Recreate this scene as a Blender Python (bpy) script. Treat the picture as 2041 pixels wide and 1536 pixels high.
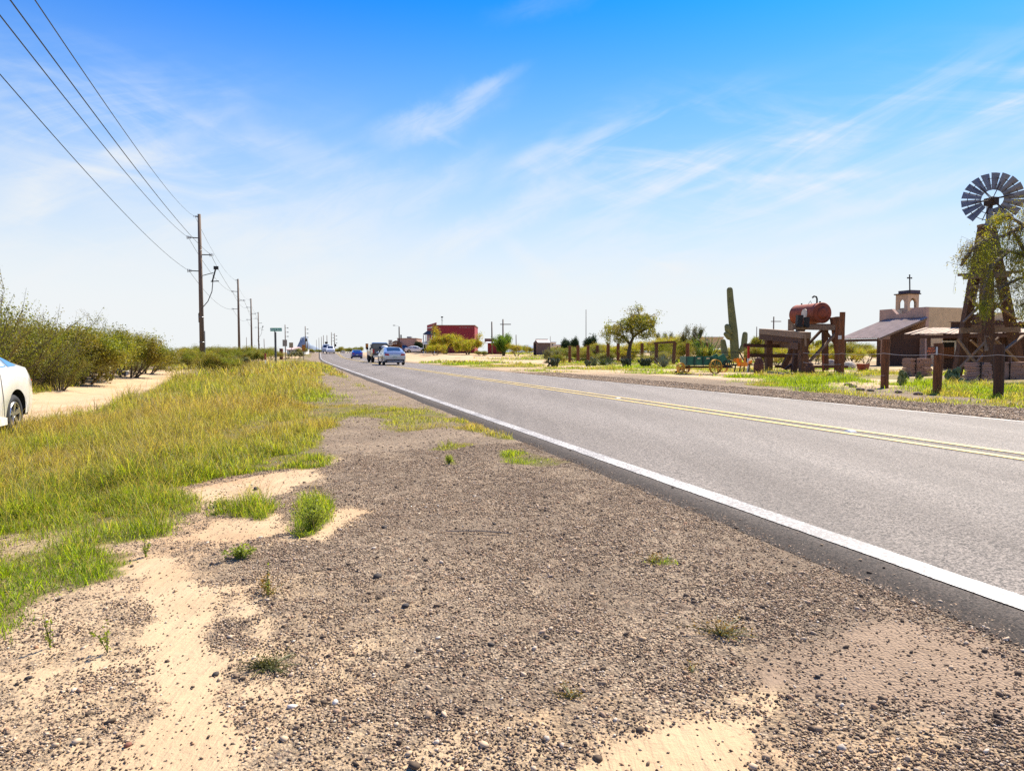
import bpy, bmesh, math, random
import numpy as np
from mathutils import Vector, Matrix

# ------------------------------------------------------------------ scene, camera, sky, sun
S = bpy.context.scene
for o in list(bpy.data.objects): bpy.data.objects.remove(o)
COL = S.collection
R = math.radians
FPX, W0, H0, HOR, CAMZ = 1360.0, 2041.0, 1536.0, 702.0, 1.05
PITCH = math.atan((H0/2-HOR)/FPX)
cam_d = bpy.data.cameras.new('camera'); cam = bpy.data.objects.new('camera', cam_d); COL.objects.link(cam)
cam_d.sensor_fit = 'HORIZONTAL'; cam_d.sensor_width = 36.0; cam_d.lens = 36.0*FPX/W0
cam_d.clip_start = 0.05; cam_d.clip_end = 20000
cam.location = (0, 0, CAMZ); cam.rotation_euler = (R(90)-PITCH, 0, 0)
S.camera = cam
S.view_settings.view_transform = 'Standard'; S.view_settings.look = 'None'
S.view_settings.gamma = 1; S.view_settings.exposure = 1.06
S.cycles.use_denoising = False
S.cycles.max_bounces = 6; S.cycles.diffuse_bounces = 2; S.cycles.glossy_bounces = 3; S.cycles.transmission_bounces = 4
S.cycles.transparent_max_bounces = 6; S.cycles.sample_clamp_indirect = 4

SUN_AZ, SUN_EL = 38.0, 50.0       # clockwise from +Y, elevation
sd = Vector((math.sin(R(SUN_AZ))*math.cos(R(SUN_EL)), math.cos(R(SUN_AZ))*math.cos(R(SUN_EL)), math.sin(R(SUN_EL))))
sl = bpy.data.lights.new('sun', 'SUN'); sl.energy = 5.0; sl.angle = R(0.53); sl.color = (1.0, 0.90, 0.75)
so = bpy.data.objects.new('sun', sl); COL.objects.link(so)
so.rotation_euler = sd.to_track_quat('Z', 'Y').to_euler(); so.location = (0, 0, 50)

world = bpy.data.worlds.new('World'); S.world = world; world.use_nodes = True
wt = world.node_tree; wt.nodes.clear()
def N(nt, t, **kw):
    n = nt.nodes.new(t)
    for k, v in kw.items():
        if k.startswith('i_'):
            key = k[2:]
            n.inputs[int(key) if key.isdigit() else key.replace('_', ' ')].default_value = v
        else: setattr(n, k, v)
    return n
def mth(nt, op, a, b=None, c=None, clamp=False):
    n = nt.nodes.new('ShaderNodeMath'); n.operation = op; n.use_clamp = clamp
    for i, x in enumerate((a, b, c)):
        if x is None: continue
        if isinstance(x, (int, float)): n.inputs[i].default_value = x
        else: nt.links.new(x, n.inputs[i])
    return n.outputs[0]
def rng_(nt, x, a, b, c=0.0, d=1.0, smooth=True):
    n = nt.nodes.new('ShaderNodeMapRange'); n.interpolation_type = 'SMOOTHSTEP' if smooth else 'LINEAR'
    nt.links.new(x, n.inputs[0])
    for i, q in enumerate((a, b, c, d)): n.inputs[i+1].default_value = q
    return n.outputs[0]
def mixc(nt, fac, a, b, blend='MIX'):
    n = nt.nodes.new('ShaderNodeMix'); n.data_type = 'RGBA'; n.blend_type = blend
    for x, i in ((fac, 0), (a, 6), (b, 7)):
        if isinstance(x, (int, float)): n.inputs[i].default_value = x
        elif isinstance(x, tuple): n.inputs[i].default_value = (*x[:3], 1)
        else: nt.links.new(x, n.inputs[i])
    return n.outputs[2]

sky = N(wt, 'ShaderNodeTexSky', sky_type='NISHITA', sun_disc=False, sun_elevation=R(SUN_EL), sun_rotation=R(SUN_AZ))
sky.air_density = 1.3; sky.dust_density = 0.6; sky.ozone_density = 3.0; sky.altitude = 600
hs = N(wt, 'ShaderNodeHueSaturation', i_Saturation=1.45, i_Hue=0.502); wt.links.new(sky.outputs[0], hs.inputs['Color'])
tc = N(wt, 'ShaderNodeTexCoord'); sx = N(wt, 'ShaderNodeSeparateXYZ'); wt.links.new(tc.outputs['Generated'], sx.inputs[0])
zc = mth(wt, 'MAXIMUM', sx.outputs[2], 0.0)
az = mth(wt, 'ARCTAN2', sx.outputs[0], sx.outputs[1]); el = mth(wt, 'ARCSINE', zc)
cb = N(wt, 'ShaderNodeCombineXYZ'); wt.links.new(az, cb.inputs[0]); wt.links.new(el, cb.inputs[1])
def cloud(rot, sc, st, detail, dist, off, rough=0.6):
    m0 = N(wt, 'ShaderNodeMapping'); wt.links.new(cb.outputs[0], m0.inputs[0]); m0.inputs['Rotation'].default_value = (0, 0, R(rot)); m0.inputs['Location'].default_value = off
    m = N(wt, 'ShaderNodeMapping'); wt.links.new(m0.outputs[0], m.inputs[0]); m.inputs['Scale'].default_value = (sc, sc*st, 1)
    n = N(wt, 'ShaderNodeTexNoise', i_Scale=1.0, i_Detail=detail, i_Roughness=rough, i_Distortion=dist); wt.links.new(m.outputs[0], n.inputs['Vector'])
    return n.outputs[0]
big = cloud(-8, 1.7, 1.9, 4, 0.4, (3.15, 7.7, 0), 0.5)
fib = cloud(-17, 3.0, 5.0, 10, 0.9, (1.4, 2.2, 0), 0.60)
fib2 = cloud(14, 2.6, 5.5, 10, 1.0, (9.4, 5.2, 0), 0.60)
fine = cloud(-22, 9, 3.4, 10, 1.6, (4.4, 1.2, 0), 0.68)
cA = mth(wt, 'MULTIPLY', rng_(wt, big, 0.40, 0.64), rng_(wt, fib, 0.40, 0.70))
cB = mth(wt, 'MULTIPLY', rng_(wt, big, 0.42, 0.66), rng_(wt, fib2, 0.44, 0.72))
cc = mth(wt, 'ADD', mth(wt, 'MULTIPLY', cA, 1.0), mth(wt, 'MULTIPLY', cB, 0.9), clamp=True)
cc = mth(wt, 'MULTIPLY', cc, rng_(wt, el, 0.40, 0.22))
nzs = N(wt, 'ShaderNodeTexNoise', i_Scale=16, i_Detail=5, i_Roughness=.65); wt.links.new(cb.outputs[0], nzs.inputs['Vector'])
# single cirrus streaks: azimuth, elevation, tilt, half length, half width, strength
for (a, e, t, ln, w, k) in ((-.135, .312, 16, .085, .026, .48), (-.055, .348, 36, .06, .018, .40), (-.085, .33, 22, .13, .035, .22), (-.03, .368, 22, .07, .012, .3), (-.10, .300, -24, .045, .007, .2), (.27, .225, 14, .06, .006, .4), (.405, .228, -3, .12, .007, .45), (.50, .19, 12, .24, .016, .5),
        (-.06, .17, 24, .20, .030, .6), (.04, .12, -38, .12, .020, .5), (-.33, .15, 6, .26, .055, .6), (-.55, .20, -12, .18, .05, .35), (.20, .09, 8, .35, .010, .35), (.40, .14, 9, .30, .022, .35), (.05, .46, 10, .10, .02, .15), (-.42, .09, -10, .22, .016, .4), (-.22, .22, 12, .14, .05, .45), (-.30, .27, -8, .10, .03, .3), (-.10, .24, 30, .12, .03, .35), (.02, .27, 35, .09, .014, .3), (.12, .30, 28, .07, .01, .25), (.05, .22, 15, .06, .035, .35)):
    m0 = N(wt, 'ShaderNodeMapping', vector_type='TEXTURE'); wt.links.new(cb.outputs[0], m0.inputs[0]); m0.inputs['Location'].default_value = (a, e, 0); m0.inputs['Rotation'].default_value = (0, 0, R(t)); m0.inputs['Scale'].default_value = (ln, w, 1)
    q = N(wt, 'ShaderNodeVectorMath', operation='MULTIPLY_ADD'); wt.links.new(nzs.outputs['Color'], q.inputs[0]); q.inputs[1].default_value = (.5, 1.5, 0); wt.links.new(m0.outputs[0], q.inputs[2])
    q2 = N(wt, 'ShaderNodeVectorMath', operation='SUBTRACT'); wt.links.new(q.outputs[0], q2.inputs[0]); q2.inputs[1].default_value = (.25, .75, 0)
    q3 = N(wt, 'ShaderNodeVectorMath', operation='LENGTH'); wt.links.new(q2.outputs[0], q3.inputs[0])
    g_ = mth(wt, 'MULTIPLY', rng_(wt, q3.outputs['Value'], 1.15, 0.0), k)
    g_ = mth(wt, 'MULTIPLY', g_, rng_(wt, fine, .25, .62, .45, 1.0))
    cc = mth(wt, 'SUBTRACT', 1.0, mth(wt, 'MULTIPLY', mth(wt, 'SUBTRACT', 1.0, cc), mth(wt, 'SUBTRACT', 1.0, g_)))
veil = mth(wt, 'MULTIPLY', rng_(wt, el, 0.52, 0.04), 0.98)      # pale veil towards the horizon
fac = mth(wt, 'SUBTRACT', 1.0, mth(wt, 'MULTIPLY', mth(wt, 'SUBTRACT', 1.0, veil), mth(wt, 'SUBTRACT', 1.0, mth(wt, 'MULTIPLY', cc, 0.92))))
skyc = mixc(wt, 1.0, hs.outputs[0], (0.03, 0.92, 1.40), 'MULTIPLY')
vc = mixc(wt, rng_(wt, el, .06, .34), (6.5, 6.65, 6.75), (4.2, 5.5, 6.8))
vc = mixc(wt, cc, vc, (6.4, 6.6, 6.75))
skyc = mixc(wt, fac, skyc, vc)
bg = N(wt, 'ShaderNodeBackground', i_Strength=0.066); wt.links.new(skyc, bg.inputs[0])
wo = N(wt, 'ShaderNodeOutputWorld'); wt.links.new(bg.outputs[0], wo.inputs[0])

# ------------------------------------------------------------------ where things are: pixel -> place on the terrain
TH = R(17.5); CT, ST = math.cos(TH), math.sin(TH)
def sstep(a, b, x):
    t = np.clip((np.asarray(x, float)-a)/(b-a), 0, 1); return t*t*(3-2*t)
def uv(x, y): return x*CT+y*ST, -x*ST+y*CT
def xy(u, v): return u*CT-v*ST, u*ST+v*CT
def shift(v):
    v = np.minimum(np.asarray(v, float), 420); return 0.03*12*np.log1p(np.exp(np.clip((v-85)/12, -30, 60)))
def roadz(v): return 0.86*sstep(120, 178, v)-0.35*sstep(195, 330, v)
def _h(ix, iy, s):
    n = (ix.astype(np.int64)*374761393+iy.astype(np.int64)*668265263+s*1442695041) & 0x7fffffff
    n = ((n ^ (n >> 13))*1274126177) & 0x7fffffff
    return ((n ^ (n >> 16)) & 0xffff)/65535.0
def vn(x, y, s=0):
    x = np.asarray(x, float); y = np.asarray(y, float)
    ix, iy = np.floor(x), np.floor(y); fx, fy = x-ix, y-iy
    fx = fx*fx*(3-2*fx); fy = fy*fy*(3-2*fy)
    a, b, c, d = _h(ix, iy, s), _h(ix+1, iy, s), _h(ix, iy+1, s), _h(ix+1, iy+1, s)
    return (a*(1-fx)+b*fx)*(1-fy)+(c*(1-fx)+d*fx)*fy
def fn(x, y, s=0, oct=4):
    t, a, f, w = 0, 1, 1, 0
    for i in range(oct): t = t+a*vn(x*f+i*17.3, y*f-i*9.1, s+i*7); w += a; a *= .5; f *= 2.03
    return t/w
def terrain(x, y):
    u, v = uv(x, y); us = u-shift(v)
    zr = roadz(v); zo = 0.95*sstep(60, 135, v)-0.3*sstep(220, 400, v)
    w = sstep(12, 22, us)
    z = zr*(1-w)+zo*w-0.22*sstep(1.0, -3.5, us)*sstep(60, 30, v)*sstep(-9.0, -5.5, us)
    off = np.maximum(sstep(2.3, 1.2, us), sstep(10.7, 11.6, us))
    near = sstep(60, 20, np.abs(v))
    z = z+off*near*(0.05*(fn(x*.6, y*.6, 3, 3)-.5)+0.022*(fn(x*3.1, y*3.1, 5, 3)-.5)+0.01*(fn(x*11, y*11, 8, 2)-.5))
    z = z-0.03*off*sstep(0.0, 1.0, off)
    return z
def ground_z(x, y):
    u, v = uv(x, y); us = u-shift(v)
    m = np.minimum(sstep(2.45, 2.8, us), sstep(10.5, 10.2, us))
    return terrain(x, y)-0.06*m-0.10*m*sstep(60, 140, v)
CP, SP = math.cos(PITCH), math.sin(PITCH)
def ray(px, py):
    a, b = (px-W0/2)/FPX, (H0/2-py)/FPX
    return a, CP+b*SP, -SP+b*CP
def P(px, py, Y):                        # the point at depth Y seen at pixel px,py
    d = ray(px, py); t = Y/d[1]; return Vector((d[0]*t, Y, CAMZ+d[2]*t))
def G(px, py):                           # the ground seen at pixel px,py
    d = ray(px, py); z = 0.0
    for _ in range(25):
        if d[2] > -1e-4: break
        t = (CAMZ-z)/(-d[2]); t = min(t, 900); z = .5*z+.5*float(terrain(d[0]*t, d[1]*t))
    return Vector((d[0]*t, d[1]*t, z))
def GY(px, Y):                           # the ground at depth Y in the column px
    d = ray(px, HOR); t = Y/d[1]; x = d[0]*t; return Vector((x, Y, float(terrain(x, Y))))
def poly(pts, n=0):
    out = []
    for a in pts:
        g = G(*a); out.append((g.x, g.y))
    return np.array(out)
def soft(x, y, pg, w, jit=0):            # 1 inside a polygon, 0 outside, over a ragged edge
    x = np.asarray(x, float); y = np.asarray(y, float)
    lo, hi = pg.min(0)-3*w-.5, pg.max(0)+3*w+.5
    res = np.zeros(x.shape)
    m = (x > lo[0]) & (x < hi[0]) & (y > lo[1]) & (y < hi[1])
    if not m.any(): return res
    X, Y = x[m], y[m]
    d2 = np.full(X.shape, 1e18); ins = np.zeros(X.shape, bool)
    for i in range(len(pg)):
        ax, ay = pg[i]; bx, by = pg[(i+1) % len(pg)]
        ex, ey = bx-ax, by-ay; L = ex*ex+ey*ey+1e-12
        t = np.clip(((X-ax)*ex+(Y-ay)*ey)/L, 0, 1)
        d2 = np.minimum(d2, (X-ax-t*ex)**2+(Y-ay-t*ey)**2)
        c = ((ay > Y) != (by > Y)) & (X < ex*(Y-ay)/(ey+1e-12*(ey == 0))+ax)
        ins ^= c
    sd_ = np.sqrt(d2)*np.where(ins, 1, -1)
    jj = jit*(fn(X*1.6, Y*1.6, 21, 5)-.5)*2.6+jit*.8*(fn(X*9, Y*9, 23, 3)-.5) if jit else 0
    res[m] = sstep(-w, w, sd_+jj)
    return res
# areas of the ground, outlined where they lie
A_L1 = poly([(-500,1600),(-300,1330),(0,1290),(70,1185),(235,1150),(235,1112),(170,1092),(330,1066),(375,1000),(310,975),(450,950),(630,930),(645,885),(720,855),(800,858),(900,850),(1015,875),(940,840),(860,815),(770,790),(710,762),(676,742),(655,728),(600,712),(560,716),(480,722),(420,748),(365,752),(250,800),(130,838),(60,846),(-500,890)])
A_H1 = poly([(735,775),(850,812),(830,820),(760,810),(690,800),(640,765),(640,742),(700,755)])
A_H2 = poly([(640,865),(700,830),(790,835),(745,856),(660,900)])
A_PT = [poly(a) for a in ([(1000,898),(1060,903),(1135,920),(1080,930),(1010,922)],[(845,898),(900,884),(950,884),(900,897)],[(885,925),(890,905),(905,905),(910,925)],
    [(590,1060),(600,1000),(650,990),(655,1040),(610,1070)],[(1270,1122),(1300,1112),(1340,1120),(1300,1128)],[(420,1025),(500,1000),(560,1010),(520,1035)])]
A_S = [poly(a) for a in ([(130,1118),(380,1104),(400,1160),(450,1185),(450,1250),(500,1285),(600,1290),(575,1325),(470,1345),(500,1400),(490,1600),(180,1600),(270,1440),(240,1345),(120,1350),(-100,1400),(-100,1345),(120,1325),(240,1300),(265,1230),(250,1160)],
    [(370,975),(500,945),(625,935),(640,948),(530,1000),(400,1000)],[(425,1035),(560,1020),(570,1060),(470,1085),(375,1075)],[(470,1170),(560,1260),(530,1310),(450,1240)],
    [(690,1010),(720,1020),(690,1040),(650,1085),(560,1075),(640,1040)],
    [(1080,1600),(1170,1480),(1260,1430),(1450,1395),(1560,1350),(1600,1420),(1560,1540),(1500,1600)])]
A_SILT = [poly(a) for a in ([(1780,1215),(2041,1305),(2300,1410),(2300,1500),(1950,1480),(1640,1420),(1500,1350),(1620,1300),(1720,1270)],)]
A_LEFTSAND = poly([(-600,1700),(-600,900),(300,960),(640,900),(600,1000),(540,1100),(560,1250),(700,1536),(760,1700)])
A_BOT = poly([(300,1640),(560,1480),(900,1430),(1250,1390),(1560,1330),(1800,1330),(2300,1480),(2500,1700)])
A_TRK = poly([(60,846),(130,838),(250,800),(355,752),(372,738),(290,738),(240,747),(160,760),(90,776),(-500,800),(-500,850)])
A_TG = poly([(60,775),(150,757),(160,763),(90,782),(-200,800),(-200,775)])
A_R1 = poly([(2600,868),(2041,815),(1780,797),(1560,775),(1470,762),(1440,750),(1330,749),(1200,741),(1130,734),(1098,725),(1110,716),(1500,716),(2041,722),(2600,730)])
A_RB = poly([(1640,768),(1700,760),(1790,775),(1870,790),(1840,797),(1740,790),(1650,778)])
A_R2 = poly([(822,724),(870,719),(960,720),(1040,724),(1090,730),(1170,741),(1120,743),(1000,738),(900,731),(830,727)])
A_R3 = poly([(960,714),(1100,712),(1105,717),(990,719)])
def v0_(x, y): return uv(x, y)[1]
def grass_at(x, y):
    g = soft(x, y, A_L1, .15, .15)
    g = g*(1-.9*soft(x, y, A_H1, .2, .3))*(1-.9*soft(x, y, A_H2, .1, .12))
    n = fn(x*.9, y*.9, 31, 4)
    g = g*(.45+.55*sstep(.28, .45, n))
    for a in A_PT: g = np.maximum(g, .85*soft(x, y, a, .06, .07))
    r = soft(x, y, A_R1, .3, .5)*np.where(v0_(x, y) > 27, sstep(.40, .58, fn(x*.4, y*.4, 37, 4)), sstep(.26, .46, fn(x*.5, y*.5, 37, 4)))*(1-.85*soft(x, y, A_RB, .25, .4))
    r2 = np.maximum(soft(x, y, A_R2, .8, 1.5), .7*soft(x, y, A_R3, 1, 2))*sstep(.3, .5, fn(x*.22, y*.22, 39, 3))
    tg = .9*soft(x, y, A_TG, .3, .5)
    u, v = uv(x, y); us = u-shift(v)
    far = sstep(.42, .60, fn(x*.12, y*.12, 41, 4))*sstep(40, 60, v)*np.maximum(sstep(1.5, -1, us), sstep(26, 34, us))*.8
    farL = .8*sstep(42, 50, v)*sstep(1.6, .6, us)*sstep(-16, -12, us)*sstep(.3, .45, fn(x*.2, y*.2, 43, 4))
    return np.clip(np.maximum.reduce([g, r, r2, tg, far, farL]), 0, 1)
def sand_at(x, y):
    u, v = uv(x, y); us = u-shift(v)
    s = np.zeros(np.shape(x))
    s = np.maximum(s, .60*soft(x, y, A_LEFTSAND, .6, .6)); s = np.maximum(s, .56*soft(x, y, A_BOT, .3, .3))
    s = np.maximum(s, sstep(1.9, .6, us)*sstep(4.2, 1.8, v)*(.18+.52*sstep(.42, .66, fn(x*1.1+4, y*1.1, 75, 4))))
    for a in A_S: s = np.maximum(s, soft(x, y, a, .15, .13))
    s = np.maximum(s, .95*soft(x, y, A_TRK, .25, .4))
    s = np.maximum(s, .9*sstep(14, 18, us)*sstep(10, 20, v)); s = np.maximum(s, .8*sstep(-9, -14, us))
    s = np.maximum(s, .72*sstep(45, 75, v)*sstep(.5, -1.5, us)); s = np.maximum(s, .85*sstep(40, 55, v)*sstep(12.2, 13.5, us))
    s = np.maximum(s, .55*sstep(10.6, 12.5, us)*sstep(22, 34, v))
    return s
def silt_at(x, y):
    s = np.zeros(np.shape(x))
    for a in A_SILT: s = np.maximum(s, soft(x, y, a, .22, .14))
    return s

# ------------------------------------------------------------------ materials
MATS = {}
def newmat(name):
    m = bpy.data.materials.new(name); m.use_nodes = True; nt = m.node_tree
    b = nt.nodes['Principled BSDF']; return m, nt, b
def objco(nt, which='Object'): return N(nt, 'ShaderNodeTexCoord').outputs[which]
def mat(name, col, rough=.7, metal=0, var=.25, vscale=6, bump=0, bscale=30, col2=None, stretch=(1, 1, 1), spec=.5, coat=0, stain=0):
    if name in MATS: return MATS[name]
    m, nt, b = newmat(name)
    mp = N(nt, 'ShaderNodeMapping'); nt.links.new(objco(nt), mp.inputs[0]); mp.inputs['Scale'].default_value = stretch
    n = N(nt, 'ShaderNodeTexNoise', i_Scale=vscale, i_Detail=6, i_Roughness=.65); nt.links.new(mp.outputs[0], n.inputs['Vector'])
    f = rng_(nt, n.outputs[0], .3, .7, smooth=False)
    if col2 is None: c = mixc(nt, f, tuple(x*(1-var) for x in col), tuple(min(1, x*(1+var)) for x in col))
    else: c = mixc(nt, f, tuple(col), tuple(col2))
    if stain:
        n2 = N(nt, 'ShaderNodeTexNoise', i_Scale=vscale*.35, i_Detail=8, i_Roughness=.7); nt.links.new(mp.outputs[0], n2.inputs['Vector'])
        c = mixc(nt, mth(nt, 'MULTIPLY', rng_(nt, n2.outputs[0], .5, .7), stain), c, tuple(x*.35 for x in col))
    nt.links.new(c, b.inputs['Base Color']); b.inputs['Roughness'].default_value = rough; b.inputs['Metallic'].default_value = metal
    b.inputs['Specular IOR Level'].default_value = spec; b.inputs['Coat Weight'].default_value = coat
    if bump:
        n3 = N(nt, 'ShaderNodeTexNoise', i_Scale=bscale, i_Detail=5); nt.links.new(mp.outputs[0], n3.inputs['Vector'])
        bp = N(nt, 'ShaderNodeBump', i_Strength=1.0, i_Distance=bump); nt.links.new(n3.outputs[0], bp.inputs['Height']); nt.links.new(bp.outputs[0], b.inputs['Normal'])
    MATS[name] = m; return m
def leafmat(name, c1, c2, c3=None, trans=.45, rough=.55):
    if name in MATS: return MATS[name]
    m, nt, b = newmat(name); out = nt.nodes['Material Output']
    g = N(nt, 'ShaderNodeNewGeometry'); f = g.outputs['Random Per Island']
    c = mixc(nt, f, c1, c2)
    n = N(nt, 'ShaderNodeTexNoise', i_Scale=1.1, i_Detail=2); nt.links.new(objco(nt), n.inputs['Vector'])
    c = mixc(nt, rng_(nt, n.outputs[0], .38, .62), c, c3 or tuple(x*.7 for x in c1))
    nt.links.new(c, b.inputs['Base Color']); b.inputs['Roughness'].default_value = rough; b.inputs['Specular IOR Level'].default_value = .25
    t = N(nt, 'ShaderNodeBsdfTranslucent'); nt.links.new(mixc(nt, 1.0, c, (1.5, 1.45, .6), 'MULTIPLY'), t.inputs[0])
    mx = N(nt, 'ShaderNodeMixShader', i_0=trans); nt.links.new(b.outputs[0], mx.inputs[1]); nt.links.new(t.outputs[0], mx.inputs[2]); nt.links.new(mx.outputs[0], out.inputs[0])
    MATS[name] = m; return m

# ------------------------------------------------------------------ mesh helpers
def tag(o, label=None, cat=None, group=None, kind=None):
    if label: o['label'] = label
    if cat: o['category'] = cat
    if group: o['group'] = group
    if kind: o['kind'] = kind
    return o
def empty(name, loc, label, cat, group=None, rz=0):
    o = bpy.data.objects.new(name, None); COL.objects.link(o); o.location = loc; o.rotation_euler = (0, 0, rz)
    o.empty_display_size = .3
    return tag(o, label, cat, group)
def frame(d):
    d = d.normalized(); u = Vector((0, 0, 1)) if abs(d.z) < .95 else Vector((1, 0, 0))
    a = d.cross(u).normalized(); return a, a.cross(d).normalized()
class MB:
    def __init__(s): s.v = []; s.f = []; s.m = []
    def add(s, vs, fs, mi=0):
        o = len(s.v); s.v += [tuple(v) for v in vs]; s.f += [tuple(i+o for i in f) for f in fs]; s.m += [mi]*len(fs); return s
    def hexa(s, p, mi=0):
        return s.add(p, [(0,3,2,1),(4,5,6,7),(0,1,5,4),(1,2,6,5),(2,3,7,6),(3,0,4,7)], mi)
    def box(s, c, sz, rz=0, mi=0, taper=1.0):
        c = Vector(c); x, y, z = sz[0]/2, sz[1]/2, sz[2]/2; M = Matrix.Rotation(rz, 3, 'Z'); p = []
        for dz, k in ((-z, 1), (z, taper)):
            for dx, dy in ((-x,-y),(x,-y),(x,y),(-x,y)): p.append(c+M@Vector((dx*k, dy*k, dz)))
        return s.hexa(p, mi)
    def bar(s, a, b, w, h, mi=0, up=None, jit=0, seg=1, rnd=None):
        a, b = Vector(a), Vector(b); d = b-a
        if up is None: A, B = frame(d)
        else: A = d.cross(Vector(up)).normalized(); B = A.cross(d).normalized()
        r = rnd or random
        rings = []
        for i in range(seg+1):
            c = a+d*(i/seg); k = 1+jit*(r.random()-.5) if jit else 1
            q = (A*(r.random()-.5)+B*(r.random()-.5))*jit*min(w, h)*.5
            rings.append([c+q+A*(sx*w/2*k)+B*(sy*h/2*k) for sx, sy in ((-1,-1),(1,-1),(1,1),(-1,1))])
        vs = [v for rr in rings for v in rr]; fs = [(3,2,1,0)]
        for i in range(seg):
            o = i*4; fs += [(o+j, o+(j+1)%4, o+4+(j+1)%4, o+4+j) for j in range(4)]
        fs.append(tuple(seg*4+j for j in range(4)))
        return s.add(vs, fs, mi)
    def tube(s, pts, rad, n=6, mi=0, cap=True):
        pts = [Vector(p) for p in pts]; m = len(pts)
        if isinstance(rad, (int, float)): rad = [rad]*m
        vs = []; A = None
        for i, p in enumerate(pts):
            d = (pts[min(i+1, m-1)]-pts[max(i-1, 0)])
            if d.length < 1e-9: d = Vector((0, 0, 1))
            d.normalize()
            if A is None: A, _ = frame(d)
            A = (A-d*A.dot(d)); A = A.normalized() if A.length > 1e-6 else frame(d)[0]
            B = d.cross(A)
            for j in range(n):
                t = 2*math.pi*j/n; vs.append(p+(A*math.cos(t)+B*math.sin(t))*rad[i])
        fs = [(i*n+j, i*n+(j+1)%n, (i+1)*n+(j+1)%n, (i+1)*n+j) for i in range(m-1) for j in range(n)]
        if cap: fs += [tuple(range(n))[::-1], tuple((m-1)*n+j for j in range(n))]
        return s.add(vs, fs, mi)
    def prism(s, outline, origin, ax, ay, az, th, mi=0):   # a flat outline (ax, ay) given the thickness th along az
        o, ax, ay, az = Vector(origin), Vector(ax), Vector(ay), Vector(az); n = len(outline)
        a = [o+ax*p[0]+ay*p[1] for p in outline]; b = [q+az*th for q in a]
        fs = [tuple(range(n))[::-1], tuple(range(n, 2*n))]+[(i, (i+1)%n, n+(i+1)%n, n+i) for i in range(n)]
        return s.add(a+b, fs, mi)
    def torus(s, c, ax, R_, r, n=24, k=6, mi=0, sc=1.0):
        c, ax = Vector(c), Vector(ax).normalized(); A, B = frame(ax); vs = []
        for i in range(n):
            t = 2*math.pi*i/n; rd = A*math.cos(t)+B*math.sin(t)
            for j in range(k):
                q = 2*math.pi*j/k; vs.append(c+rd*(R_+r*math.cos(q))+ax*(r*sc*math.sin(q)))
        return s.add(vs, [(i*k+j, ((i+1)%n)*k+j, ((i+1)%n)*k+(j+1)%k, i*k+(j+1)%k) for i in range(n) for j in range(k)], mi)
    def ell(s, c, r, M=None, n=10, k=6, mi=0):
        c = Vector(c); M = M or Matrix.Identity(3); vs = [c+M@Vector((0,0,-r[2]))]
        for i in range(1, k):
            ph = -math.pi/2+math.pi*i/k
            for j in range(n):
                t = 2*math.pi*j/n; vs.append(c+M@Vector((r[0]*math.cos(ph)*math.cos(t), r[1]*math.cos(ph)*math.sin(t), r[2]*math.sin(ph))))
        vs.append(c+M@Vector((0,0,r[2]))); L = len(vs)-1
        fs = [(0, 1+(j+1)%n, 1+j) for j in range(n)]
        for i in range(k-2): fs += [(1+i*n+j, 1+i*n+(j+1)%n, 1+(i+1)*n+(j+1)%n, 1+(i+1)*n+j) for j in range(n)]
        fs += [(L, 1+(k-2)*n+j, 1+(k-2)*n+(j+1)%n) for j in range(n)]
        return s.add(vs, fs, mi)
    def build(s, name, mats, parent=None, smooth=False, sharp=None):
        me = bpy.data.meshes.new(name); vs = s.v
        if parent is not None:
            inv = Matrix.Translation(parent_world(parent)).inverted() if not getattr(s, 'local', False) else None
            if inv is not None:
                t = parent_world(parent); vs = [(v[0]-t.x, v[1]-t.y, v[2]-t.z) for v in vs]
        me.from_pydata(vs, [], s.f)
        for m in (mats if isinstance(mats, (list, tuple)) else [mats]): me.materials.append(m)
        if len(me.materials) > 1: me.polygons.foreach_set('material_index', s.m)
        if smooth: me.polygons.foreach_set('use_smooth', [True]*len(me.polygons))
        me.validate(); me.update()
        if sharp: me.set_sharp_from_angle(angle=R(sharp))
        o = bpy.data.objects.new(name, me); COL.objects.link(o)
        if parent is not None: o.parent = parent
        return o
def parent_world(p):
    t = Vector((0, 0, 0))
    while p is not None: t = t+p.location; p = p.parent
    return t
def L_(mb): mb.local = True; return mb
def npmesh(name, V, F, mats, parent=None, attrs=None, smooth=False):
    me = bpy.data.meshes.new(name); k = F.shape[1]
    me.vertices.add(len(V)); me.vertices.foreach_set('co', np.ascontiguousarray(V, dtype=np.float32).ravel())
    me.loops.add(F.size); me.loops.foreach_set('vertex_index', np.ascontiguousarray(F, dtype=np.int32).ravel())
    me.polygons.add(len(F)); me.polygons.foreach_set('loop_start', np.arange(0, F.size, k, dtype=np.int32))
    if smooth: me.polygons.foreach_set('use_smooth', np.ones(len(F), dtype=bool))
    for m in (mats if isinstance(mats, (list, tuple)) else [mats]): me.materials.append(m)
    for nm, arr in (attrs or {}).items():
        if arr.ndim == 1: a = me.attributes.new(nm, 'FLOAT', 'POINT'); a.data.foreach_set('value', arr.astype(np.float32))
        else: a = me.attributes.new(nm, 'FLOAT_COLOR', 'POINT'); a.data.foreach_set('color', arr.astype(np.float32).ravel())
    me.update(calc_edges=True)
    o = bpy.data.objects.new(name, me); COL.objects.link(o)
    if parent is not None: o.parent = parent
    return o
def grow_copy(root, loc, rz=0, sc=None, label=None):
    r = root.copy(); COL.objects.link(r); r.location = loc; r.rotation_euler = (0, 0, rz)
    if sc is not None: r.scale = sc if isinstance(sc, (tuple, list)) else (sc, sc, sc)
    if label: r['label'] = label
    for ch in list(root.children):
        c = ch.copy(); COL.objects.link(c); c.parent = r
        for g in list(ch.children): d = g.copy(); COL.objects.link(d); d.parent = c
    return r
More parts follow.
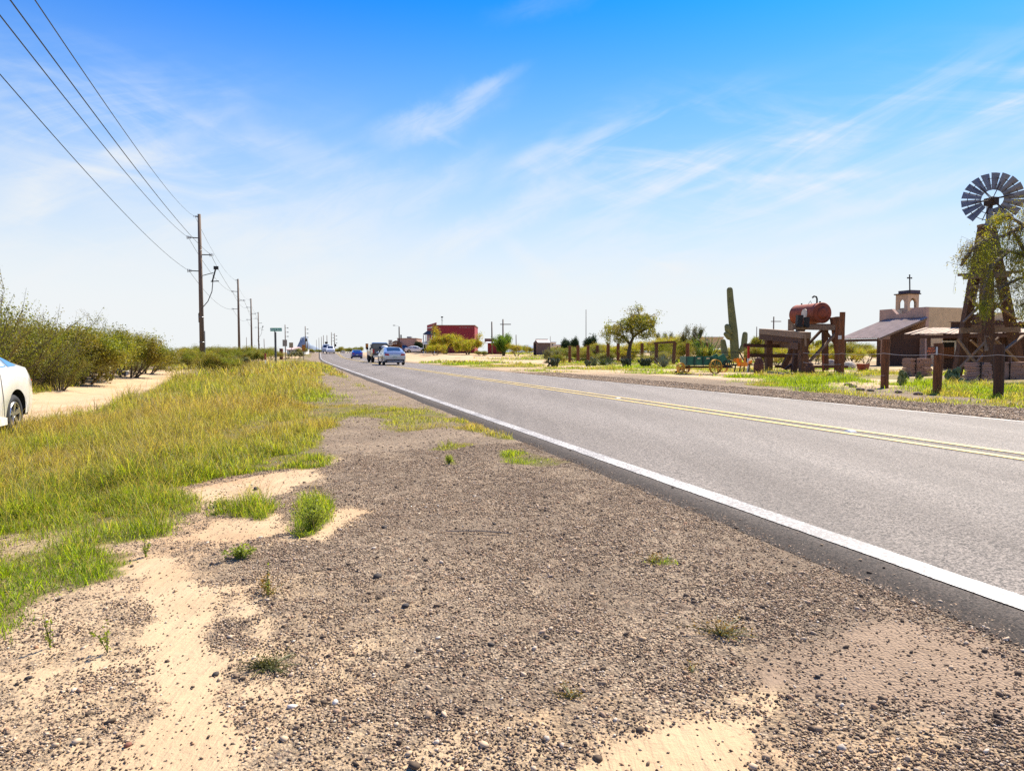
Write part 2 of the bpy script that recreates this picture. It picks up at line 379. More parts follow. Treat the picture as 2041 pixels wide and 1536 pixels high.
def text_mesh(name, body, size, m, parent, loc, rot, extrude=.002):
    cu = bpy.data.curves.new(name, 'FONT'); cu.body = body; cu.size = size; cu.align_x = 'CENTER'; cu.align_y = 'CENTER'; cu.extrude = extrude; cu.offset = size*.02
    to = bpy.data.objects.new(name, cu); COL.objects.link(to); bpy.context.view_layer.update()
    me = bpy.data.meshes.new_from_object(to.evaluated_get(bpy.context.evaluated_depsgraph_get()))
    bpy.data.objects.remove(to); me.materials.clear(); me.materials.append(m)
    o = bpy.data.objects.new(name, me); COL.objects.link(o); o.parent = parent; o.location = loc; o.rotation_euler = rot
    return o
# ------------------------------------------------------------------ ground
def attr(nt, nm): return N(nt, 'ShaderNodeAttribute', attribute_name=nm)
def ground_material():
    m, nt, b = newmat('ground_dirt'); co = objco(nt)
    at = attr(nt, 'zone'); sp = N(nt, 'ShaderNodeSeparateColor'); nt.links.new(at.outputs['Color'], sp.inputs[0])
    sand_a, grass_a, silt_a = sp.outputs[0], sp.outputs[1], sp.outputs[2]
    def noise(sc, det=5, r=.6, st=None):
        n = N(nt, 'ShaderNodeTexNoise', i_Scale=sc, i_Detail=det, i_Roughness=r)
        if st:
            mp = N(nt, 'ShaderNodeMapping'); nt.links.new(co, mp.inputs[0]); mp.inputs['Scale'].default_value = st[:3]; mp.inputs['Rotation'].default_value = (0, 0, st[3]); nt.links.new(mp.outputs[0], n.inputs['Vector'])
        else: nt.links.new(co, n.inputs['Vector'])
        return n.outputs[0]
    def vor(sc):
        v = N(nt, 'ShaderNodeTexVoronoi', i_Scale=sc, i_Randomness=1.0); nt.links.new(co, v.inputs['Vector']); return v
    v1, v2 = vor(95), vor(48)
    def stones(v, lo, hi):
        s = N(nt, 'ShaderNodeSeparateColor'); nt.links.new(v.outputs['Color'], s.inputs[0])
        c = mixc(nt, s.outputs[0], lo, hi)
        return mixc(nt, mth(nt, 'MULTIPLY', rng_(nt, s.outputs[1], .7, 1), .6), c, (.34, .21, .13))
    g = mixc(nt, rng_(nt, noise(3.0), .4, .6), stones(v1, (.07, .048, .032), (.52, .40, .265)), stones(v2, (.06, .042, .029), (.47, .36, .24)))
    gap = rng_(nt, v1.outputs['Distance'], .42, .75)
    g = mixc(nt, mth(nt, 'MULTIPLY', gap, .5), g, (.10, .075, .055))
    g = mixc(nt, mth(nt, 'MULTIPLY', rng_(nt, noise(.9, 6), .40, .62), .55), g, (.15, .11, .075))
    sandc = mixc(nt, noise(2.2, 8, .7), (.42, .29, .16), (.60, .45, .275))
    sandc = mixc(nt, mth(nt, 'MULTIPLY', rng_(nt, noise(.6, 4), .45, .7), .5), sandc, (.40, .22, .10))
    sandc = mixc(nt, mth(nt, 'MULTIPLY', rng_(nt, noise(260, 2), .35, .75), .35), sandc, (.30, .22, .15))
    siltc = mixc(nt, noise(5, 8, .7), (.235, .165, .108), (.35, .255, .175))
    # sand lies between the stones where the zone says so, with a ragged, fine-grained border
    brk = mth(nt, 'ADD', mth(nt, 'MULTIPLY', noise(55, 4, .7), .55), mth(nt, 'MULTIPLY', noise(7, 5), .45))
    fs = rng_(nt, mth(nt, 'ADD', mth(nt, 'MULTIPLY', sand_a, 1.0), mth(nt, 'MULTIPLY', mth(nt, 'SUBTRACT', brk, .5), 2.0)), .22, .72)
    fl = rng_(nt, mth(nt, 'ADD', silt_a, mth(nt, 'MULTIPLY', mth(nt, 'SUBTRACT', brk, .5), 1.8)), .22, .75)
    c = mixc(nt, fs, g, sandc); c = mixc(nt, fl, c, siltc)
    soil = mixc(nt, noise(9, 6, .7), (.09, .060, .022), (.26, .19, .075))
    soil = mixc(nt, mth(nt, 'MULTIPLY', rng_(nt, noise(1.5, 5), .4, .6), .6), soil, (.10, .13, .012))
    c = mixc(nt, mth(nt, 'MULTIPLY', rng_(nt, mth(nt, 'ADD', grass_a, mth(nt, 'MULTIPLY', mth(nt, 'SUBTRACT', noise(6, 5), .5), .8)), .25, .7), .85), c, soil)
    nt.links.new(c, b.inputs['Base Color']); b.inputs['Roughness'].default_value = .95; b.inputs['Specular IOR Level'].default_value = .2
    hgt = mth(nt, 'MULTIPLY', mth(nt, 'SUBTRACT', 1.0, v1.outputs['Distance']), mth(nt, 'SUBTRACT', 1.0, mth(nt, 'MULTIPLY', fs, .93)))
    hgt = mth(nt, 'ADD', hgt, mth(nt, 'MULTIPLY', noise(25, 6, .7), .8))
    hgt = mth(nt, 'ADD', hgt, mth(nt, 'MULTIPLY', noise(1.0, 5, .6, (13, 1.6, 1, R(12))), mth(nt, 'MULTIPLY', fs, 2.2)))
    bp = N(nt, 'ShaderNodeBump', i_Strength=.9, i_Distance=.010); nt.links.new(hgt, bp.inputs['Height']); nt.links.new(bp.outputs[0], b.inputs['Normal'])
    return m
def spread(a, b, d0, g, first=None):
    out = [a]; d = d0; s = 1 if b > a else -1
    while (b-out[-1])*s > d: out.append(out[-1]+s*d); d *= g
    return out+[b]
us_c = sorted(set(np.round(spread(-7, 2.2, .035, 1.0)+spread(-7, -3500, .05, 1.055)[1:]+[2.3,2.4,2.5,2.6,2.7,2.8,3.6,5,6.7,8.4,9.6,10.2,10.3,10.4,10.5,10.6]+spread(10.7, 18, .09, 1.0)+spread(18, 3500, .12, 1.05)[1:], 4)))
vs_c = sorted(set(np.round(spread(.3, 9.5, .035, 1.0)+spread(9.5, 9000, .04, 1.0135)[1:]+spread(.3, -400, .1, 1.15)[1:], 4)))
U, V = np.meshgrid(np.array(us_c), np.array(vs_c)); shp = U.shape
X, Y = xy(U+shift(V), V); X = X.ravel(); Y = Y.ravel()
Z = ground_z(X, Y); sa, si = sand_at(X, Y), silt_at(X, Y); ga = grass_at(X, Y)
nr, nc = shp; idx = np.arange(nr*nc).reshape(nr, nc)
F = np.stack([idx[:-1, :-1], idx[:-1, 1:], idx[1:, 1:], idx[1:, :-1]], -1).reshape(-1, 4)
ground = npmesh('ground', np.stack([X, Y, Z], 1), F, ground_material(), attrs={'zone': np.stack([sa, ga, si, np.ones_like(sa)], 1)}, smooth=True)
tag(ground, kind='structure')

# ------------------------------------------------------------------ road
def asphalt():
    m, nt, b = newmat('asphalt'); co = objco(nt); g = N(nt, 'ShaderNodeNewGeometry')
    at = attr(nt, 'lane').outputs['Fac']
    v = N(nt, 'ShaderNodeTexVoronoi', i_Scale=115); nt.links.new(co, v.inputs['Vector'])
    s = N(nt, 'ShaderNodeSeparateColor'); nt.links.new(v.outputs['Color'], s.inputs[0])
    n = N(nt, 'ShaderNodeTexNoise', i_Scale=38, i_Detail=5, i_Roughness=.85); nt.links.new(co, n.inputs['Vector'])
    mp = N(nt, 'ShaderNodeMapping'); nt.links.new(co, mp.inputs[0]); mp.inputs['Rotation'].default_value = (0, 0, -TH); mp.inputs['Scale'].default_value = (1.6, .12, 1)
    n2 = N(nt, 'ShaderNodeTexNoise', i_Scale=1.0, i_Detail=6, i_Roughness=.6); nt.links.new(mp.outputs[0], n2.inputs['Vector'])
    c = mixc(nt, mth(nt, 'ADD', mth(nt, 'MULTIPLY', rng_(nt, s.outputs[0], .2, .8), .7), mth(nt, 'MULTIPLY', rng_(nt, n.outputs[0], .36, .64), .3)), (.013, .009, .007), (.35, .295, .245))
    c = mixc(nt, mth(nt, 'MULTIPLY', rng_(nt, n2.outputs[0], .4, .65), .35), c, (.080, .063, .050))
    c = mixc(nt, mth(nt, 'MULTIPLY', at, .95), c, mixc(nt, s.outputs[1], (.006, .005, .004), (.075, .056, .042)))
    # cracks along the joints
    w = N(nt, 'ShaderNodeTexVoronoi', feature='DISTANCE_TO_EDGE', i_Scale=.35); 
    nn = N(nt, 'ShaderNodeTexNoise', i_Scale=1.5, i_Detail=6); nt.links.new(co, nn.inputs['Vector'])
    nt.links.new(mixc(nt, .25, co, nn.outputs['Color']), w.inputs['Vector'])
    c = mixc(nt, mth(nt, 'MULTIPLY', rng_(nt, w.outputs['Distance'], .004, .0005), .3), c, (.03, .027, .025))
    nt.links.new(c, b.inputs['Base Color']); nt.links.new(mth(nt, 'ADD', .68, mth(nt, 'MULTIPLY', at, .28)), b.inputs['Roughness']); b.inputs['Specular IOR Level'].default_value = .36
    bp = N(nt, 'ShaderNodeBump', i_Strength=.9, i_Distance=.005); nt.links.new(mth(nt, 'SUBTRACT', n.outputs[0], v.outputs['Distance']), bp.inputs['Height']); nt.links.new(bp.outputs[0], b.inputs['Normal'])
    return m
def paint(name, col, wear):
    m, nt, b = newmat(name); co = objco(nt)
    n = N(nt, 'ShaderNodeTexNoise', i_Scale=45, i_Detail=5, i_Roughness=.75); nt.links.new(co, n.inputs['Vector'])
    n2 = N(nt, 'ShaderNodeTexNoise', i_Scale=1.2, i_Detail=5); nt.links.new(co, n2.inputs['Vector'])
    f = rng_(nt, mth(nt, 'ADD', n.outputs[0], mth(nt, 'MULTIPLY', n2.outputs[0], .35)), wear, wear+.07)
    c = mixc(nt, mth(nt, 'MULTIPLY', f, .85), mixc(nt, n2.outputs[0], col, tuple(x*.85 for x in col)), (.13, .115, .11))
    nt.links.new(c, b.inputs['Base Color']); b.inputs['Roughness'].default_value = .6
    bp = N(nt, 'ShaderNodeBump', i_Strength=.6, i_Distance=.003); nt.links.new(n.outputs[0], bp.inputs['Height']); nt.links.new(bp.outputs[0], b.inputs['Normal'])
    return m
rv = np.array(sorted(set(np.round(spread(.5, 14, .05, 1.0)+spread(14, 1200, .06, 1.016)[1:]+spread(.5, -60, .3, 1.05)[1:], 4))))
def road_top(u): return .012+.02*np.exp(-((u-6.7)/2.6)**2)
eL = 2.50+.20*(fn(rv*.35, rv*0, 51, 4)-.5)-.13*sstep(6, 2.5, rv)+.05*(fn(rv*6, rv*0, 53, 3)-.5); eR = 10.55+.12*(fn(rv*.4, rv*0, 55, 4)-.5)
cols = [(eL-.16, -.05, 1), (eL, -.004, 1), (eL*.5+2.74*.5, .006, 1), (eL*0+2.74, .012, .75), (eL*0+2.96, .013, .1), (eL*0+3.6, None, .25), (eL*0+4.6, None, .0), (eL*0+5.6, None, .2), (eL*0+6.4, None, .05), (eL*0+6.5, None, .35), (eL*0+7.02, None, .35), (eL*0+7.1, None, 0), (eL*0+8.0, None, .1), (eL*0+9, None, 0), (eL*0+9.8, None, .1), (eL*0+10.45, .012, .1), (eR, -.004, .6), (eR+.12, -.06, 1)]
VV = []; LN = []
for u, z, ln in cols:
    zz = roadz(rv)+(road_top(u) if z is None else z); xx, yy = xy(u+shift(rv), rv); VV.append(np.stack([xx, yy, zz], 1)); LN.append(np.full(len(rv), ln))
VV = np.stack(VV, 1); LN = np.stack(LN, 1); nr, nc = VV.shape[:2]; idx = np.arange(nr*nc).reshape(nr, nc)
F = np.stack([idx[:-1, :-1], idx[:-1, 1:], idx[1:, 1:], idx[1:, :-1]], -1).reshape(-1, 4)
road = npmesh('road', VV.reshape(-1, 3), F, asphalt(), attrs={'lane': LN.ravel()}, smooth=True); tag(road, kind='structure')
def line(name, u0, u1, m, lift=.005):
    jit = .008
    a = u0+jit*(fn(rv*5, rv*0, 61, 3)-.5)*2; b = u1+jit*(fn(rv*5, rv*0, 67, 3)-.5)*2; out = []
    lf = lift+.03*sstep(40, 160, rv)
    for u in (a, b):
        xx, yy = xy(u+shift(rv), rv); zt_ = np.interp(u, [2.4, 2.74, 2.96, 3.6], [0, .012, .013, float(road_top(3.6))]) if u0 < 4 else (road_top(u) if u0 < 9 else .0125+0*u)
        out.append(np.stack([xx, yy, roadz(rv)+zt_+lf], 1))
    Q = np.stack(out, 1); k = len(rv); id2 = np.arange(2*k).reshape(k, 2)
    return tag(npmesh(name, Q.reshape(-1, 3), np.stack([id2[:-1, 0], id2[:-1, 1], id2[1:, 1], id2[1:, 0]], -1), m), kind='structure')
wp = paint('white_paint', (.60, .57, .51), .605); yp = paint('yellow_paint', (.60, .42, .08), .70)
line('road_edge_line_white', 2.77, 2.93, wp); line('road_edge_line_white', 10.28, 10.40, wp)
line('road_centre_line_yellow', 6.52, 6.64, yp, .006); line('road_centre_line_yellow', 6.88, 7.0, yp, .006)
for (a, b, lb) in ((1220, 797, 'small pale reflector stud between the yellow lines, the farther one'), (1681, 866, 'small pale reflector stud between the yellow lines, the nearer one')):
    g = G(a, b); u, v = uv(g.x, g.y); gx, gy = xy(6.76, v); q = L_(MB()); q.box((0, 0, .009), (.11, .11, .018), 0, 0, .7)
    o = q.build('road_stud', mat('stud', (.75, .74, .70), .3, var=.1)); o.location = (gx, gy, float(road_top(6.76))+.001); o.rotation_euler = (0, 0, TH); tag(o, lb, 'road stud', 'reflector studs on the centre line')

# ------------------------------------------------------------------ distant mountains
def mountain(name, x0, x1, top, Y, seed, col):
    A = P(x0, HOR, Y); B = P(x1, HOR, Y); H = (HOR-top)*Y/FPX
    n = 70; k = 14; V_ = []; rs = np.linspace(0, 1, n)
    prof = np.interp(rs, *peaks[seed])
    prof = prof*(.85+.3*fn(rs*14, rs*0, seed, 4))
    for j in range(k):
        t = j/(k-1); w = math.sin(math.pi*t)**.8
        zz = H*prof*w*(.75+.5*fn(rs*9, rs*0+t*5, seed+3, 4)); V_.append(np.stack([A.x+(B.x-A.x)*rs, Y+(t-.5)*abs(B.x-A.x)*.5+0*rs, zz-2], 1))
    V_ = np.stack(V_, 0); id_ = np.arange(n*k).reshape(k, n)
    o = npmesh(name, V_.reshape(-1, 3), np.stack([id_[:-1, :-1], id_[:-1, 1:], id_[1:, 1:], id_[1:, :-1]], -1).reshape(-1, 4), mat('hazed_rock_'+name, col, .95, var=.2, vscale=.004))
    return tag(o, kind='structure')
peaks = {81: ([0, .2, .3, .42, .55, .75, 1], [0, .35, 1, .95, .5, .3, 0]), 83: ([0, .3, .5, .7, 1], [.2, .9, 1, .8, .3])}
mountain('mountain_far', 578, 655, 671, 8200, 81, (.26, .31, .36)); mountain('hills_far', 1000, 1110, 688, 7000, 83, (.26, .31, .36));  # bluish rock colour stands in for air haze; no haze volume here
# ------------------------------------------------------------------ loose stones and grass
rs_ = np.random.default_rng(7)
def stone_mat():
    m, nt, b = newmat('loose_stone'); g = N(nt, 'ShaderNodeNewGeometry'); f = g.outputs['Random Per Island']
    cr = N(nt, 'ShaderNodeValToRGB'); nt.links.new(f, cr.inputs[0]); e = cr.color_ramp.elements
    e[0].color = (.04, .028, .02, 1); e[1].color = (.74, .64, .50, 1)
    for p, c in ((.34, (.08, .054, .037, 1)), (.50, (.26, .18, .118, 1)), (.62, (.48, .33, .19, 1)), (.80, (.60, .47, .33, 1)), (.90, (.28, .14, .07, 1))):
        q = cr.color_ramp.elements.new(p); q.color = c
    n = N(nt, 'ShaderNodeTexNoise', i_Scale=120, i_Detail=3); nt.links.new(objco(nt), n.inputs['Vector'])
    c = mixc(nt, mth(nt, 'MULTIPLY', n.outputs[0], .4), cr.outputs[0], (.33, .23, .14))
    nt.links.new(c, b.inputs['Base Color']); b.inputs['Roughness'].default_value = .85; b.inputs['Specular IOR Level'].default_value = .3
    return m
STM = stone_mat()
OCT = np.array([(1,0,0),(-1,0,0),(0,1,0),(0,-1,0),(0,0,1),(0,0,-1)], float)
OCF = np.array([(0,2,4),(2,1,4),(1,3,4),(3,0,4),(2,0,5),(1,2,5),(3,1,5),(0,3,5)])
def ico():
    bm = bmesh.new(); bmesh.ops.create_icosphere(bm, subdivisions=1, radius=1); v = np.array([x.co[:] for x in bm.verts]); f = np.array([[w.index for w in q.verts] for q in bm.faces]); bm.free(); return v, f
ICV, ICF = ico()
def stones(name, x, y, r, base, faces, label, emb=.35, jit=.35, m=None):
    n = len(x); z = ground_z(x, y); k = len(base); u_, v_ = uv(x, y); w_ = u_-shift(v_)
    z = np.where((w_ > 2.3) & (w_ < 3), np.maximum(z, roadz(v_)+np.interp(w_, [2.3, 2.5, 2.74, 3], [-.04, -.002, .012, .014])), z)
    V_ = base[None]*(1+jit*(rs_.random((n, k, 1))-.5)*2)+.12*(rs_.random((n, k, 3))-.5)
    sc = np.stack([r*(1+.35*rs_.standard_normal(n).clip(-1.2, 2)), r*(1+.3*rs_.standard_normal(n).clip(-1.2, 2)), r*(.55+.3*rs_.random(n))], 1)
    V_ = V_*sc[:, None]; a = rs_.random(n)*6.283; c, s = np.cos(a)[:, None], np.sin(a)[:, None]
    X_, Y_ = V_[..., 0]*c-V_[..., 1]*s, V_[..., 0]*s+V_[..., 1]*c
    t = (rs_.random(n)-.5)[:, None]*.8; Z_ = V_[..., 2]+X_*t
    V_ = np.stack([X_+x[:, None], Y_+y[:, None], Z_+(z+r*emb)[:, None]], -1).reshape(-1, 3)
    F_ = (faces[None]+np.arange(n)[:, None, None]*k).reshape(-1, 3)
    return npmesh(name, V_, F_, m or STM)
def cand(n, u0, u1, v0, v1, pw=1.0):       # candidate places, denser near the front
    u = u0+(u1-u0)*rs_.random(n); t = rs_.random(n)**pw; v = v0+(v1-v0)*t; x, y = xy(u, v)
    k = (np.abs(x) < 1.02*y+.6) & (y > .9); return x[k], y[k]
def gravel_p(x, y):
    u, v = uv(x, y); us = u-shift(v)
    g = 1-.93*sstep(.45, .9, sand_at(x, y)); g = g*(1-.30*sstep(.2, .5, sand_at(x, y)))*(1-.8*silt_at(x, y))
    g = g*(1-.75*sstep(.2, .6, grass_at(x, y)))*(1-sstep(2.40, 2.66, us))**1.2
    return g*(.35+.65*sstep(.35, .6, fn(x*1.7, y*1.7, 71, 4)))*(.35+.9*sstep(.32, .62, fn(x*14, y*14, 73, 3)))
x, y = cand(950000, -5, 2.8, 1.0, 7.5, 1.6)
k = rs_.random(len(x)) < gravel_p(x, y)*.9; x, y = x[k], y[k]
r = .0026+.0034*rs_.random(len(x))**1.6
tag(stones('gravel_chips', x, y, r, OCT, OCF, 0), kind='stuff'); print('chips', len(x))
x, y = cand(60000, -5, 2.75, 1.0, 14, 1.5); k = rs_.random(len(x)) < np.maximum(gravel_p(x, y), .12)*.60; x, y = x[k], y[k]
r = .0045+.008*rs_.random(len(x))**3
tag(stones('gravel_pebbles', x, y, r, ICV, ICF, 0, jit=.2), kind='stuff'); print('peb', len(x))
# shoulder on the far side of the road
x, y = cand(60000, 10.65, 13.2, 6, 34, 1.3); k = rs_.random(len(x)) < 1-.9*sstep(.2, .5, grass_at(x, y)); x, y = x[k], y[k]
tag(stones('shoulder_gravel', x, y, .008+.013*rs_.random(len(x))**2, OCT, OCF, 0), kind='stuff')
# the larger stones one can pick out
big = [(1678,1492,.013,'pale','round pale stone among dark chips near the lower edge of the gravel'),(668,1402,.012,'white','flat white stone in the sandy gravel, the nearer to the road of two'),(582,1410,.012,'white','flat white stone in the sandy gravel, the farther from the road of two'),
 (766,1052,.018,'dark','black clod of tar on the gravel beside the leafy weed'),(752,1150,.020,'dark','black lump of tar nearer than the one beside the leafy weed'),(985,1045,.014,'dark','black clod beside the dry stalk on the gravel'),(980,1285,.011,'dark','small black stone alone in the middle of the gravel'),
 (1090,1474,.012,'pale','tan stone at the border between gravel and sand near the lower edge'),(808,1208,.014,'dark','dark stone half sunk in sandy gravel, middle of the shoulder'),(430,1345,.012,'dark','dark stone at the foot of the smooth sand streak'),
 (255,1486,.011,'red','reddish stone among fine gravel near the lower left corner'),(56,1352,.011,'dark','dark stone on brown dirt near the left border'),(510,975,.020,'dark','black clod on the upper patch of smooth sand'),(1630,1350,.010,'dark','small black stone on the pinkish silt near the road edge')]
smat = {'dark': mat('stone_dark', (.06, .048, .04), .9, var=.4, vscale=40), 'pale': mat('stone_pale', (.42, .36, .29), .85, var=.3, vscale=40), 'white': mat('stone_white', (.62, .57, .5), .8, var=.2, vscale=40), 'red': mat('stone_red', (.22, .09, .055), .85, var=.3, vscale=40)}
for (a, b, r_, kd, lb) in big:
    g = G(a, b); o = stones('stone', np.array([0.]), np.array([0.]), np.array([r_]), ICV, ICF, 0, jit=.28, emb=.3, m=smat[kd])
    me = o.data; z0 = float(ground_z(np.array([0.]), np.array([0.]))[0])
    for v in me.vertices: v.co.z -= z0
    o.location = (g.x, g.y, float(ground_z(np.array([g.x]), np.array([g.y]))[0])); o.scale = (1.15, 1.1, 1.0)
    tag(o, lb, 'stone', 'loose stones on the verge')

GM, gnt, gb = newmat('grass_blades')
gf = N(gnt, 'ShaderNodeNewGeometry').outputs['Random Per Island']; gt = attr(gnt, 'tint').outputs['Fac']
gc = mixc(gnt, gf, (.035, .10, .002), (.30, .42, .008))
gs = mixc(gnt, gf, (.24, .13, .055), (.50, .35, .18))
gfin = mixc(gnt, gt, gc, gs); gnt.links.new(gfin, gb.inputs['Base Color']); gb.inputs['Roughness'].default_value = .5; gb.inputs['Specular IOR Level'].default_value = .3
gtr = N(gnt, 'ShaderNodeBsdfTranslucent'); gnt.links.new(mixc(gnt, 1.0, gfin, (1.9, 1.75, .7), 'MULTIPLY'), gtr.inputs[0])
gmx = N(gnt, 'ShaderNodeMixShader', i_0=.5); gnt.links.new(gb.outputs[0], gmx.inputs[1]); gnt.links.new(gtr.outputs[0], gmx.inputs[2]); gnt.links.new(gmx.outputs[0], gnt.nodes['Material Output'].inputs[0])
def blades(name, x, y, h, w, lean, tint, zoff=0, z=None):
    n = len(x); z = (ground_z(x, y) if z is None else z)+zoff; a = rs_.random(n)*6.283; b = rs_.random(n)*6.283
    dx, dy = np.cos(a), np.sin(a); wx, wy = np.cos(b)*w/2, np.sin(b)*w/2; L = h*lean
    P0 = np.stack([x, y, z-.01], 1); Wd = np.stack([wx, wy, 0*x], 1); D = np.stack([dx*L, dy*L, 0*x], 1); H_ = np.stack([0*x, 0*x, h], 1)
    M_ = P0+D*.35+H_*.6; T_ = P0+D+H_*np.clip(.95-.45*lean[:, None]**2, .15, 1)
    V_ = np.stack([P0-Wd, P0+Wd, M_-Wd*.75, M_+Wd*.75, T_], 1).reshape(-1, 3)
    F_ = (np.array([(0,1,3),(0,3,2),(2,3,4)])[None]+np.arange(n)[:, None, None]*5).reshape(-1, 3)
    return V_, F_, (np.clip(tint, 0, 1)[:, None]*np.array([.35, .35, .8, .8, 1.35])).clip(0, 1).ravel()
def tintf(x, y, base=.12):
    u, v = uv(x, y)
    t = base*sstep(2,5,v)+(.40+.60*sstep(.40, .56, fn(x*.45, y*.45, 91, 4)))*sstep(6.0, 10, v)*(1-.65*sstep(.5,.6,fn(x*.3+9, y*.3, 92, 3)))
    return t
def put_grass(name, parts):
    V_, F_, T_ = [], [], []; o = 0
    for a, b, c in parts: V_.append(a); F_.append(b+o); T_.append(c); o += len(a)
    return tag(npmesh(name, np.concatenate(V_), np.concatenate(F_), GM, attrs={'tint': np.concatenate(T_)}), kind='stuff')
def tall(x, y):                         # the tall stand in the middle of the verge
    u, v = uv(x, y); return sstep(3.6, 5.5, v)*sstep(.9, -.3, u-shift(v))*sstep(70, 50, v)
parts = []
for (n, v0, v1, wd, hh, pw) in ((760000, 1.0, 7, .0036, .068, 1.25), (380000, 6.5, 15, .0052, .09, 1.2), (160000, 14, 34, .010, .14, 1.3), (60000, 32, 75, .03, .20, 1.2)):
    x, y = cand(n, -11 if v0 < 30 else -14, 2.5, v0, v1, pw); g = grass_at(x, y); k = rs_.random(len(x)) < g**1.2*np.maximum(sstep(7.5, 6, y), .35+.65*sstep(.34, .50, fn(x*1.5, y*1.5, 96, 3))); x, y, g = x[k], y[k], g[k]
    cl = .5*fn(x*.8, y*.8, 93, 3)+.5*fn(x*3.6, y*3.6, 94, 2); hgt = hh*(.08+3.4*np.clip(cl-.30, 0, 1)**1.2*1.15)*(1+1.25*tall(x, y))*(.35+.65*g)*(.4+1.2*rs_.random(len(x))**1.5)
    tn = np.clip(tintf(x, y)*(.5+rs_.random(len(x))), 0, 1)
    parts.append(blades('', x, y, hgt, wd*(.7+.6*rs_.random(len(x))), .25+.9*rs_.random(len(x)), tn))
    # straw seed stems standing above the green
    m_ = (rs_.random(len(x)) < .34*tall(x, y)+.02); xs, ys = x[m_], y[m_]
    parts.append(blades('', xs, ys, hgt[m_]*(1.25+.5*rs_.random(len(xs))), wd*.75*np.ones(len(xs)), .3+.7*rs_.random(len(xs)), .6+.4*rs_.random(len(xs))))
    print('grass', len(x))
put_grass('grass_verge_near_side', parts)
parts = []
for (n, u0, u1, v0, v1, wd, hh) in ((90000, 12.3, 22, 7, 26, .011, .16), (90000, 12.3, 34, 24, 62, .022, .20), (50000, 12, 50, 58, 135, .06, .28)):
    x, y = cand(n, u0, u1, v0, v1, 1.1); g = grass_at(x, y); k = rs_.random(len(x)) < g*(.15+.85*sstep(.40, .56, fn(x*.7, y*.7, 88, 4))); x, y, g = x[k], y[k], g[k]
    u, v = uv(x, y); bank = 1+1.2*sstep(15.2, 16.6, u)*sstep(30, 20, v)*sstep(.35, .6, fn(x*.6, y*.6, 95, 3))
    hgt = hh*(.25+1.3*fn(x*1.6, y*1.6, 97, 3)**1.5)*bank*1.1*(.5+.5*g)*(.6+.8*rs_.random(len(x)))
    tn = np.clip((.10+.7*sstep(.46, .62, fn(x*.35, y*.35, 99, 4)))*(.4+rs_.random(len(x))), 0, 1)
    parts.append(blades('', x, y, hgt, wd*(.7+.6*rs_.random(len(x))), .25+.8*rs_.random(len(x)), tn))
put_grass('grass_verge_far_side', parts)

# ------------------------------------------------------------------ shrubs, trees, cacti
LG = leafmat('leaf_creosote', (.10, .125, .012), (.24, .26, .025), (.20, .17, .03), .35)
LM = leafmat('leaf_mesquite', (.10, .13, .014), (.26, .28, .03), (.22, .18, .035), .42)
LY = leafmat('leaf_palo_verde', (.20, .25, .018), (.40, .40, .03), (.34, .25, .035), .45)
LD = leafmat('leaf_dark_pine', (.018, .042, .014), (.04, .075, .02), (.03, .05, .015), .2)
LB = leafmat('leaf_bright_green', (.10, .19, .018), (.22, .32, .03), None, .45)
LP = leafmat('leaf_pepper', (.13, .17, .02), (.30, .32, .035), (.24, .20, .03), .45)
LS = leafmat('leaf_sage', (.11, .13, .06), (.19, .20, .10), (.15, .13, .06), .3)
LBR = leafmat('leaf_brown', (.10, .085, .04), (.17, .13, .06), (.09, .10, .03), .3)
BK = mat('bark', (.085, .060, .042), .9, var=.4, vscale=10, bump=.01)
BKL = mat('bark_grey', (.16, .125, .095), .9, var=.4, vscale=10, bump=.01)
def leaves_np(C, size, asp=.35, droop=0, jit=1.0, rr=None):
    rr = rr or rs_; n = len(C); a = rr.standard_normal((n, 3)); a[:, 2] -= droop; a /= np.linalg.norm(a, axis=1)[:, None]
    b = np.cross(a, rr.standard_normal((n, 3))); b /= np.linalg.norm(b, axis=1)[:, None]+1e-9
    L = (size*(.6+.8*rr.random(n)))[:, None] if not np.isscalar(size) else size*(.6+.8*rr.random(n))[:, None]
    V_ = np.stack([C, C+a*L*.5+b*L*asp, C+a*L, C+a*L*.5-b*L*asp], 1).reshape(-1, 3)
    return V_, np.arange(n*4).reshape(n, 4)
def limbs(rnd, base, d, L, r, depth, mb, tips, split=3, curv=.25, up=.15, spreadk=.6, shrink=.68, n=5, td=1):
    pts = [base]; rad = [r]; p = Vector(base); d = Vector(d).normalized(); seg = 4
    for i in range(seg):
        d = (d+Vector((rnd.gauss(0, curv), rnd.gauss(0, curv), rnd.gauss(0, curv)+up))*.5).normalized(); p = p+d*(L/seg); pts.append(p.copy()); rad.append(r*(1-.45*(i+1)/seg))
        if depth <= td and (depth < td or i > 1): tips.append((p.copy(), d.copy()))
    mb.tube(pts, rad, n if depth > 1 else 3, cap=False)
    if depth <= 0: return
    for k in range(split):
        a = rnd.random()*6.283; A, B = frame(d); q = (d+(A*math.cos(a)+B*math.sin(a))*spreadk*(.6+.7*rnd.random())).normalized()
        i = rnd.choice((2, 3, 4)) if k else 4
        limbs(rnd, pts[i], q, L*shrink*(.75+.5*rnd.random()), rad[i]*.72, depth-1, mb, tips, split, curv, up, spreadk, shrink, n, td)
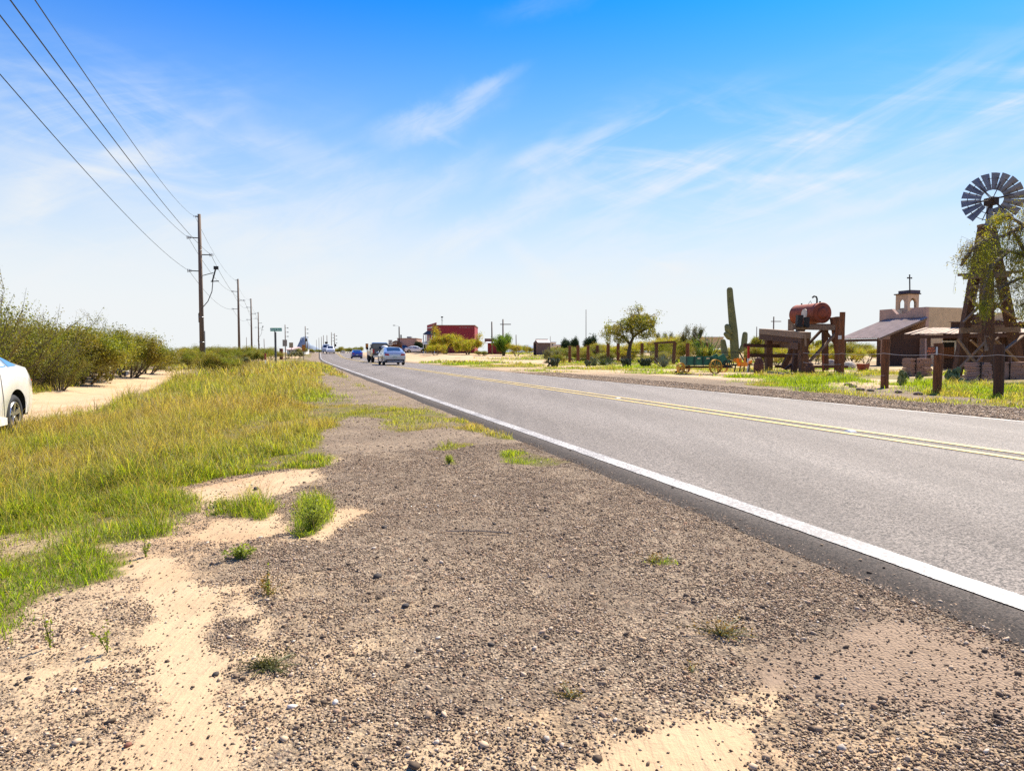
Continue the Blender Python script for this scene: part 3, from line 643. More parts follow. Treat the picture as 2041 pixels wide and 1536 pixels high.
def plant_tree(name, seed, height, width, leafm, barkm, stems=1, depth=3, split=3, nleaf=9000, lsize=.07, trunk=.25, trad=.09, clump=.28, droop=0, up=.15, spreadk=.6, lean=.25, flat=1.0, partname='crown', asp=.35, td=1):
    rnd = random.Random(seed); rr = np.random.default_rng(seed); mb = L_(MB()); tips = []
    for s in range(stems):
        a = 6.283*s/stems+rnd.random(); k = lean*(.5+rnd.random()) if stems > 1 else lean*.4
        limbs(rnd, Vector((.03*math.cos(a)*stems, .03*math.sin(a)*stems, -.05)), (k*math.cos(a), k*math.sin(a), 1), trunk, trad, depth, mb, tips, split, .25, up, spreadk, td=td)
    T = np.array([t[0][:] for t in tips]); lo, hi = T.min(0), T.max(0)
    c0 = (lo+hi)/2; sx_ = width/max(hi[0]-lo[0], hi[1]-lo[1]); sz_ = height*.95/hi[2]
    mb.v = [((v[0]-c0[0]*min(1, max(0, v[2]/hi[2])))*sx_, (v[1]-c0[1]*min(1, max(0, v[2]/hi[2])))*sx_, v[2]*sz_*flat) for v in mb.v]
    T = np.stack([(T[:, 0]-c0[0]*np.clip(T[:, 2]/hi[2], 0, 1))*sx_, (T[:, 1]-c0[1]*np.clip(T[:, 2]/hi[2], 0, 1))*sx_, T[:, 2]*sz_*flat], 1)
    i = rr.integers(0, len(T), nleaf); C = T[i]+rr.standard_normal((nleaf, 3))*clump*np.array([1, 1, .7])*(.4+.6*rr.random((nleaf, 1)))
    if droop: C[:, 2] -= droop*rr.random(nleaf)**1.5
    C[:, 2] = np.maximum(C[:, 2], .03)
    root = empty(name, (0, 0, 0), None, None)
    mb.build('trunk' if stems == 1 else 'stems', barkm, root, smooth=True)
    V_, F_ = leaves_np(C, lsize, asp, 1.0 if droop else 0, rr=rr)
    npmesh(partname, V_, F_, leafm, root)
    return root
protos = {}
def proto(key, **kw):
    r = plant_tree(**kw); r['_p'] = 1; protos[key] = [r, False]
def plant(key, loc, sc=1, rz=0, label=None, cat='shrub', group=None, name=None):
    r, used = protos[key]
    if not used:
        o = r; protos[key][1] = True
        if '_p' in o: del o['_p']
        o.location = loc; o.rotation_euler = (0, 0, rz); o.scale = sc if isinstance(sc, tuple) else (sc, sc, sc)
    else: o = grow_copy(r, loc, rz, sc)
    if name: o.name = name
    tag(o, label, cat, group); return o
# a creosote bush: long whippy stems that fan up and out
def creosote(key, seed, n=34, H_=2.4, Wd_=1.8, nl=11000, ls=.032):
    rnd = random.Random(seed); rr = np.random.default_rng(seed); mb = L_(MB()); pts_all = []
    for i in range(n):
        a = rnd.random()*6.283; k = rnd.random()**.6; L = H_*(.75+.45*rnd.random())*(1-.25*k); p = Vector((math.cos(a)*.12, math.sin(a)*.12, 0)); d = Vector((math.cos(a)*k*.75, math.sin(a)*k*.75, 1)).normalized(); pts = [p.copy()]
        for j in range(8):
            d = (d+Vector((math.cos(a)*.05*k+rnd.gauss(0, .06), math.sin(a)*.05*k+rnd.gauss(0, .06), -.01))).normalized(); p = p+d*L/8; pts.append(p.copy())
            if j >= 1:
                for q in range(2):
                    b = rnd.random()*6.283; tw = (d*.9+Vector((math.cos(b), math.sin(b), .4))*.55).normalized(); l2 = L*.26*(.4+rnd.random()); e = [p.copy(), p+tw*l2*.5, p+tw*l2+Vector((0, 0, l2*.12))]
                    mb.tube(e, [.005, .004, .002], 3, cap=False)
                    for w in range(5): pts_all.append(tuple(p+tw*l2*(.25+.75*w/4)))
                pts_all.append(tuple(p))
        mb.tube(pts, [.014*(1-.8*t/8) for t in range(9)], 4, cap=False)
    T = np.array(pts_all); i = rr.integers(0, len(T), nl); C = T[i]+rr.standard_normal((nl, 3))*.045
    root = empty('creosote_bush', (0, 0, 0), None, None); mb.build('stems', BK, root); V_, F_ = leaves_np(C, ls, .38, rr=rr); npmesh('foliage', V_, F_, LG, root); protos[key] = [root, False]
creosote('cre1', 1, n=44, nl=17000); creosote('cre2', 2, n=38, nl=15000)
proto('mes1', name='mesquite_bush', seed=11, height=2.2, width=3.4, leafm=LM, barkm=BK, stems=7, depth=3, split=3, nleaf=26000, lsize=.055, trunk=.8, trad=.04, clump=.26, lean=.8, partname='foliage', td=2)
proto('mes2', name='mesquite_bush', seed=12, height=2.0, width=3.0, leafm=LG, barkm=BK, stems=8, depth=3, split=3, nleaf=24000, lsize=.05, trunk=.7, trad=.035, clump=.20, lean=.9, partname='foliage')
proto('bri1', name='brittle_bush', seed=13, height=1.2, width=1.8, leafm=LS, barkm=BKL, stems=9, depth=2, split=3, nleaf=9000, lsize=.045, trunk=.6, trad=.015, clump=.10, lean=1.0, partname='foliage')
proto('yel1', name='palo_verde_bush', seed=14, height=2.4, width=3.6, leafm=LY, barkm=BKL, stems=5, depth=3, split=3, nleaf=14000, lsize=.07, trunk=.9, trad=.05, clump=.26, lean=.7, partname='foliage')
def spot(px, Y): g = GY(px, Y); return Vector((g.x, g.y, g.z))
def htop(px, py, Y): return P(px, py, Y).z-GY(px, Y).z
GL = 'desert bushes lining the dirt track'
bushes = [('cre1', -30, 15.5, 600, 'tallest whippy creosote bush at the picture edge behind the white car'), ('cre2', 55, 17.5, 622, 'creosote bush with long arching stems just beyond the white car tail'),
 ('mes2', 105, 20, 630, 'dense olive bush between the arching creosote and the prickly pear'), ('mes1', 158, 21.5, 632, 'broad bush right behind the prickly pear pads'),
 ('mes2', 205, 24, 634, 'bushy mesquite directly behind the white marker stake'), ('mes1', 255, 27, 642, 'round dark mesquite behind the blue standpipe'), ('mes2', 290, 31, 656, 'bush just past the blue standpipe with rounded crown'),
 ('mes1', 322, 38, 672, 'lower bush near the far bend of the dirt track'), ('mes2', 350, 47, 684, 'small far bush where the dirt track disappears'),
 ('mes1', 20, 23, 640, 'bush filling the gap behind the creosote stems, second row'), ('mes2', 140, 27, 640, 'second-row bush showing over the prickly pear'), ('cre1', 195, 30, 640, 'tall thin creosote showing above the row behind the marker stake'), ('cre2', 118, 18.2, 672, 'shorter fanned creosote in front of the bush row'), ('mes1', 232, 33, 650, 'second-row bush above the blue standpipe'), ('mes2', 75, 19, 668, 'low leafy bush at the foot of the creosote'), ('bri1', 275, 29.5, 700, 'low brownish bush between standpipe and track'), ('mes1', 365, 60, 690, 'farthest low bush of the track row'), ('bri1', 318, 34, 706, 'small grey bush near the track bend'), ('mes1', -80, 19, 610, 'bush mostly cut off by the picture edge')]
rb = random.Random(5)
for key, px, Y, top, lb in bushes:
    Y = Y*1.18; top = top+(12 if px > 70 else 0)+max(0, (px-200)*.10)
    h0 = {'cre1': 2.35, 'cre2': 2.35, 'mes1': 2.2, 'mes2': 2.0, 'bri1': 1.2}[key]; hh = htop(px, top, Y)+.1; s = hh/h0
    plant(key, spot(px, Y)-Vector((0, 0, .04)), (s*1.05*rb.uniform(.9, 1.15), s*1.05*rb.uniform(.9, 1.1), s), rb.random()*6, lb, 'bush', GL)
far = [('mes1', 428, 37, 697, 'rounded olive bush below the nearest utility pole'), ('mes2', 462, 40, 707, 'low bush in the grass right of the nearest pole'), ('yel1', 395, 58, 692, 'yellowish bush behind the nearest pole'), ('mes2', 445, 75, 686, 'far bush left of the second utility pole'), ('mes1', 492, 70, 687, 'wide far bush right of the second utility pole'),
 ('mes2', 515, 85, 689, 'far bush between the third and fourth utility poles'), ('mes1', 535, 95, 690, 'far bush just left of the street name sign'), ('bri1', 590, 110, 697, 'low grey far bush in front of the pink-roofed house'), ('mes2', 600, 150, 690, 'dark far bush beside the striped marker'), ('mes1', 622, 165, 694, 'long low bush left of the approaching vans'), ('mes2', 636, 185, 695, 'small bush behind the approaching vans'), ('mes1', 415, 90, 688, 'distant bush beside the foot of the nearest pole'), ('mes1', 375, 100, 690, 'distant bush at the end of the dirt track'), ('bri1', 478, 52, 706, 'small pale bush at the foot of the second pole'), ('mes2', 400, 66, 684, 'olive bush hiding the foot of the nearest utility pole'), ('mes1', 455, 60, 690, 'olive bush between the nearest and second utility poles'), ('mes1', 385, 46, 694, 'mid-sized bush just past the end of the dirt track'), ('mes2', 503, 60, 694, 'low olive bush below the third utility pole')]
for key, px, Y, top, lb in far:
    h0 = {'mes1': 2.2, 'mes2': 2.0, 'bri1': 1.2, 'yel1': 2.4}[key]; hh = max(.5, htop(px, top, Y)); s = hh/h0; w = s*(1.35 if Y > 60 else 1.1)
    plant(key, spot(px, Y)-Vector((0, 0, .05)), (w, w, s), rb.random()*6, lb, 'bush', 'scattered bushes beyond the verge')
# ------------------------------------------------------------------ common materials for built things
WOOD = mat('weathered_wood', (.13, .060, .026), .85, var=.6, vscale=5, bump=.03, bscale=14, stretch=(6, 6, .8), stain=.6)
WOODR = mat('brown_post_wood', (.20, .072, .024), .85, var=.6, vscale=5, bump=.03, bscale=12, stretch=(7, 7, .6), stain=.7)
WOODG = mat('grey_plank_wood', (.25, .165, .10), .85, var=.4, vscale=5, bump=.01, bscale=12, stretch=(3, 3, 3), stain=.6)
WOODD = mat('dark_board_wood', (.085, .036, .016), .85, var=.55, vscale=6, bump=.01, bscale=12, stretch=(8, 8, .5), stain=.6)
POLEM = mat('pole_wood', (.14, .098, .07), .9, var=.35, vscale=6, bump=.006, bscale=20, stretch=(6, 6, .4))
RUST = mat('rusted_steel', (.30, .068, .028), .7, metal=.25, var=.45, vscale=3, bump=.003, bscale=30, stain=.55)
RUSTD = mat('rusted_dark', (.055, .035, .028), .8, metal=.2, var=.4, vscale=8)
GALV = mat('galvanised_steel', (.30, .31, .33), .42, metal=.75, var=.25, vscale=4, stain=.3)
IRON = mat('black_iron', (.03, .028, .027), .6, metal=.4, var=.3)
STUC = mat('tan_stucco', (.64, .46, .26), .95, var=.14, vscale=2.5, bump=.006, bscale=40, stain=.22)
STUC_SHADE = mat('shaded_stucco', (.50, .32, .24), .95, var=.14, vscale=2.5, bump=.006, bscale=40, stain=.2)  # chapel stucco with the left wall's purple shadow put into its colour
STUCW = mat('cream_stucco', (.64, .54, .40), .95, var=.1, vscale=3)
WHITE = mat('white_paint_plain', (.72, .72, .70), .6, var=.08)
REDP = mat('red_paint', (.52, .02, .015), .5, var=.1)
BLACKM = mat('dark_void', (.012, .012, .012), .9, var=.2)  # near-black; doorway darkness put into the colour, also plain black parts
GLASSD = mat('dark_glass', (.02, .03, .05), .04, var=.1, spec=1.0)
GLASSB = mat('bright_glass', (.10, .22, .34), .05, var=.1, spec=1.0)
RUBBER = mat('tyre_rubber', (.02, .02, .021), .8, var=.3, vscale=20)
CHROME = mat('alloy_metal', (.55, .55, .56), .28, metal=.9, var=.08)

# ------------------------------------------------------------------ utility poles and wires
poles = [(403, 427, 55, 'tallest grey utility pole, nearest one, with a cable bracket below its arms'), (477, 556, 104.5, 'second utility pole of the row, standing in the olive bushes'), (502, 595, 143, 'third utility pole of the row from the nearest'), (516, 622, 192, 'fourth utility pole of the row, left of the green street sign'),
 (569, 647, 275, 'fifth utility pole, just right of the green street sign'), (609, 650, 290, 'utility pole standing over the striped marker and far peak'), (667, 664, 330, 'thick far pole just right of the approaching vans'), (661, 662, 380, 'far pole rising directly behind the approaching vans'), (652, 668, 470, 'far thin pole left of the one behind the vans'), (645, 668, 520, 'far thin pole above the left edge of the vans'), (641, 671, 600, 'tiny distant pole, third left of the vans'), (636, 673, 700, 'tiny distant pole, fourth left of the vans'), (631, 677, 850, 'tiniest pole close to the vanishing point')]
PG = 'utility poles along the road'
def pole_parts(root, Hh, full):
    mb = L_(MB()); mb.tube([(0, 0, -.6), (0, 0, Hh*.5), (0, 0, Hh)], [.20, .165, .12] if Hh > 8 else [.14, .12, .1], 10); mb.build('shaft', POLEM, root, True)
    if not full: return
    for z, s in ((Hh-.25, -1), (Hh-2.3, -1), (Hh-3.9, 1), (Hh-5.5, -1)) if Hh > 10 else ((Hh-.3, -1), (Hh-1.3, 1)):
        z = Hh-(Hh-z)*.82; L = .30 if z > Hh-.5 else .82
        a = L_(MB()); a.bar((0, 0, z), (s*L, 0, z+.02), .07, .07); arm = a.build('crossarm', IRON, root)
        q = L_(MB())
        for k in range(3): q.tube([(s*L-.11+.11*k, 0, z+.02), (s*L-.07+.11*k, 0, z+.02)], .15-.02*k if L > .5 else .06, 10)
        ins = q.build('insulator', mat('insulator_grey', (.16, .17, .19), .4, var=.1), arm); 
first = None; pole_at = []
for i, (px, top, Y, lb) in enumerate(poles):
    g = GY(px, Y); Hh = P(px, top, Y).z-g.z
    if i == 0:
        o = empty('utility_pole', g, lb, 'utility pole', PG, TH); pole_parts(o, Hh, True); first = o; H0_ = Hh
        mb = L_(MB()); mb.bar((0, 0, Hh-4.9), (.95, 0, Hh-4.6), .05, .05); mb.bar((.85, 0, Hh-5.35), (1.15, 0, Hh-4.2), .13, .10); mb.bar((.75, 0, Hh-5.3), (1.35, 0, Hh-5.25), .07, .07); mb.box((1.16, 0, Hh-4.2), (.36, .18, .26)); mb.build('cable_bracket', IRON, o)
        mb = L_(MB()); mb.tube([(.9, 0, Hh-5.3), (.82, 0, Hh-6.1), (.5, 0, Hh-6.9), (.1, 0, Hh-7.4), (-.2, 0, Hh-7.9), (-.19, 0, Hh-8.6)], .035, 6); mb.build('riser_cable', IRON, o)
        mb = L_(MB())
        for z in (1.9, 3.9, 9.2): L_(MB()).torus((0, 0, z), (0, 0, 1), .2 if z < 5 else .15, .02, 14, 4).build('strap', GALV, o)
        mb.tube([(.22, .0, 0), (.22, 0, 2.8)], .035, 6); mb.build('conduit', GALV, o)
    elif i < 4: o = grow_copy(first, g, TH, (1, 1, Hh/H0_), lb) 
    else:
        o = empty('utility_pole', g, lb, 'utility pole', PG, TH); s = 1.0 if i < 8 else 1.3
        mb = L_(MB()); mb.tube([(0, 0, -.4), (0, 0, Hh)], [.24*s, .17*s], 6); mb.build('shaft', POLEM, o, True)
        if i < 8:
            for k in range(3): mb = L_(MB()); mb.bar((0, 0, Hh-1.3-1.7*k), (1.0, 0, Hh-1.3-1.7*k), .10, .10); mb.box((1.05, 0, Hh-1.3-1.7*k), (.35, .35, .4)); mb.build('crossarm', IRON, o)
            if i in (5, 6): mb = L_(MB()); mb.tube([(.45, 0, Hh-6.4), (.45, 0, Hh-5.2)], .35, 8); mb.build('transformer', IRON, o)
    if i in (1, 2, 3):
        for c in list(o.children):
            if c.name.split('.')[0] in ('cable_bracket', 'riser_cable', 'strap', 'conduit') and i != 3: bpy.data.objects.remove(c)
    pole_at.append((Vector(g), Hh))
WIRE = mat('wire_dark', (.03, .045, .045), .5, metal=.3, var=.1)
def wire(pts, r, label, nm='power_line'):
    mb = MB(); mb.tube(pts, r, 4, cap=False); o = mb.build(nm, WIRE); return tag(o, label, 'power line', 'power lines on the utility poles')
def sag(a, b, s, n=28): return [a.lerp(b, i/n)-Vector((0, 0, s*4*(i/n)*(1-i/n))) for i in range(n+1)]
def attach(i, z, sx): 
    g, H_ = pole_at[i]; zz = H_-(H_-(H_-z))*.82 if 0 else H_-z*.82*(H_/H0_ if i else 1); return Vector((g.x+CT*sx, g.y+ST*sx, g.z+zz))
lines = [(.25, -.30, (78, 0), 9.5, .35, .010, 'thin topmost wire'), (2.3, -.82, (0, 22), 11.5, .30, .014, 'upper left wire'), (3.9, .82, (27, 0), 11.0, .30, .014, 'right-hand wire'), (5.5, -.82, (0, 140), 14.5, .35, .014, 'lowest wire')]
for z, sx, (qx, qy), Yq, sg, r, nm in lines:
    a = attach(0, z, sx); q = P(qx, qy, Yq); d = q-a; end = a+d*1.25
    s_ = sg*2.0; e = a+(q-a)*1.25+Vector((0, 0, s_*4*.8*.2*1.0))
    wire(sag(a, e, s_, 40), r, f'{nm} running from the nearest pole to the upper left corner side')
    for i in range(3): wire(sag(attach(i, z, sx), attach(i+1, z, sx), .9, 16), r*1.1, f'{nm} between pole {("one and two", "two and three", "three and four")[i]} of the row')

# ------------------------------------------------------------------ signs and markers on the left
g = G(549, 736); Yg = g.y
o = empty('street_name_sign', g, 'green street name sign with white letters on a slim steel post', 'street sign', None, 0)
hp = P(549, 660, Yg).z-g.z
mb = L_(MB()); mb.bar((0, 0, -.3), (0, 0, hp+.02), .09, .05); mb.bar((.06, .03, -.3), (.06, .03, hp-.05), .05, .05); mb.build('post', mat('sign_post_steel', (.16, .15, .14), .5, metal=.4), o)
w_ = 23*Yg/FPX; h_ = 6.5*Yg/FPX; bz = hp+h_/2; bx = (551.5-549)*Yg/FPX
mb = L_(MB()); mb.box((bx, 0, bz), (w_, .012, h_)); bl = mb.build('name_blade', mat('sign_green', (.02, .36, .19), .5, var=.05), o)
text_mesh('lettering', 'Ward Strad', h_*.78, mat('sign_white', (.85, .87, .85), .5, var=.03), bl, (bx, -.009, bz), (R(90), 0, 0))
g = G(529, 729); o = empty('marker_post', g, 'slim marker post, dark red above white, in front of the green street sign', 'marker post'); hp = P(529, 704, g.y).z-g.z
L_(MB()).box((0, 0, hp*.25), (.075, .05, hp*.5+.1)).build('lower_half', WHITE, o); L_(MB()).box((0, 0, hp*.75), (.12, .07, hp*.5)).build('upper_half', mat('dark_red', (.30, .02, .02), .5), o)
for px, t, b, Y, w, cl, lb in ((568, 677, 690, 85, 9, (.30, .25, .20), 'larger blank brownish back of a road sign behind the green street sign'), (580.5, 682.5, 693, 120, 8, (.34, .26, .15), 'smaller blank tan back of a road sign, farther along the verge')):
    g = GY(px, Y); o = empty('road_sign', g, lb, 'road sign'); zt_, zb_ = P(px, t, Y).z-g.z, P(px, b, Y).z-g.z
    mb = L_(MB()); mb.bar((.05, .05, -.2), (.05, .05, zt_-.1), .1, .07); mb.build('post', POLEM, o); L_(MB()).box((0, 0, (zt_+zb_)/2), (w*Y/FPX, .02, zt_-zb_)).build('plate', mat('sign_back_%d' % Y, cl, .6), o)
def striped(px, t, b, w, Y, lb, base=None):
    g = GY(px, Y); o = empty('hazard_marker', g, lb, 'hazard marker'); zt_, zb_ = P(px, t, Y).z-g.z, P(px, b, Y).z-g.z; wd = w*Y/FPX
    L_(MB()).bar((0, .06, -.2), (0, .06, zt_-.05), .08, .06).build('post', POLEM, o)
    p = L_(MB()).box((0, 0, (zt_+zb_)/2), (wd, .02, zt_-zb_)).build('plate', mat('marker_orange', (.75, .26, .01), .5, var=.05), o)
    mb = L_(MB()); n = 4; H_ = zt_-zb_
    for k in range(n):
        z0 = zb_+H_*(k+.05)/n; th = H_/n*.40; dz = H_/n*.5
        mb.add([(-wd/2, -.013, z0+dz), (wd/2, -.013, z0), (wd/2, -.013, z0+th), (-wd/2, -.013, z0+dz+th)], [(0, 1, 2, 3)])
    mb.build('stripes', IRON, p)
striped(605, 687, 699, 6, 88, 'orange and black striped hazard marker on the verge near the pink-roofed house')
striped(731.5, 684.5, 695.5, 5.5, 96, 'orange and black striped hazard marker just left of the dark pickup')
# white stake, blue standpipe, bucket, prickly pear beside the dirt track
g = G(212, 745); o = empty('marker_stake', g, 'short white marker stake with dark bands beside the dirt track', 'marker stake'); hp = P(210.5, 710, g.y).z-g.z
L_(MB()).tube([(.03, 0, -.05), (0, 0, hp)], .045, 8).build('shaft', WHITE, o, True); L_(MB()).tube([(0, 0, hp-.02), (0, 0, hp+.03)], .06, 8).build('cap', WHITE, o)
mb = L_(MB())
for k in (.35, .55, .8): mb.tube([(.03*(1-k), 0, hp*k), (.03*(1-k), 0, hp*k+.03)], .049, 8)
mb.build('bands', POLEM, o)
BLU = mat('blue_pipe', (.05, .19, .42), .5, var=.2)
g = G(235, 747); o = empty('standpipe', g, 'blue water standpipe with a small tap beside the dirt track', 'standpipe'); hp = P(232, 725, g.y).z-g.z
L_(MB()).tube([(.05, 0, -.05), (0, 0, hp*.8), (-.04, 0, hp)], .04, 8).build('pipe', BLU, o, True); L_(MB()).tube([(0, 0, hp*.6), (-.14, -.02, hp*.58), (-.16, -.02, hp*.52)], .025, 6).build('tap', BLU, o, True); L_(MB()).ell((-.04, 0, hp), (.07, .07, .06)).build('handle', mat('pale_blue', (.35, .45, .6), .4), o, True)
g = G(248.5, 747.5); o = empty('meter_box', g, 'small white meter box on the ground next to the blue standpipe', 'meter box')
L_(MB()).box((0, 0, .09), (.26, .2, .18), 0, 0, .9).build('box', mat('dark_plastic', (.05, .06, .09), .5), o); L_(MB()).box((0, 0, .20), (.30, .24, .04)).build('lid', WHITE, o)

# ------------------------------------------------------------------ cacti and agaves
PADM = mat('cactus_pad', (.13, .16, .05), .7, var=.35, vscale=6, bump=.006, bscale=25)
PADD = mat('cactus_pad_dark', (.055, .07, .025), .75, var=.4, vscale=6)
def pad(mb, c, r, tilt, az, mi=0):
    M = Matrix.Rotation(az, 3, 'Z')@Matrix.Rotation(tilt, 3, 'Y'); mb.ell(Vector(c)+M@Vector((0, 0, r*1.15)), (r*.85, r*.17, r*1.2), M, 12, 7, mi); return Vector(c)+M@Vector((0, 0, r*2.2))
def pear(key, seed, n0, H_, W_, pr, ms=PADM):
    rnd = random.Random(seed); mb = L_(MB())
    def rec(c, d, t0):
        c2 = pad(mb, c, pr*rnd.uniform(.7, 1.1), t0, rnd.random()*6.28)
        if d > 0:
            for k in range(rnd.choice((1, 2, 2))): rec(c2-Vector((0, 0, pr*.25)), d-1, rnd.uniform(-.9, .9))
    B_ = [(0, 0, 0)]
    while len(B_) < n0*2:
        b_ = rnd.choice(B_); a_ = rnd.random()*6.28; q = (b_[0]+math.cos(a_)*pr*.95, b_[1]+math.sin(a_)*pr*.95, 0)
        if abs(q[0]) < W_*.5 and abs(q[1]) < W_*.4: B_.append(q)
    for q in B_: mb.ell((q[0], q[1], .02), (pr*.62, pr*.62, pr*.35), None, 8, 5); rec(q, rnd.choice((0, 1, 2)), rnd.uniform(-.6, .6))
    root = empty('prickly_pear', (0, 0, 0), None, None); mb.build('pads', ms, root, True); protos[key] = [root, False]
pear('pear1', 3, 12, 1, 1.9, .15, PADD); pear('pear2', 4, 7, 1, 1.2, .14); pear('pear3', 9, 4, .6, .5, .15, PADD)
def agave(key, seed, n, L, m, wid=.10, up=.9):
    rnd = random.Random(seed); mb = L_(MB())
    for i in range(n):
        a = 2.4*i; k = (i/n); tl = up*(1-k)+.15; d = Vector((math.cos(a)*math.sin(tl), math.sin(a)*math.sin(tl), math.cos(tl))); A = d.cross(Vector((0, 0, 1))).normalized(); l = L*rnd.uniform(.8, 1.1)
        p = [Vector((0, 0, .05)), d*l*.35, d*l*.75+Vector((0, 0, .02)), d*l+Vector((0, 0, .06))]; w = [wid*.8, wid, wid*.6, .005]; B = d.cross(A)
        vs = []; 
        for q, ww in zip(p, w): vs += [q-A*ww/2, q+B*ww*.25, q+A*ww/2]
        mb.add(vs, [(i_*3+j, i_*3+j+1, i_*3+j+4, i_*3+j+3) for i_ in range(3) for j in range(2)])
    root = empty('agave', (0, 0, 0), None, None); mb.build('leaves', m, root); protos[key] = [root, False]
AGM = mat('agave_leaf', (.21, .23, .15), .6, var=.3, vscale=5)
agave('aga', 1, 34, .95, AGM); agave('yuc', 2, 60, .8, mat('yucca_leaf', (.09, .13, .035), .6, var=.3), .05, 1.25)
PP = 'prickly pears along the fence and track'
def put(key, px, py, sc, lb, cat, grp=None, rz=0, dz=-.03):
    g = G(px, py); return plant(key, Vector((g.x, g.y, g.z+dz)), sc, rz, lb, cat, grp)
put('pear3', 158, 757, .95, 'dark prickly pear with round low pads at the edge of the dirt track', 'cactus', PP); put('pear2', 146, 752, 1.2, 'pale prickly pear half hidden under the bush, left of the round dark pads', 'cactus', PP, 1)
put('pear1', 1107, 731, .85, 'dark spreading prickly pear at the far corner of the fence, touching the gravel drive', 'cactus', PP); put('pear1', 1172, 730, .62, 'low prickly pear clump in front of the third fence post', 'cactus', PP, 2)
put('pear1', 1245, 731, .78, 'dark prickly pear beneath the mesquite tree', 'cactus', PP, 3); put('pear1', 1283, 731, .82, 'dark prickly pear left of the small timber gateway', 'cactus', PP, 4.4); put('pear2', 1185, 729, .9, 'pale upright prickly pear beside the low clump near the fence', 'cactus', PP, 2)
put('yuc', 1202, 728, (1.5, 1.5, .95), 'dark green spiky yucca between two fence posts', 'yucca'); put('yuc', 1213, 727, 1.0, 'small dark yucca touching the larger one', 'yucca', None, 1)
put('aga', 1322, 733, 1.15, 'blue-grey agave in the small timber gateway', 'agave', 'agaves', 1); put('aga', 1415, 719, 1.35, 'blue-grey agave behind the green wagon box', 'agave', 'agaves'); put('aga', 1433, 718, 1.1, 'blue-grey agave behind the raised end of the green wagon', 'agave', 'agaves', 2)
put('pear2', 1793, 768, .62, 'small prickly pear between two big near fence posts', 'cactus', PP, 3); put('pear2', 1897, 766, .72, 'upright prickly pear right of the post with the orange sign', 'cactus', PP, 5); put('pear3', 1830, 762, .5, 'prickly pear in front of the left stack of stone slabs', 'cactus', PP, 2)
# saguaro
SAG = mat('saguaro_skin', (.20, .20, .075), .75, var=.25, vscale=3, stain=.3)
def ribbed(pts, rad, n=36, ribs=18):
    mb = L_(MB()); pts = [Vector(p) for p in pts]; out = []
    for i in range(len(pts)-1):
        for k in range(4): out.append((pts[i].lerp(pts[i+1], k/4), rad[i]+(rad[i+1]-rad[i])*k/4))
    out.append((pts[-1], rad[-1])); r0 = out[-1][1]; dd = (pts[-1]-pts[-2]).normalized()
    for k in range(1, 5): out.append((pts[-1]+dd*r0*math.sin(k*math.pi/8), max(.01, r0*math.cos(k*math.pi/8))))
    mb.tube([o_[0] for o_ in out], [o_[1] for o_ in out], n)
    c = [o_[0] for o_ in out]
    for i in range(len(out)):
        for j in range(n):
            if j % 2: v = Vector(mb.v[i*n+j]); mb.v[i*n+j] = tuple(c[i]+(v-c[i])*.86)
    return mb
Ys = 47.0; g = GY(1464, Ys); o = empty('saguaro', g, 'tall saguaro cactus with short arms behind the green wagon', 'cactus')
def sp(px, py): q = P(px, py, Ys); return Vector((q.x-g.x, 0, q.z-g.z))
k_ = Ys/FPX
ribbed([sp(1465, 716), sp(1464, 690), sp(1462, 660), sp(1459, 630), sp(1456, 600), sp(1454.5, 578)], [8.2*k_, 8.6*k_, 8.2*k_, 7.4*k_, 6.5*k_, 5.9*k_]).build('main_stem', SAG, o)
ribbed([sp(1471, 703), sp(1476, 697)+Vector((0, -.2, 0)), sp(1480, 688)+Vector((0, -.25, 0)), sp(1482, 676)+Vector((0, -.2, 0)), sp(1483, 666)+Vector((0, -.2, 0))], [4*k_, 5*k_, 5.6*k_, 5.8*k_, 5*k_], 24).build('arm', SAG, o)
ribbed([sp(1459, 666), sp(1452, 662)+Vector((0, -.15, 0)), sp(1449, 657)+Vector((0, -.2, 0)), sp(1447.5, 651)+Vector((0, -.2, 0))], [3.5*k_, 6*k_, 6.4*k_, 5.4*k_], 24).build('arm', SAG, o)
ribbed([sp(1458, 676), sp(1450, 672)+Vector((0, -.25, 0)), sp(1444, 666)+Vector((0, -.3, 0))], [3*k_, 5.2*k_, 4.6*k_], 24).build('arm', SAG, o)
ribbed([sp(1446, 712), sp(1445, 695)+Vector((0, .2, 0)), sp(1443, 680)+Vector((0, .2, 0))], [6*k_, 6.4*k_, 5*k_], 24).build('arm', SAG, o)
ribbed([sp(1468, 700)+Vector((0, .3, 0)), sp(1469, 685)+Vector((0, .4, 0)), sp(1470, 674)+Vector((0, .4, 0))], [4*k_, 5*k_, 4.4*k_], 24).build('arm', SAG, o)
# barrel cacti
for px, py, t, w, lb in ((1512, 744, 713, 20, 'brown ribbed barrel cactus at the left timber post of the headframe'), (1614, 749, 723, 18, 'brown ribbed barrel cactus right of the headframe, half behind its post')):
    g = G(px, py); o = empty('barrel_cactus', g, lb, 'cactus', 'barrel cacti'); Hh = P(px, t, g.y).z-g.z; r = w/2*g.y/FPX
    mb = ribbed([(0, 0, -.05), (0, 0, Hh*.3), (0, 0, Hh*.6), (0, 0, Hh*.82)], [r*.85, r, r*.95, r*.7], 40); mb.build('body', mat('barrel_skin', (.12, .055, .035), .8, var=.4, vscale=12, stretch=(1, 1, .3)), o)
    rr = np.random.default_rng(int(px)); a = rr.random(500)*6.28; zz = rr.random(500)**.8; rad_ = r*np.interp(zz, [0, .3, .6, .85, 1], [.88, 1.02, .97, .75, .15]); C = np.stack([np.cos(a)*rad_, np.sin(a)*rad_, zz*Hh], 1)
    V_, F_ = leaves_np(C, .055, .06, rr=rr); npmesh('spines', V_, F_, mat('spines', (.42, .20, .11), .6, var=.3), o)
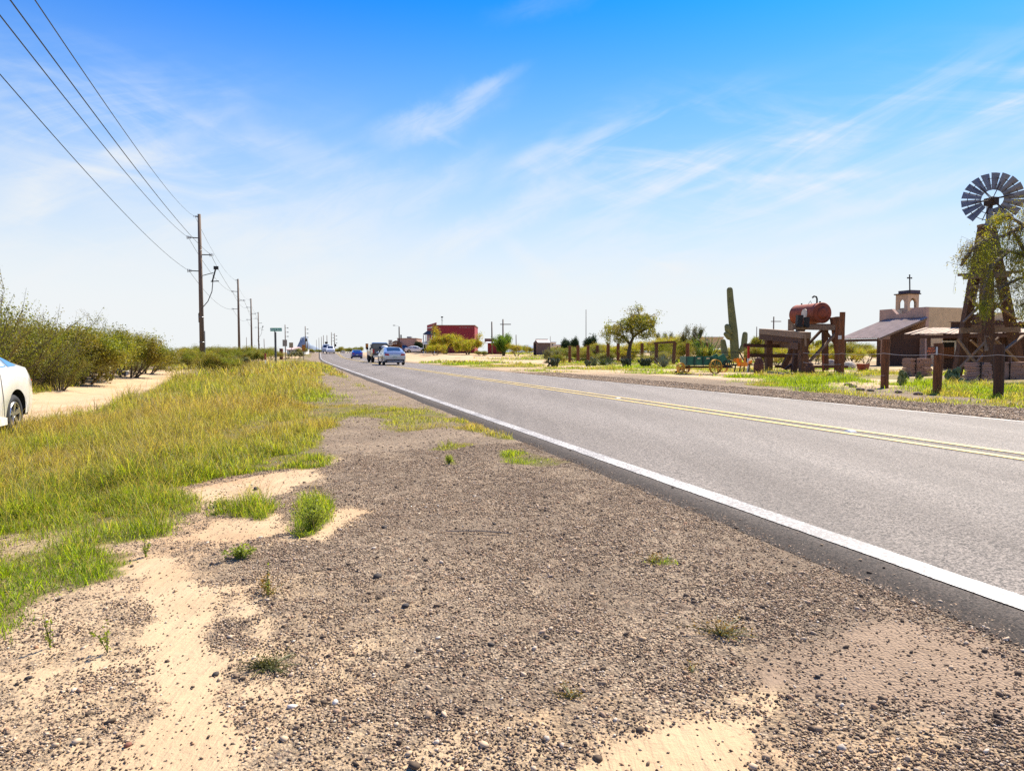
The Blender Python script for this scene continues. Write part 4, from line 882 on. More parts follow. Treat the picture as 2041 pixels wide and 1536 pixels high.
# tall candelilla-like stems behind the wagon
rnd = random.Random(4); g = G(1398, 722); o = empty('ocotillo', g, 'bright green many-stemmed ocotillo fanning up behind the green wagon', 'ocotillo'); mb = L_(MB()); pts_all = []
k_ = g.y/FPX
for i in range(40):
    t = rnd.uniform(-1, 1); bx = rnd.uniform(-8, 24)*k_; L = rnd.uniform(26, 64)*k_*(1-.25*abs(t)); d = Vector((t*.55, rnd.uniform(-.3, .3), 1)).normalized(); p = Vector((bx, rnd.uniform(-.3, .3), 0)); pts = [p.copy()]
    for j in range(6): d = (d+Vector((rnd.gauss(0, .05), 0, 0))).normalized(); p = p+d*L/6; pts.append(p.copy()); pts_all += [tuple(p), tuple((pts[-1]+pts[-2])/2)]
    mb.tube(pts, [.045, .045, .042, .04, .035, .03, .015], 5)
mb.build('stems', mat('ocotillo_stem', (.09, .15, .03), .6, var=.3), o, True)
T = np.array(pts_all); rr = np.random.default_rng(3); i_ = rr.integers(0, len(T), 6000); C = T[i_]+rr.standard_normal((6000, 3))*.07; V_, F_ = leaves_np(C, .07, .3, rr=rr); npmesh('foliage', V_, F_, LB, o)

# ------------------------------------------------------------------ the timber fence and its wires
rf = random.Random(9)
def post(px, top, bot, w, label, m=WOODR, Y=None, rnd_=True, depth=None, lean=0, name='fence_post', grp='timber fence posts'):
    g = G(px, bot) if Y is None else GY(px, Y); Hh = P(px, top, g.y).z-g.z; r = w/2*g.y/FPX
    o = empty(name, g, label, 'fence post', grp, rf.random()); mb = L_(MB())
    n = 10; rr_ = [r*(1+rf.uniform(-.05, .05)) for _ in range(5)]
    mb.tube([(lean*t, rf.uniform(-.01, .01), -.3*(t == 0)+Hh*t) for t in (0, .25, .5, .75, 1)], rr_, n)
    mb.build('post', m, o, smooth=True, sharp=40); return o, g, Hh, r
fp = [(1108, 693, 715, 5.0, 'short end post of the fence beside the grey-green shrub'), (1135.5, 689, 723, 5.0, 'second fence post from the far end'), (1152, 688, 721, 5.2, 'third fence post from the far end'), (1172, 689, 722, 5.2, 'fourth fence post from the far end'), (1190.5, 688, 720, 5.2, 'fifth fence post from the far end, behind the yucca'), (1212, 684, 722, 5.6, 'sixth fence post from the far end, right of the yucca'), (1232, 684, 722, 5.4, 'seventh fence post, just left of the mesquite trunk'), (1279.5, 684, 722, 5.6, 'fence post between the mesquite trunk and the small gateway'), (1370, 684, 724, 6.5, 'fence post rising behind the front end of the green wagon'), (1407, 683, 721, 6.5, 'fence post rising behind the middle of the green wagon')]
info = [post(*a[:3], a[3]*1.2, a[4]) for a in fp]
RAILM = WOODD
def rail(a, b, w, lb, m=RAILM, n=6, name='fence_rail'):
    mb = MB(); k = 6; pts = [a.lerp(b, t/k)+Vector((0, 0, rf.uniform(-.02, .02))) for t in range(k+1)]; mb.tube(pts, w, n); o = mb.build(name, m, None, True); return tag(o, lb, 'fence rail', 'horizontal fence rails and wires')
def span(i, j, f): gi, gj = info[i][1], info[j][1]; return Vector((gi.x, gi.y+.13, gi.z+info[1][2]*f)), Vector((gj.x, gj.y+.13, gj.z+info[1][2]*f))
for n_, (i, j) in enumerate(((0, 7), (7, 9))):
    for f, w, nm in ((.62, .05, 'top'), (.34, .045, 'middle'), (.06, .045, 'bottom')):
        a, b = span(i, j, f)
        if n_ == 0: b = Vector((info[7][1].x, info[7][1].y+.13, b.z))
        rail(a, b, w, f'{nm} thin dark rail of the fence {"left of the small gateway" if n_ == 0 else "behind the wagon"}', RUSTD)
# small gateway
gl, gr_ = G(1308, 726), G(1342, 727); o = empty('timber_gateway', gl, 'small dark timber gateway with a sagging crossbeam over an agave', 'gateway')
hl = P(1308, 684, gl.y).z-gl.z; k_ = gl.y/FPX
def loc(px, py, Y, g): q = P(px, py, Y); return (q.x-g.x, q.y-g.y, q.z-g.z)
L_(MB()).bar((0, 0, -.2), (0, 0, hl), 6.5*k_, 6*k_, jit=.15, seg=4, rnd=rf).build('post', WOOD, o); L_(MB()).bar(loc(1341, 735, gl.y, gl), loc(1345, 682, gl.y, gl), 6.5*k_, 6*k_, jit=.15, seg=4, rnd=rf).build('post', WOOD, o)
L_(MB()).bar(loc(1303, 684, gl.y-.25, gl), loc(1346, 681, gl.y-.25, gl), 5.5*k_, 4*k_, jit=.2, seg=6, rnd=rf).build('crossbeam', WOOD, o)
# heavy rails right of the saguaro
post(1486, 692, 726, 8, 'heavy dark post behind the striped red and white stake', WOODD)
g = G(1484, 727); 
for a, b, w, lb in (((1482, 688), (1566, 690), 3.5, 'heavy upper timber rail between the saguaro and the headframe'), ((1494, 708), (1566, 709), 3.6, 'heavy middle timber rail between the saguaro and the headframe'), ((1545, 730), (1690, 731), 2.6, 'low dark timber rail under the rusty tank')):
    Y = 38.0; mb = MB(); mb.bar(P(*a, Y), P(*b, Y), w*2*Y/FPX*.5, w*2*Y/FPX, jit=.15, seg=6, rnd=rf); tag(mb.build('fence_rail', WOODD), lb, 'fence rail', 'horizontal fence rails and wires')
# big near posts
post(1763, 676, 773, 15.5, 'thick brown fence post in front of the porch roof corner', WOODR, lean=.03); o3, g3, h3, r3 = post(1868, 684, 785, 17, 'thick brown fence post carrying the orange and black sign', WOODR); post(1989, 686, 792, 19, 'thickest dark fence post, rightmost, in the tall grass', WOODD)
post(1676, 622, 752, 10.5, 'tall brown post with a small white tag, right of the rusty tank', WOODR); 
o, g_t, hh_, rr__ = post(1667, 631, 746, 8.5, 'tall brown post just behind the one with the white tag', WOODR, name='fence_post')
q = P(1674, 672, g_t.y); tg_ = MB().box(P(1674, 672, G(1676, 752).y-.17), (.14, .02, .16)); tag(tg_.build('tag', WHITE), 'small white tag nailed to the tall brown post', 'tag')
g = G(1491, 742); o = empty('marker_stake', g, 'red and white marker stake between wagon and barrel cactus', 'marker stake', None, .3); Hh = P(1491, 690, g.y).z-g.z; kk = g.y/FPX
L_(MB()).box((0, 0, Hh*.26), (3.8*kk, 2*kk, Hh*.56)).build('lower_half', WHITE, o); L_(MB()).box((0, 0, Hh*.77), (4.2*kk, 2.2*kk, Hh*.46)).build('upper_half', REDP, o)
# sign on the post
sY = g3.y-r3-.06; a = P(1858, 699, sY); kk = sY/FPX; o = empty('warning_sign', a, 'black sign with orange letters nailed to the thick fence post', 'sign', None, -.12)
pl = L_(MB()).box((0, 0, 0), (20*kk, .008, 16.5*kk)).build('plate', mat('sign_black', (.02, .02, .025), .4), o); L_(MB()).box((8.3*kk, -.008, 0), (3.2*kk, .006, 15.5*kk)).build('white_margin', mat('sign_margin', (.6, .62, .6), .5, var=.1), o)
OR = mat('sign_orange', (.85, .20, .06), .5, var=.05)
text_mesh('lettering', 'PRIV.', 6.6*kk, OR, pl, (-1.6*kk, -.010, 4.2*kk), (R(90), 0, 0)); text_mesh('lettering', 'PROP.', 6.6*kk, OR, pl, (-1.6*kk, -.010, -1.2*kk), (R(90), 0, 0)); text_mesh('small_lettering', 'KEEP OUT', 3.0*kk, OR, pl, (-1.6*kk, -.010, -6.2*kk), (R(90), 0, 0))
# fence wires
def wire2(a, b, ya, yb, lb, r=.006):
    mb = MB(); mb.tube(sag(P(*a, ya), P(*b, yb), .05, 10), r, 4, cap=False); tag(mb.build('fence_wire', mat('wire_grey', (.25, .22, .2), .5, metal=.4)), lb, 'fence wire', 'horizontal fence rails and wires')
wire2((1676, 704), (1763, 704), 28, 20.1, 'upper fence wire left of the thick near post'); wire2((1763, 704), (1868, 705), 20.1, 16.9, 'upper fence wire between the two thick near posts'); wire2((1868, 705), (1989, 707), 16.9, 15.6, 'upper fence wire right of the sign post'); wire2((1989, 707), (2180, 709), 15.6, 13.5, 'upper fence wire running out past the last post')
wire2((1601, 703), (1676, 705), 32, 29, 'upper fence wire right of the headframe', .010); wire2((1532, 701), (1601, 706), 41, 33, 'upper fence wire across the headframe opening', .010); wire2((1601, 722), (1676, 726), 32, 29, 'lower fence wire right of the headframe', .010); wire2((1676, 742), (1763, 748), 28, 20.1, 'lower fence wire left of the thick near post')
g = G(1640, 745); o = empty('thin_fence_stake', g, 'thin rusty fence stake right of the headframe', 'fence stake'); L_(MB()).tube([(0, 0, -.1), (0, 0, P(1640, 705, g.y).z-g.z)], .035, 6).build('stake', RUST, o)
# ------------------------------------------------------------------ mine-style headframe, tank on its stand, wagon
g = G(1601, 746); Yr = g.y; Yl = G(1532, 738).y; o = empty('timber_headframe', g, 'old timber frame of two thick posts and stacked beams left of the rusty tank', 'timber frame')
k1, k2 = Yl/FPX, Yr/FPX
L_(MB()).bar(loc(1532, 738, Yl, g), loc(1532, 676, Yl, g), 13*k1, 12*k1, jit=.08, seg=5, rnd=rf).build('post', WOOD, o); L_(MB()).bar(loc(1601, 747, Yr, g), loc(1601, 676, Yr, g), 15*k2, 14*k2, jit=.08, seg=5, rnd=rf).build('post', WOOD, o)
def beam(a, b, ya, yb, h, d, m=WOODG, nm='beam'): L_(MB()).bar(loc(*a, ya, g), loc(*b, yb, g), d, h, jit=.08, seg=6, rnd=rf, up=(0, 0, 1)).build(nm, m, o)
beam((1519, 660), (1609, 668), Yl-.2, Yr-.3, .30, .34); beam((1518, 670.5), (1608, 678.5), Yl-.15, Yr-.15, .34, .32, WOODD); beam((1540, 683), (1594, 690), Yl, Yr, .34, .2, WOOD)
L_(MB()).bar(loc(1605, 665, Yr-.42, g), loc(1606, 690, Yr-.42, g), .12, .05).build('cleat', WOODG, o)
o_, _, _, _ = post(1575, 636, 737, 11.5, 'tall weathered round post behind the timber headframe', WOODG, name='round_post', grp=None)
# tank stand and tank
Yt = 35.0; g = GY(1625, Yt); o = empty('tank_stand', g, 'timber trestle with diagonal braces holding up the rusty tank', 'trestle'); k = Yt/FPX; dpt = 2.0
def tb(a, b, ya, yb, w, h, nm, m=WOODD): L_(MB()).bar(loc(*a, ya, g), loc(*b, yb, g), w, h, jit=.06, seg=4, rnd=rf).build(nm, m, o)
tb((1578, 651.5), (1671, 653), Yt-.1, Yt-.1, .22, .26, 'top_beam', WOODG); tb((1588, 649), (1664, 650), Yt+dpt, Yt+dpt, .2, .24, 'top_beam', WOODD)
for px in (1590, 1646, 1662): tb((px, 652), (px, 655), Yt-.15, Yt+dpt+.1, .2, .22, 'cross_beam', WOODD)
tb((1582, 742), (1594, 655), Yt, Yt, .26, .26, 'leg'); tb((1645, 738), (1644, 655), Yt+dpt, Yt+dpt, .26, .26, 'leg'); tb((1676, 744), (1661, 632), Yt-.02, Yt-.02, .26, .26, 'leg', WOODR); tb((1560, 734), (1600, 655), Yt+dpt, Yt+dpt, .24, .24, 'leg')
tb((1670, 660), (1612, 722), Yt-.28, Yt-.28, .20, .10, 'brace', WOODG); tb((1640, 655), (1598, 700), Yt+.5, Yt+.5, .18, .10, 'brace'); tb((1644, 658), (1664, 684), Yt+.9, Yt+.9, .15, .10, 'brace'); tb((1612, 700), (1565, 736), Yt+.2, Yt+.2, .18, .1, 'brace')
tb((1592, 652), (1594, 628), Yt-.2, Yt-.2, .28, .28, 'chock', IRON); tb((1607, 652), (1608, 632), Yt-.3, Yt-.3, .26, .2, 'chock', IRON); tb((1664, 652), (1660, 633), Yt+.2, Yt+.2, .24, .24, 'chock', WOODR)
c1 = P(1639, 623.5, Yt+.05); rt = 20.4*k; ax = Vector((-.22, 1, .0)).normalized(); c2 = c1+ax*2.0
o = empty('rusty_tank', c1, 'rusty red cylindrical tank lying on the timber trestle', 'tank'); D = c2-c1
mb = L_(MB()); mb.tube([(0, 0, 0), D], rt, 40, cap=False); mb.build('shell', RUST, o, True)
for s, p in ((-1, Vector((0, 0, 0))), (1, D)):
    mb = L_(MB()); mb.tube([p, p+ax*s*.02, p+ax*s*.045], [rt+.012, rt*.99, rt*.8], 40); mb.tube([p+ax*s*.04, p+ax*s*.055], [rt*.8, rt*.3], 40); mb.build('end_cap', RUST, o, True)
A, B = frame(ax); side = Vector((A.x, A.y, 0)).normalized(); side = side if side.x < 0 else -side
pc = D*.36+side*(rt+.004)+Vector((0, 0, .0)); mb = L_(MB()); mb.tube([pc-side*.03, pc+side*.01], .24, 24); mb.build('round_patch', mat('pale_patch', (.62, .55, .45), .7, var=.2, stain=.4, vscale=6), o)
mb = L_(MB()); t0 = D*.22+Vector((0, 0, rt)); mb.tube([t0+Vector((0, 0, -.05)), t0+Vector((0, 0, .22)), t0+Vector((-.04, 0, .33)), t0+Vector((-.16, 0, .36)), t0+Vector((-.24, 0, .28))], .045, 8); mb.build('vent_pipe', IRON, o, True)
mb = L_(MB()); t1 = D*.55+Vector((0, 0, rt)); mb.tube([t1+Vector((.18, 0, -.02)), t1+Vector((.08, 0, .16)), t1+Vector((-.02, 0, .0))], .015, 5); mb.tube([D*.1+Vector((.0, 0, rt-.02)), D*.1+Vector((0, 0, rt+.08))], .05, 8); mb.tube([D*.85+Vector((.0, 0, rt-.02)), D*.85+Vector((0, 0, rt+.08))], .04, 8); mb.build('fittings', IRON, o)
# wagon
Yw = G(1354, 746).y; g = G(1354, 746); o = empty('farm_wagon', g, 'green antique manure spreader wagon with yellow spoked wheels', 'wagon'); Yb = 33.0; k = Yb/FPX; YEL = mat('yellow_wheel', (.62, .34, .04), .6, var=.2, stain=.3); GRN = mat('green_paint', (.01, .12, .065), .5, var=.35, vscale=4, stain=.35)
def wl(px, py, Y): return Vector(loc(px, py, Y, g))
a, b = wl(1368, 727.5, Yb), wl(1430, 727.5, Yb); hb = 17*k; wd = 1.15
def panel(px0, px1, t, b_, nm, m=GRN): 
    p0, p1 = wl(px0, b_, Yb), wl(px1, b_, Yb); L_(MB()).hexa([p0, p1, p1+Vector((0, .06, 0)), p0+Vector((0, .06, 0)), p0+Vector((0, 0, (b_-t)*k)), p1+Vector((0, 0, (b_-t)*k)), p1+Vector((0, .06, (b_-t)*k)), p0+Vector((0, .06, (b_-t)*k))]).build(nm, m, o)
box = L_(MB()); p0, p1 = wl(1369, 728, Yb+.02), wl(1446, 728, Yb+.02); h = 17.5*k
for q0, q1, yy in ((p0, p1, 0), (p0, p1, wd)):
    u_ = Vector((0, yy, 0)); box.hexa([q0+u_, q1+u_, q1+u_+Vector((0, .05, 0)), q0+u_+Vector((0, .05, 0)), q0+u_+Vector((0, 0, h)), q1+u_+Vector((0, 0, h)), q1+u_+Vector((0, .05, h)), q0+u_+Vector((0, .05, h))])
box.hexa([p0+Vector((0, .05, .02)), p1+Vector((0, .05, .02)), p1+Vector((0, wd, .02)), p0+Vector((0, wd, .02)), p0+Vector((0, .05, .08)), p1+Vector((0, .05, .08)), p1+Vector((0, wd, .08)), p0+Vector((0, wd, .08))])
box.hexa([p0+Vector((-.04, 0, 0)), p0, p0+Vector((0, wd+.05, 0)), p0+Vector((-.04, wd+.05, 0)), p0+Vector((-.04, 0, h)), p0+Vector((0, 0, h)), p0+Vector((0, wd+.05, h)), p0+Vector((-.04, wd+.05, h))]); box.build('box', GRN, o)
mb = L_(MB())
for px in (1368, 1384.5, 1401.5, 1418): q = wl(px, 728.5, Yb-.03); mb.bar(q, q+Vector((0, 0, h+.02)), .06, .05)
mb.build('staves', mat('dark_green', (.008, .04, .03), .6), o)
for px in (1393, 1411): q = wl(px, 714, Yb-.01); L_(MB()).box(q, (.15, .02, .06)).build('plate', mat('cream_plate', (.62, .5, .28), .6), o)
mb = L_(MB()); q = wl(1431, 711, Yb-.02); mb.prism([(0, 0), (12*k, 6*k), (19*k, -6*k), (27*k, -9*k), (25*k, -12*k), (8*k, -14*k), (0, -14*k)], q, (1, 0, 0), (0, 0, 1), (0, 1, 0), .07); mb.build('raised_side', GRN, o); mb = L_(MB()); mb.prism([(0, 0), (12*k, 6*k), (19*k, -6*k), (27*k, -9*k), (25*k, -12*k), (8*k, -14*k), (0, -14*k)], q+Vector((0, wd, 0)), (1, 0, 0), (0, 0, 1), (0, 1, 0), .07); mb.build('raised_side', GRN, o)
mb = L_(MB()); q = wl(1443, 703, Yb+.1); mb.hexa([q, q+Vector((.75, 0, 0)), q+Vector((.75, .9, 0)), q+Vector((0, .9, 0)), q+Vector((0, 0, .04)), q+Vector((.75, 0, .04)), q+Vector((.75, .9, .04)), q+Vector((0, .9, .04))]); mb.bar(q+Vector((.75, 0, .02)), q+Vector((.95, -.02, -.35)), .05, .05); mb.build('hood', IRON, o)
mb = L_(MB()); q0, q1 = wl(1366, 731.5, Yb+.2), wl(1460, 731.5, Yb+.2); mb.bar(q0, q1, .10, .08); mb.bar(q0+Vector((0, .7, 0)), q1+Vector((0, .7, 0)), .10, .08); mb.bar(wl(1345, 742, Yb+.5), wl(1368, 731, Yb+.5), .07, .07); mb.build('chassis', WOODD, o)
mb = L_(MB()); 
for dx, r in ((1446, .11), (1452, .16), (1458, .10)): q = wl(dx, 724, Yb-.02); mb.torus(q, (0, 1, 0), r, .025, 16, 5)
mb.bar(wl(1442, 730, Yb), wl(1468, 727, Yb), .06, .06); mb.build('gears', IRON, o)
def wheel(px, py, rpx, Y, sp_, tilt):
    c = wl(px, py, Y); r = rpx*k; ax = Vector((math.sin(tilt), math.cos(tilt), 0)); mb = L_(MB()); n = 28; A, B = frame(ax); vs = []
    for i in range(n):
        t = 6.2832*i/n; rd = A*math.cos(t)+B*math.sin(t)
        for rr_, off in ((r, -.06), (r, .06), (r-.035, .06), (r-.035, -.06)): vs.append(c+rd*rr_+ax*off)
    mb.add(vs, [(i*4+j, i*4+(j+1)%4, ((i+1)%n)*4+(j+1)%4, ((i+1)%n)*4+j) for i in range(n) for j in range(4)]); rim = mb.build('wheel', YEL, o)
    mb = L_(MB())
    for i in range(sp_): t = 6.2832*i/sp_; rd = A*math.cos(t)+B*math.sin(t); mb.tube([c+ax*(.04 if i % 2 else -.04), c+rd*(r-.03)], .014, 5)
    mb.build('spokes', YEL, rim); mb = L_(MB()); mb.tube([c-ax*.1, c+ax*.1], .055, 10); mb.build('hub', YEL, rim)
wheel(1426, 730.5, 14.5, Yb-.1, 12, -.35); wheel(1357, 733, 10.5, Yb-.05, 8, -.6); wheel(1440, 729, 14, Yb+wd+.15, 12, -.35); wheel(1368, 733, 10, Yb+wd, 8, -.6)
# orange plough pieces beside the stake
Yc = 33.2; g = G(1476, 744); o = empty('orange_implement', g, 'flaking orange farm implement plates right of the green wagon', 'farm implement'); ORM = mat('orange_paint', (.80, .27, .015), .6, var=.2, stain=.25, vscale=8); kc = Yc/FPX
def op(pts, Y, nm): mb = L_(MB()); q = [loc(a, b, Y, g) for a, b in pts]; mb.prism([(p[0], p[2]) for p in q], (0, q[0][1], 0), (1, 0, 0), (0, 0, 1), (0, 1, 0), .05); mb.build(nm, ORM, o)
op([(1460, 718), (1464, 714), (1471, 714), (1476, 717), (1476, 723), (1474, 730), (1470, 730), (1468, 722), (1463, 721)], Yc, 'plate'); op([(1472, 714), (1478, 713), (1479, 721), (1483, 722), (1481, 714), (1486, 713), (1487, 722), (1490, 722), (1490, 730), (1477, 730), (1476, 723), (1473, 722)], Yc-.12, 'plate'); op([(1492, 720), (1500, 717), (1498, 726), (1493, 729)], Yc+.1, 'plate')
mb = L_(MB())
for px in (1466, 1476, 1484, 1494): mb.bar(loc(px, 728, Yc+.1, g), loc(px-2, 741, Yc+.1, g), .05, .05)
mb.bar(loc(1458, 727, Yc+.1, g), loc(1500, 726, Yc+.1, g), .06, .06); mb.build('frame', RUSTD, o)
# rusty box left in the yard and two boulders
g = G(1720, 740); o = empty('rusty_hopper', g, 'small tilted rusty steel hopper lying in the yard left of the porch', 'hopper', None, .4); L_(MB()).box((0, 0, .22), (.42, .36, .42), .2, 0, 1.35).build('body', RUST, o); L_(MB()).bar((.1, 0, .4), (.5, 0, .46), .05, .05).build('handle', RUSTD, o)
BOUL = mat('boulder_rock', (.42, .32, .24), .9, var=.3, vscale=3, bump=.02, bscale=8)
def boulder(px, py, r, lb, m=BOUL):
    g = G(px, py); bm = bmesh.new(); bmesh.ops.create_icosphere(bm, subdivisions=3, radius=1); rn = random.Random(int(px))
    for v in bm.verts:
        n_ = .8+.45*float(fn(np.array([v.co.x*1.3+px]), np.array([v.co.y*1.3+v.co.z*1.7]), int(px), 3)[0]); v.co = Vector((v.co.x*r[0]*n_, v.co.y*r[1]*n_, v.co.z*r[2]*n_))
    me = bpy.data.meshes.new('boulder'); bm.to_mesh(me); bm.free(); me.materials.append(m); ob = bpy.data.objects.new('boulder', me); COL.objects.link(ob); ob.location = (g.x, g.y, g.z+r[2]*.5); return tag(ob, lb, 'boulder', 'boulders in the yard')
boulder(1246, 719, (.5, .4, .45), 'reddish boulder with pale top between fence posts near the mesquite'); boulder(1222, 720, (.4, .3, .3), 'pale boulder left of the reddish one by the fence', STUCW)
boulder(1654, 731, (.35, .3, .38), 'round pinkish boulder seen under the tank stand'); boulder(1694, 734, (.4, .3, .3), 'pale boulder behind the tall tagged post', STUCW)
for i, (px, py, r, lb) in enumerate(((1700, 772, .10, 'dark rubble heap edge stone left of the thick near post'), (1715, 778, .09, 'dark rubble stone nearest the gravel shoulder'), (1690, 768, .10, 'dark rubble stone in grass below the tagged post'), (1735, 780, .08, 'dark rubble stone at the foot of the thick near post'), (1790, 783, .08, 'dark rubble stone between the two near posts'), (1830, 787, .09, 'dark rubble stone left of the sign post'))): boulder(px, py, (r*1.3, r*.8, r*.6), lb, mat('rubble', (.14, .095, .07), .9, var=.4, vscale=9))

# ------------------------------------------------------------------ windmill
Yw = 29.0; kw = Yw/FPX; g = GY(1968, Yw); o = empty('windmill', g, 'old timber-towered farm windmill with a grey multi-blade wheel', 'windmill')
def wp_(px, py, dy=0): return Vector(loc(px, py, Yw+dy, g))
topc = wp_(1967, 462)
legs = [((1907, 748, -.1), (1960, 452, -.05), 'leg'), ((2036, 748, -.1), (1974, 452, -.05), 'leg'), ((1972, 757, -1.35), (1967.5, 455, -.22), 'leg'), ((1960, 738, 1.4), (1966, 452, .18), 'leg')]
for a, b, nm in legs: L_(MB()).bar(wp_(*a), wp_(*b), .30, .30, jit=.10, seg=8, rnd=rf).build(nm, WOOD, o)
L_(MB()).bar(wp_(1966, 700, -1.25), wp_(1966, 640, -.8), .13, .1).build('ladder_rail', WOODG, o)
def cb_(a, b, w, h, nm='crossbeam', m=WOODG): L_(MB()).bar(wp_(*a), wp_(*b), w, h, jit=.1, seg=5, rnd=rf, up=(0, 0, 1)).build(nm, m, o)
cb_((1911, 548, -.3), (2036, 541, -.3), .16, .10); cb_((1922, 553, -.55), (2012, 548, -.55), .18, .16, 'platform', WOODG); cb_((1920, 549, .4), (2010, 545, .5), .16, .10)
cb_((1935, 572, -.35), (2010, 570, -.35), .08, .13); cb_((1914, 659, -.55), (2033, 656.5, -.55), .10, .22); cb_((1930, 652, .7), (2020, 652, .7), .1, .2)
for a, b, w in (((1909, 676, -.35), (1953, 734, -1.0), .15), ((1908, 738, -.25), (1965, 681, -1.1), .15), ((1967, 670, -1.15), (1985, 688, -1.0), .16), ((1985, 678, -.9), (2031, 722, -.3), .15), ((2040, 668, -.3), (1990, 706, -1.1), .19), ((1930, 590, -.3), (1962, 625, -.6), .15), ((1920, 642, -.3), (1962, 600, -.6), .14), ((2010, 588, -.3), (1975, 622, -.6), .15), ((1978, 602, -.6), (2026, 636, -.3), .15), ((1935, 735, .7), (1990, 672, .7), .12), ((1935, 678, .6), (1995, 730, .6), .12)):
    L_(MB()).bar(wp_(*a), wp_(*b), .05, w, jit=.06, seg=3, rnd=rf, up=(0, 1, 0)).build('brace', WOODG, o)
cb_((1952, 450, -.1), (1976, 448, -.1), .3, .1, 'head_platform')
hub = wp_(1978, 397, -.35); tw = Vector((-.50, -.865, .06)).normalized(); A = Vector((tw.y, -tw.x, 0)).normalized(); A = -A if A.x < 0 else A; B = A.cross(tw).normalized(); B = -B if B.z < 0 else B
BLD = mat('windmill_blade', (.20, .20, .215), .55, metal=.55, var=.3, vscale=3, stain=.4); Ro, Ri = 51*kw, 18*kw; nb = 18
whl = L_(MB()); whl.torus(hub, tw, Ri*1.55, .014, 36, 4); whl.torus(hub, tw, Ro*.80, .014, 36, 4); whl.ell(hub, (.12, .12, .12)); 
for i in range(6): t = 6.2832*i/6+.15; rd = A*math.cos(t)+B*math.sin(t); whl.tube([hub+tw*.12, hub+rd*Ro*.85], .018, 5); whl.tube([hub-tw*.12, hub+rd*Ro*.82], .018, 5)
whl.build('wheel_frame', RUSTD, o)
for i in range(nb):
    if i == 12: continue
    t = 6.2832*(i+.25)/nb; dr = A*math.cos(t)+B*math.sin(t); dt = -A*math.sin(t)+B*math.cos(t); wi, wo_ = .075, .165; tw_ = (dt*.94+tw*.30).normalized(); nrm = dr.cross(tw_).normalized()
    c0, c1_ = hub+dr*Ri*1.0, hub+dr*Ro; cm = (c0+c1_)/2
    vs = [c0-tw_*wi, c0+nrm*.02, c0+tw_*wi, c1_+tw_*wo_, c1_+nrm*.03, c1_-tw_*wo_]; vs2 = [v+nrm*.008 for v in vs]
    mb = L_(MB()); mb.add(vs+vs2, [(0, 1, 4, 5), (1, 2, 3, 4), (6, 11, 10, 7), (7, 10, 9, 8), (0, 5, 11, 6), (2, 8, 9, 3), (3, 9, 10, 4), (4, 10, 11, 5), (0, 6, 7, 1), (1, 7, 8, 2)]); mb.build('blade', BLD, o)
gb_ = hub-tw*.4; mb = L_(MB()); mb.box(gb_, (.3, .45, .3), .25); mb.tube([gb_, wp_(1967, 452)], .09, 8); mb.build('gearbox', RUSTD, o)
tl = gb_-tw*.5; mb = L_(MB()); mb.bar(gb_, gb_-tw*1.9, .05, .05); mb.build('tail_boom', RUSTD, o)
mb = L_(MB()); e_ = gb_-tw*1.2; mb.add([e_+Vector((0, 0, -.2)), e_-tw*1.0+Vector((0, 0, -.42)), e_-tw*1.0+Vector((0, 0, .42)), e_+Vector((0, 0, .2))], [(0, 1, 2, 3)]); mb.build('tail_vane', BLD, o)

# ------------------------------------------------------------------ chapel
Yc = 55.0; g = Vector((822/FPX*Yc, Yc, 0)); g.z = float(terrain(g.x, g.y)); nrm_ = Vector((CT, ST, 0)); dv = Vector((-ST, CT, 0)); up = Vector((0, 0, 1))
o = empty('chapel', g, 'small tan stucco chapel with a stepped parapet and an open bell tower', 'chapel'); zt_ = lambda py, Y: (HOR-py)*Y/FPX+CAMZ-g.z
Lw, Ww = 4.6, 4.3; H1, H2 = zt_(612, Yc), zt_(618, Yc+4.4)
L_(MB()).prism([(0, -.3), (Lw, -.3), (Lw, H2), (Lw*.72, H2), (Lw*.62, H2-.45), (Lw*.40, H2-.45), (Lw*.28, H1), (0, H1)], (0, 0, 0), dv, up, nrm_, .3).build('wall', STUC_SHADE, o)
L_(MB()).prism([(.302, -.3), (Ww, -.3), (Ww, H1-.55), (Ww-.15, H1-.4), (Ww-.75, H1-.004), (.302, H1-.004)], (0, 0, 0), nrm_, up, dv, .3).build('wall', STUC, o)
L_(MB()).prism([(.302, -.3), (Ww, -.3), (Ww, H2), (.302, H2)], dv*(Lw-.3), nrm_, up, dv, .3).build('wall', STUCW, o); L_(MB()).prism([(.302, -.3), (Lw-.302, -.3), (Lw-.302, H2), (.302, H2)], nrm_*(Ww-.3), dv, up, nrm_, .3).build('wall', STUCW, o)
L_(MB()).prism([(.3, .3), (Ww-.3, .3), (Ww-.3, Lw-.3), (.3, Lw-.3)], (0, 0, H2-.75), nrm_, dv, up, .1).build('roof', STUCW, o)
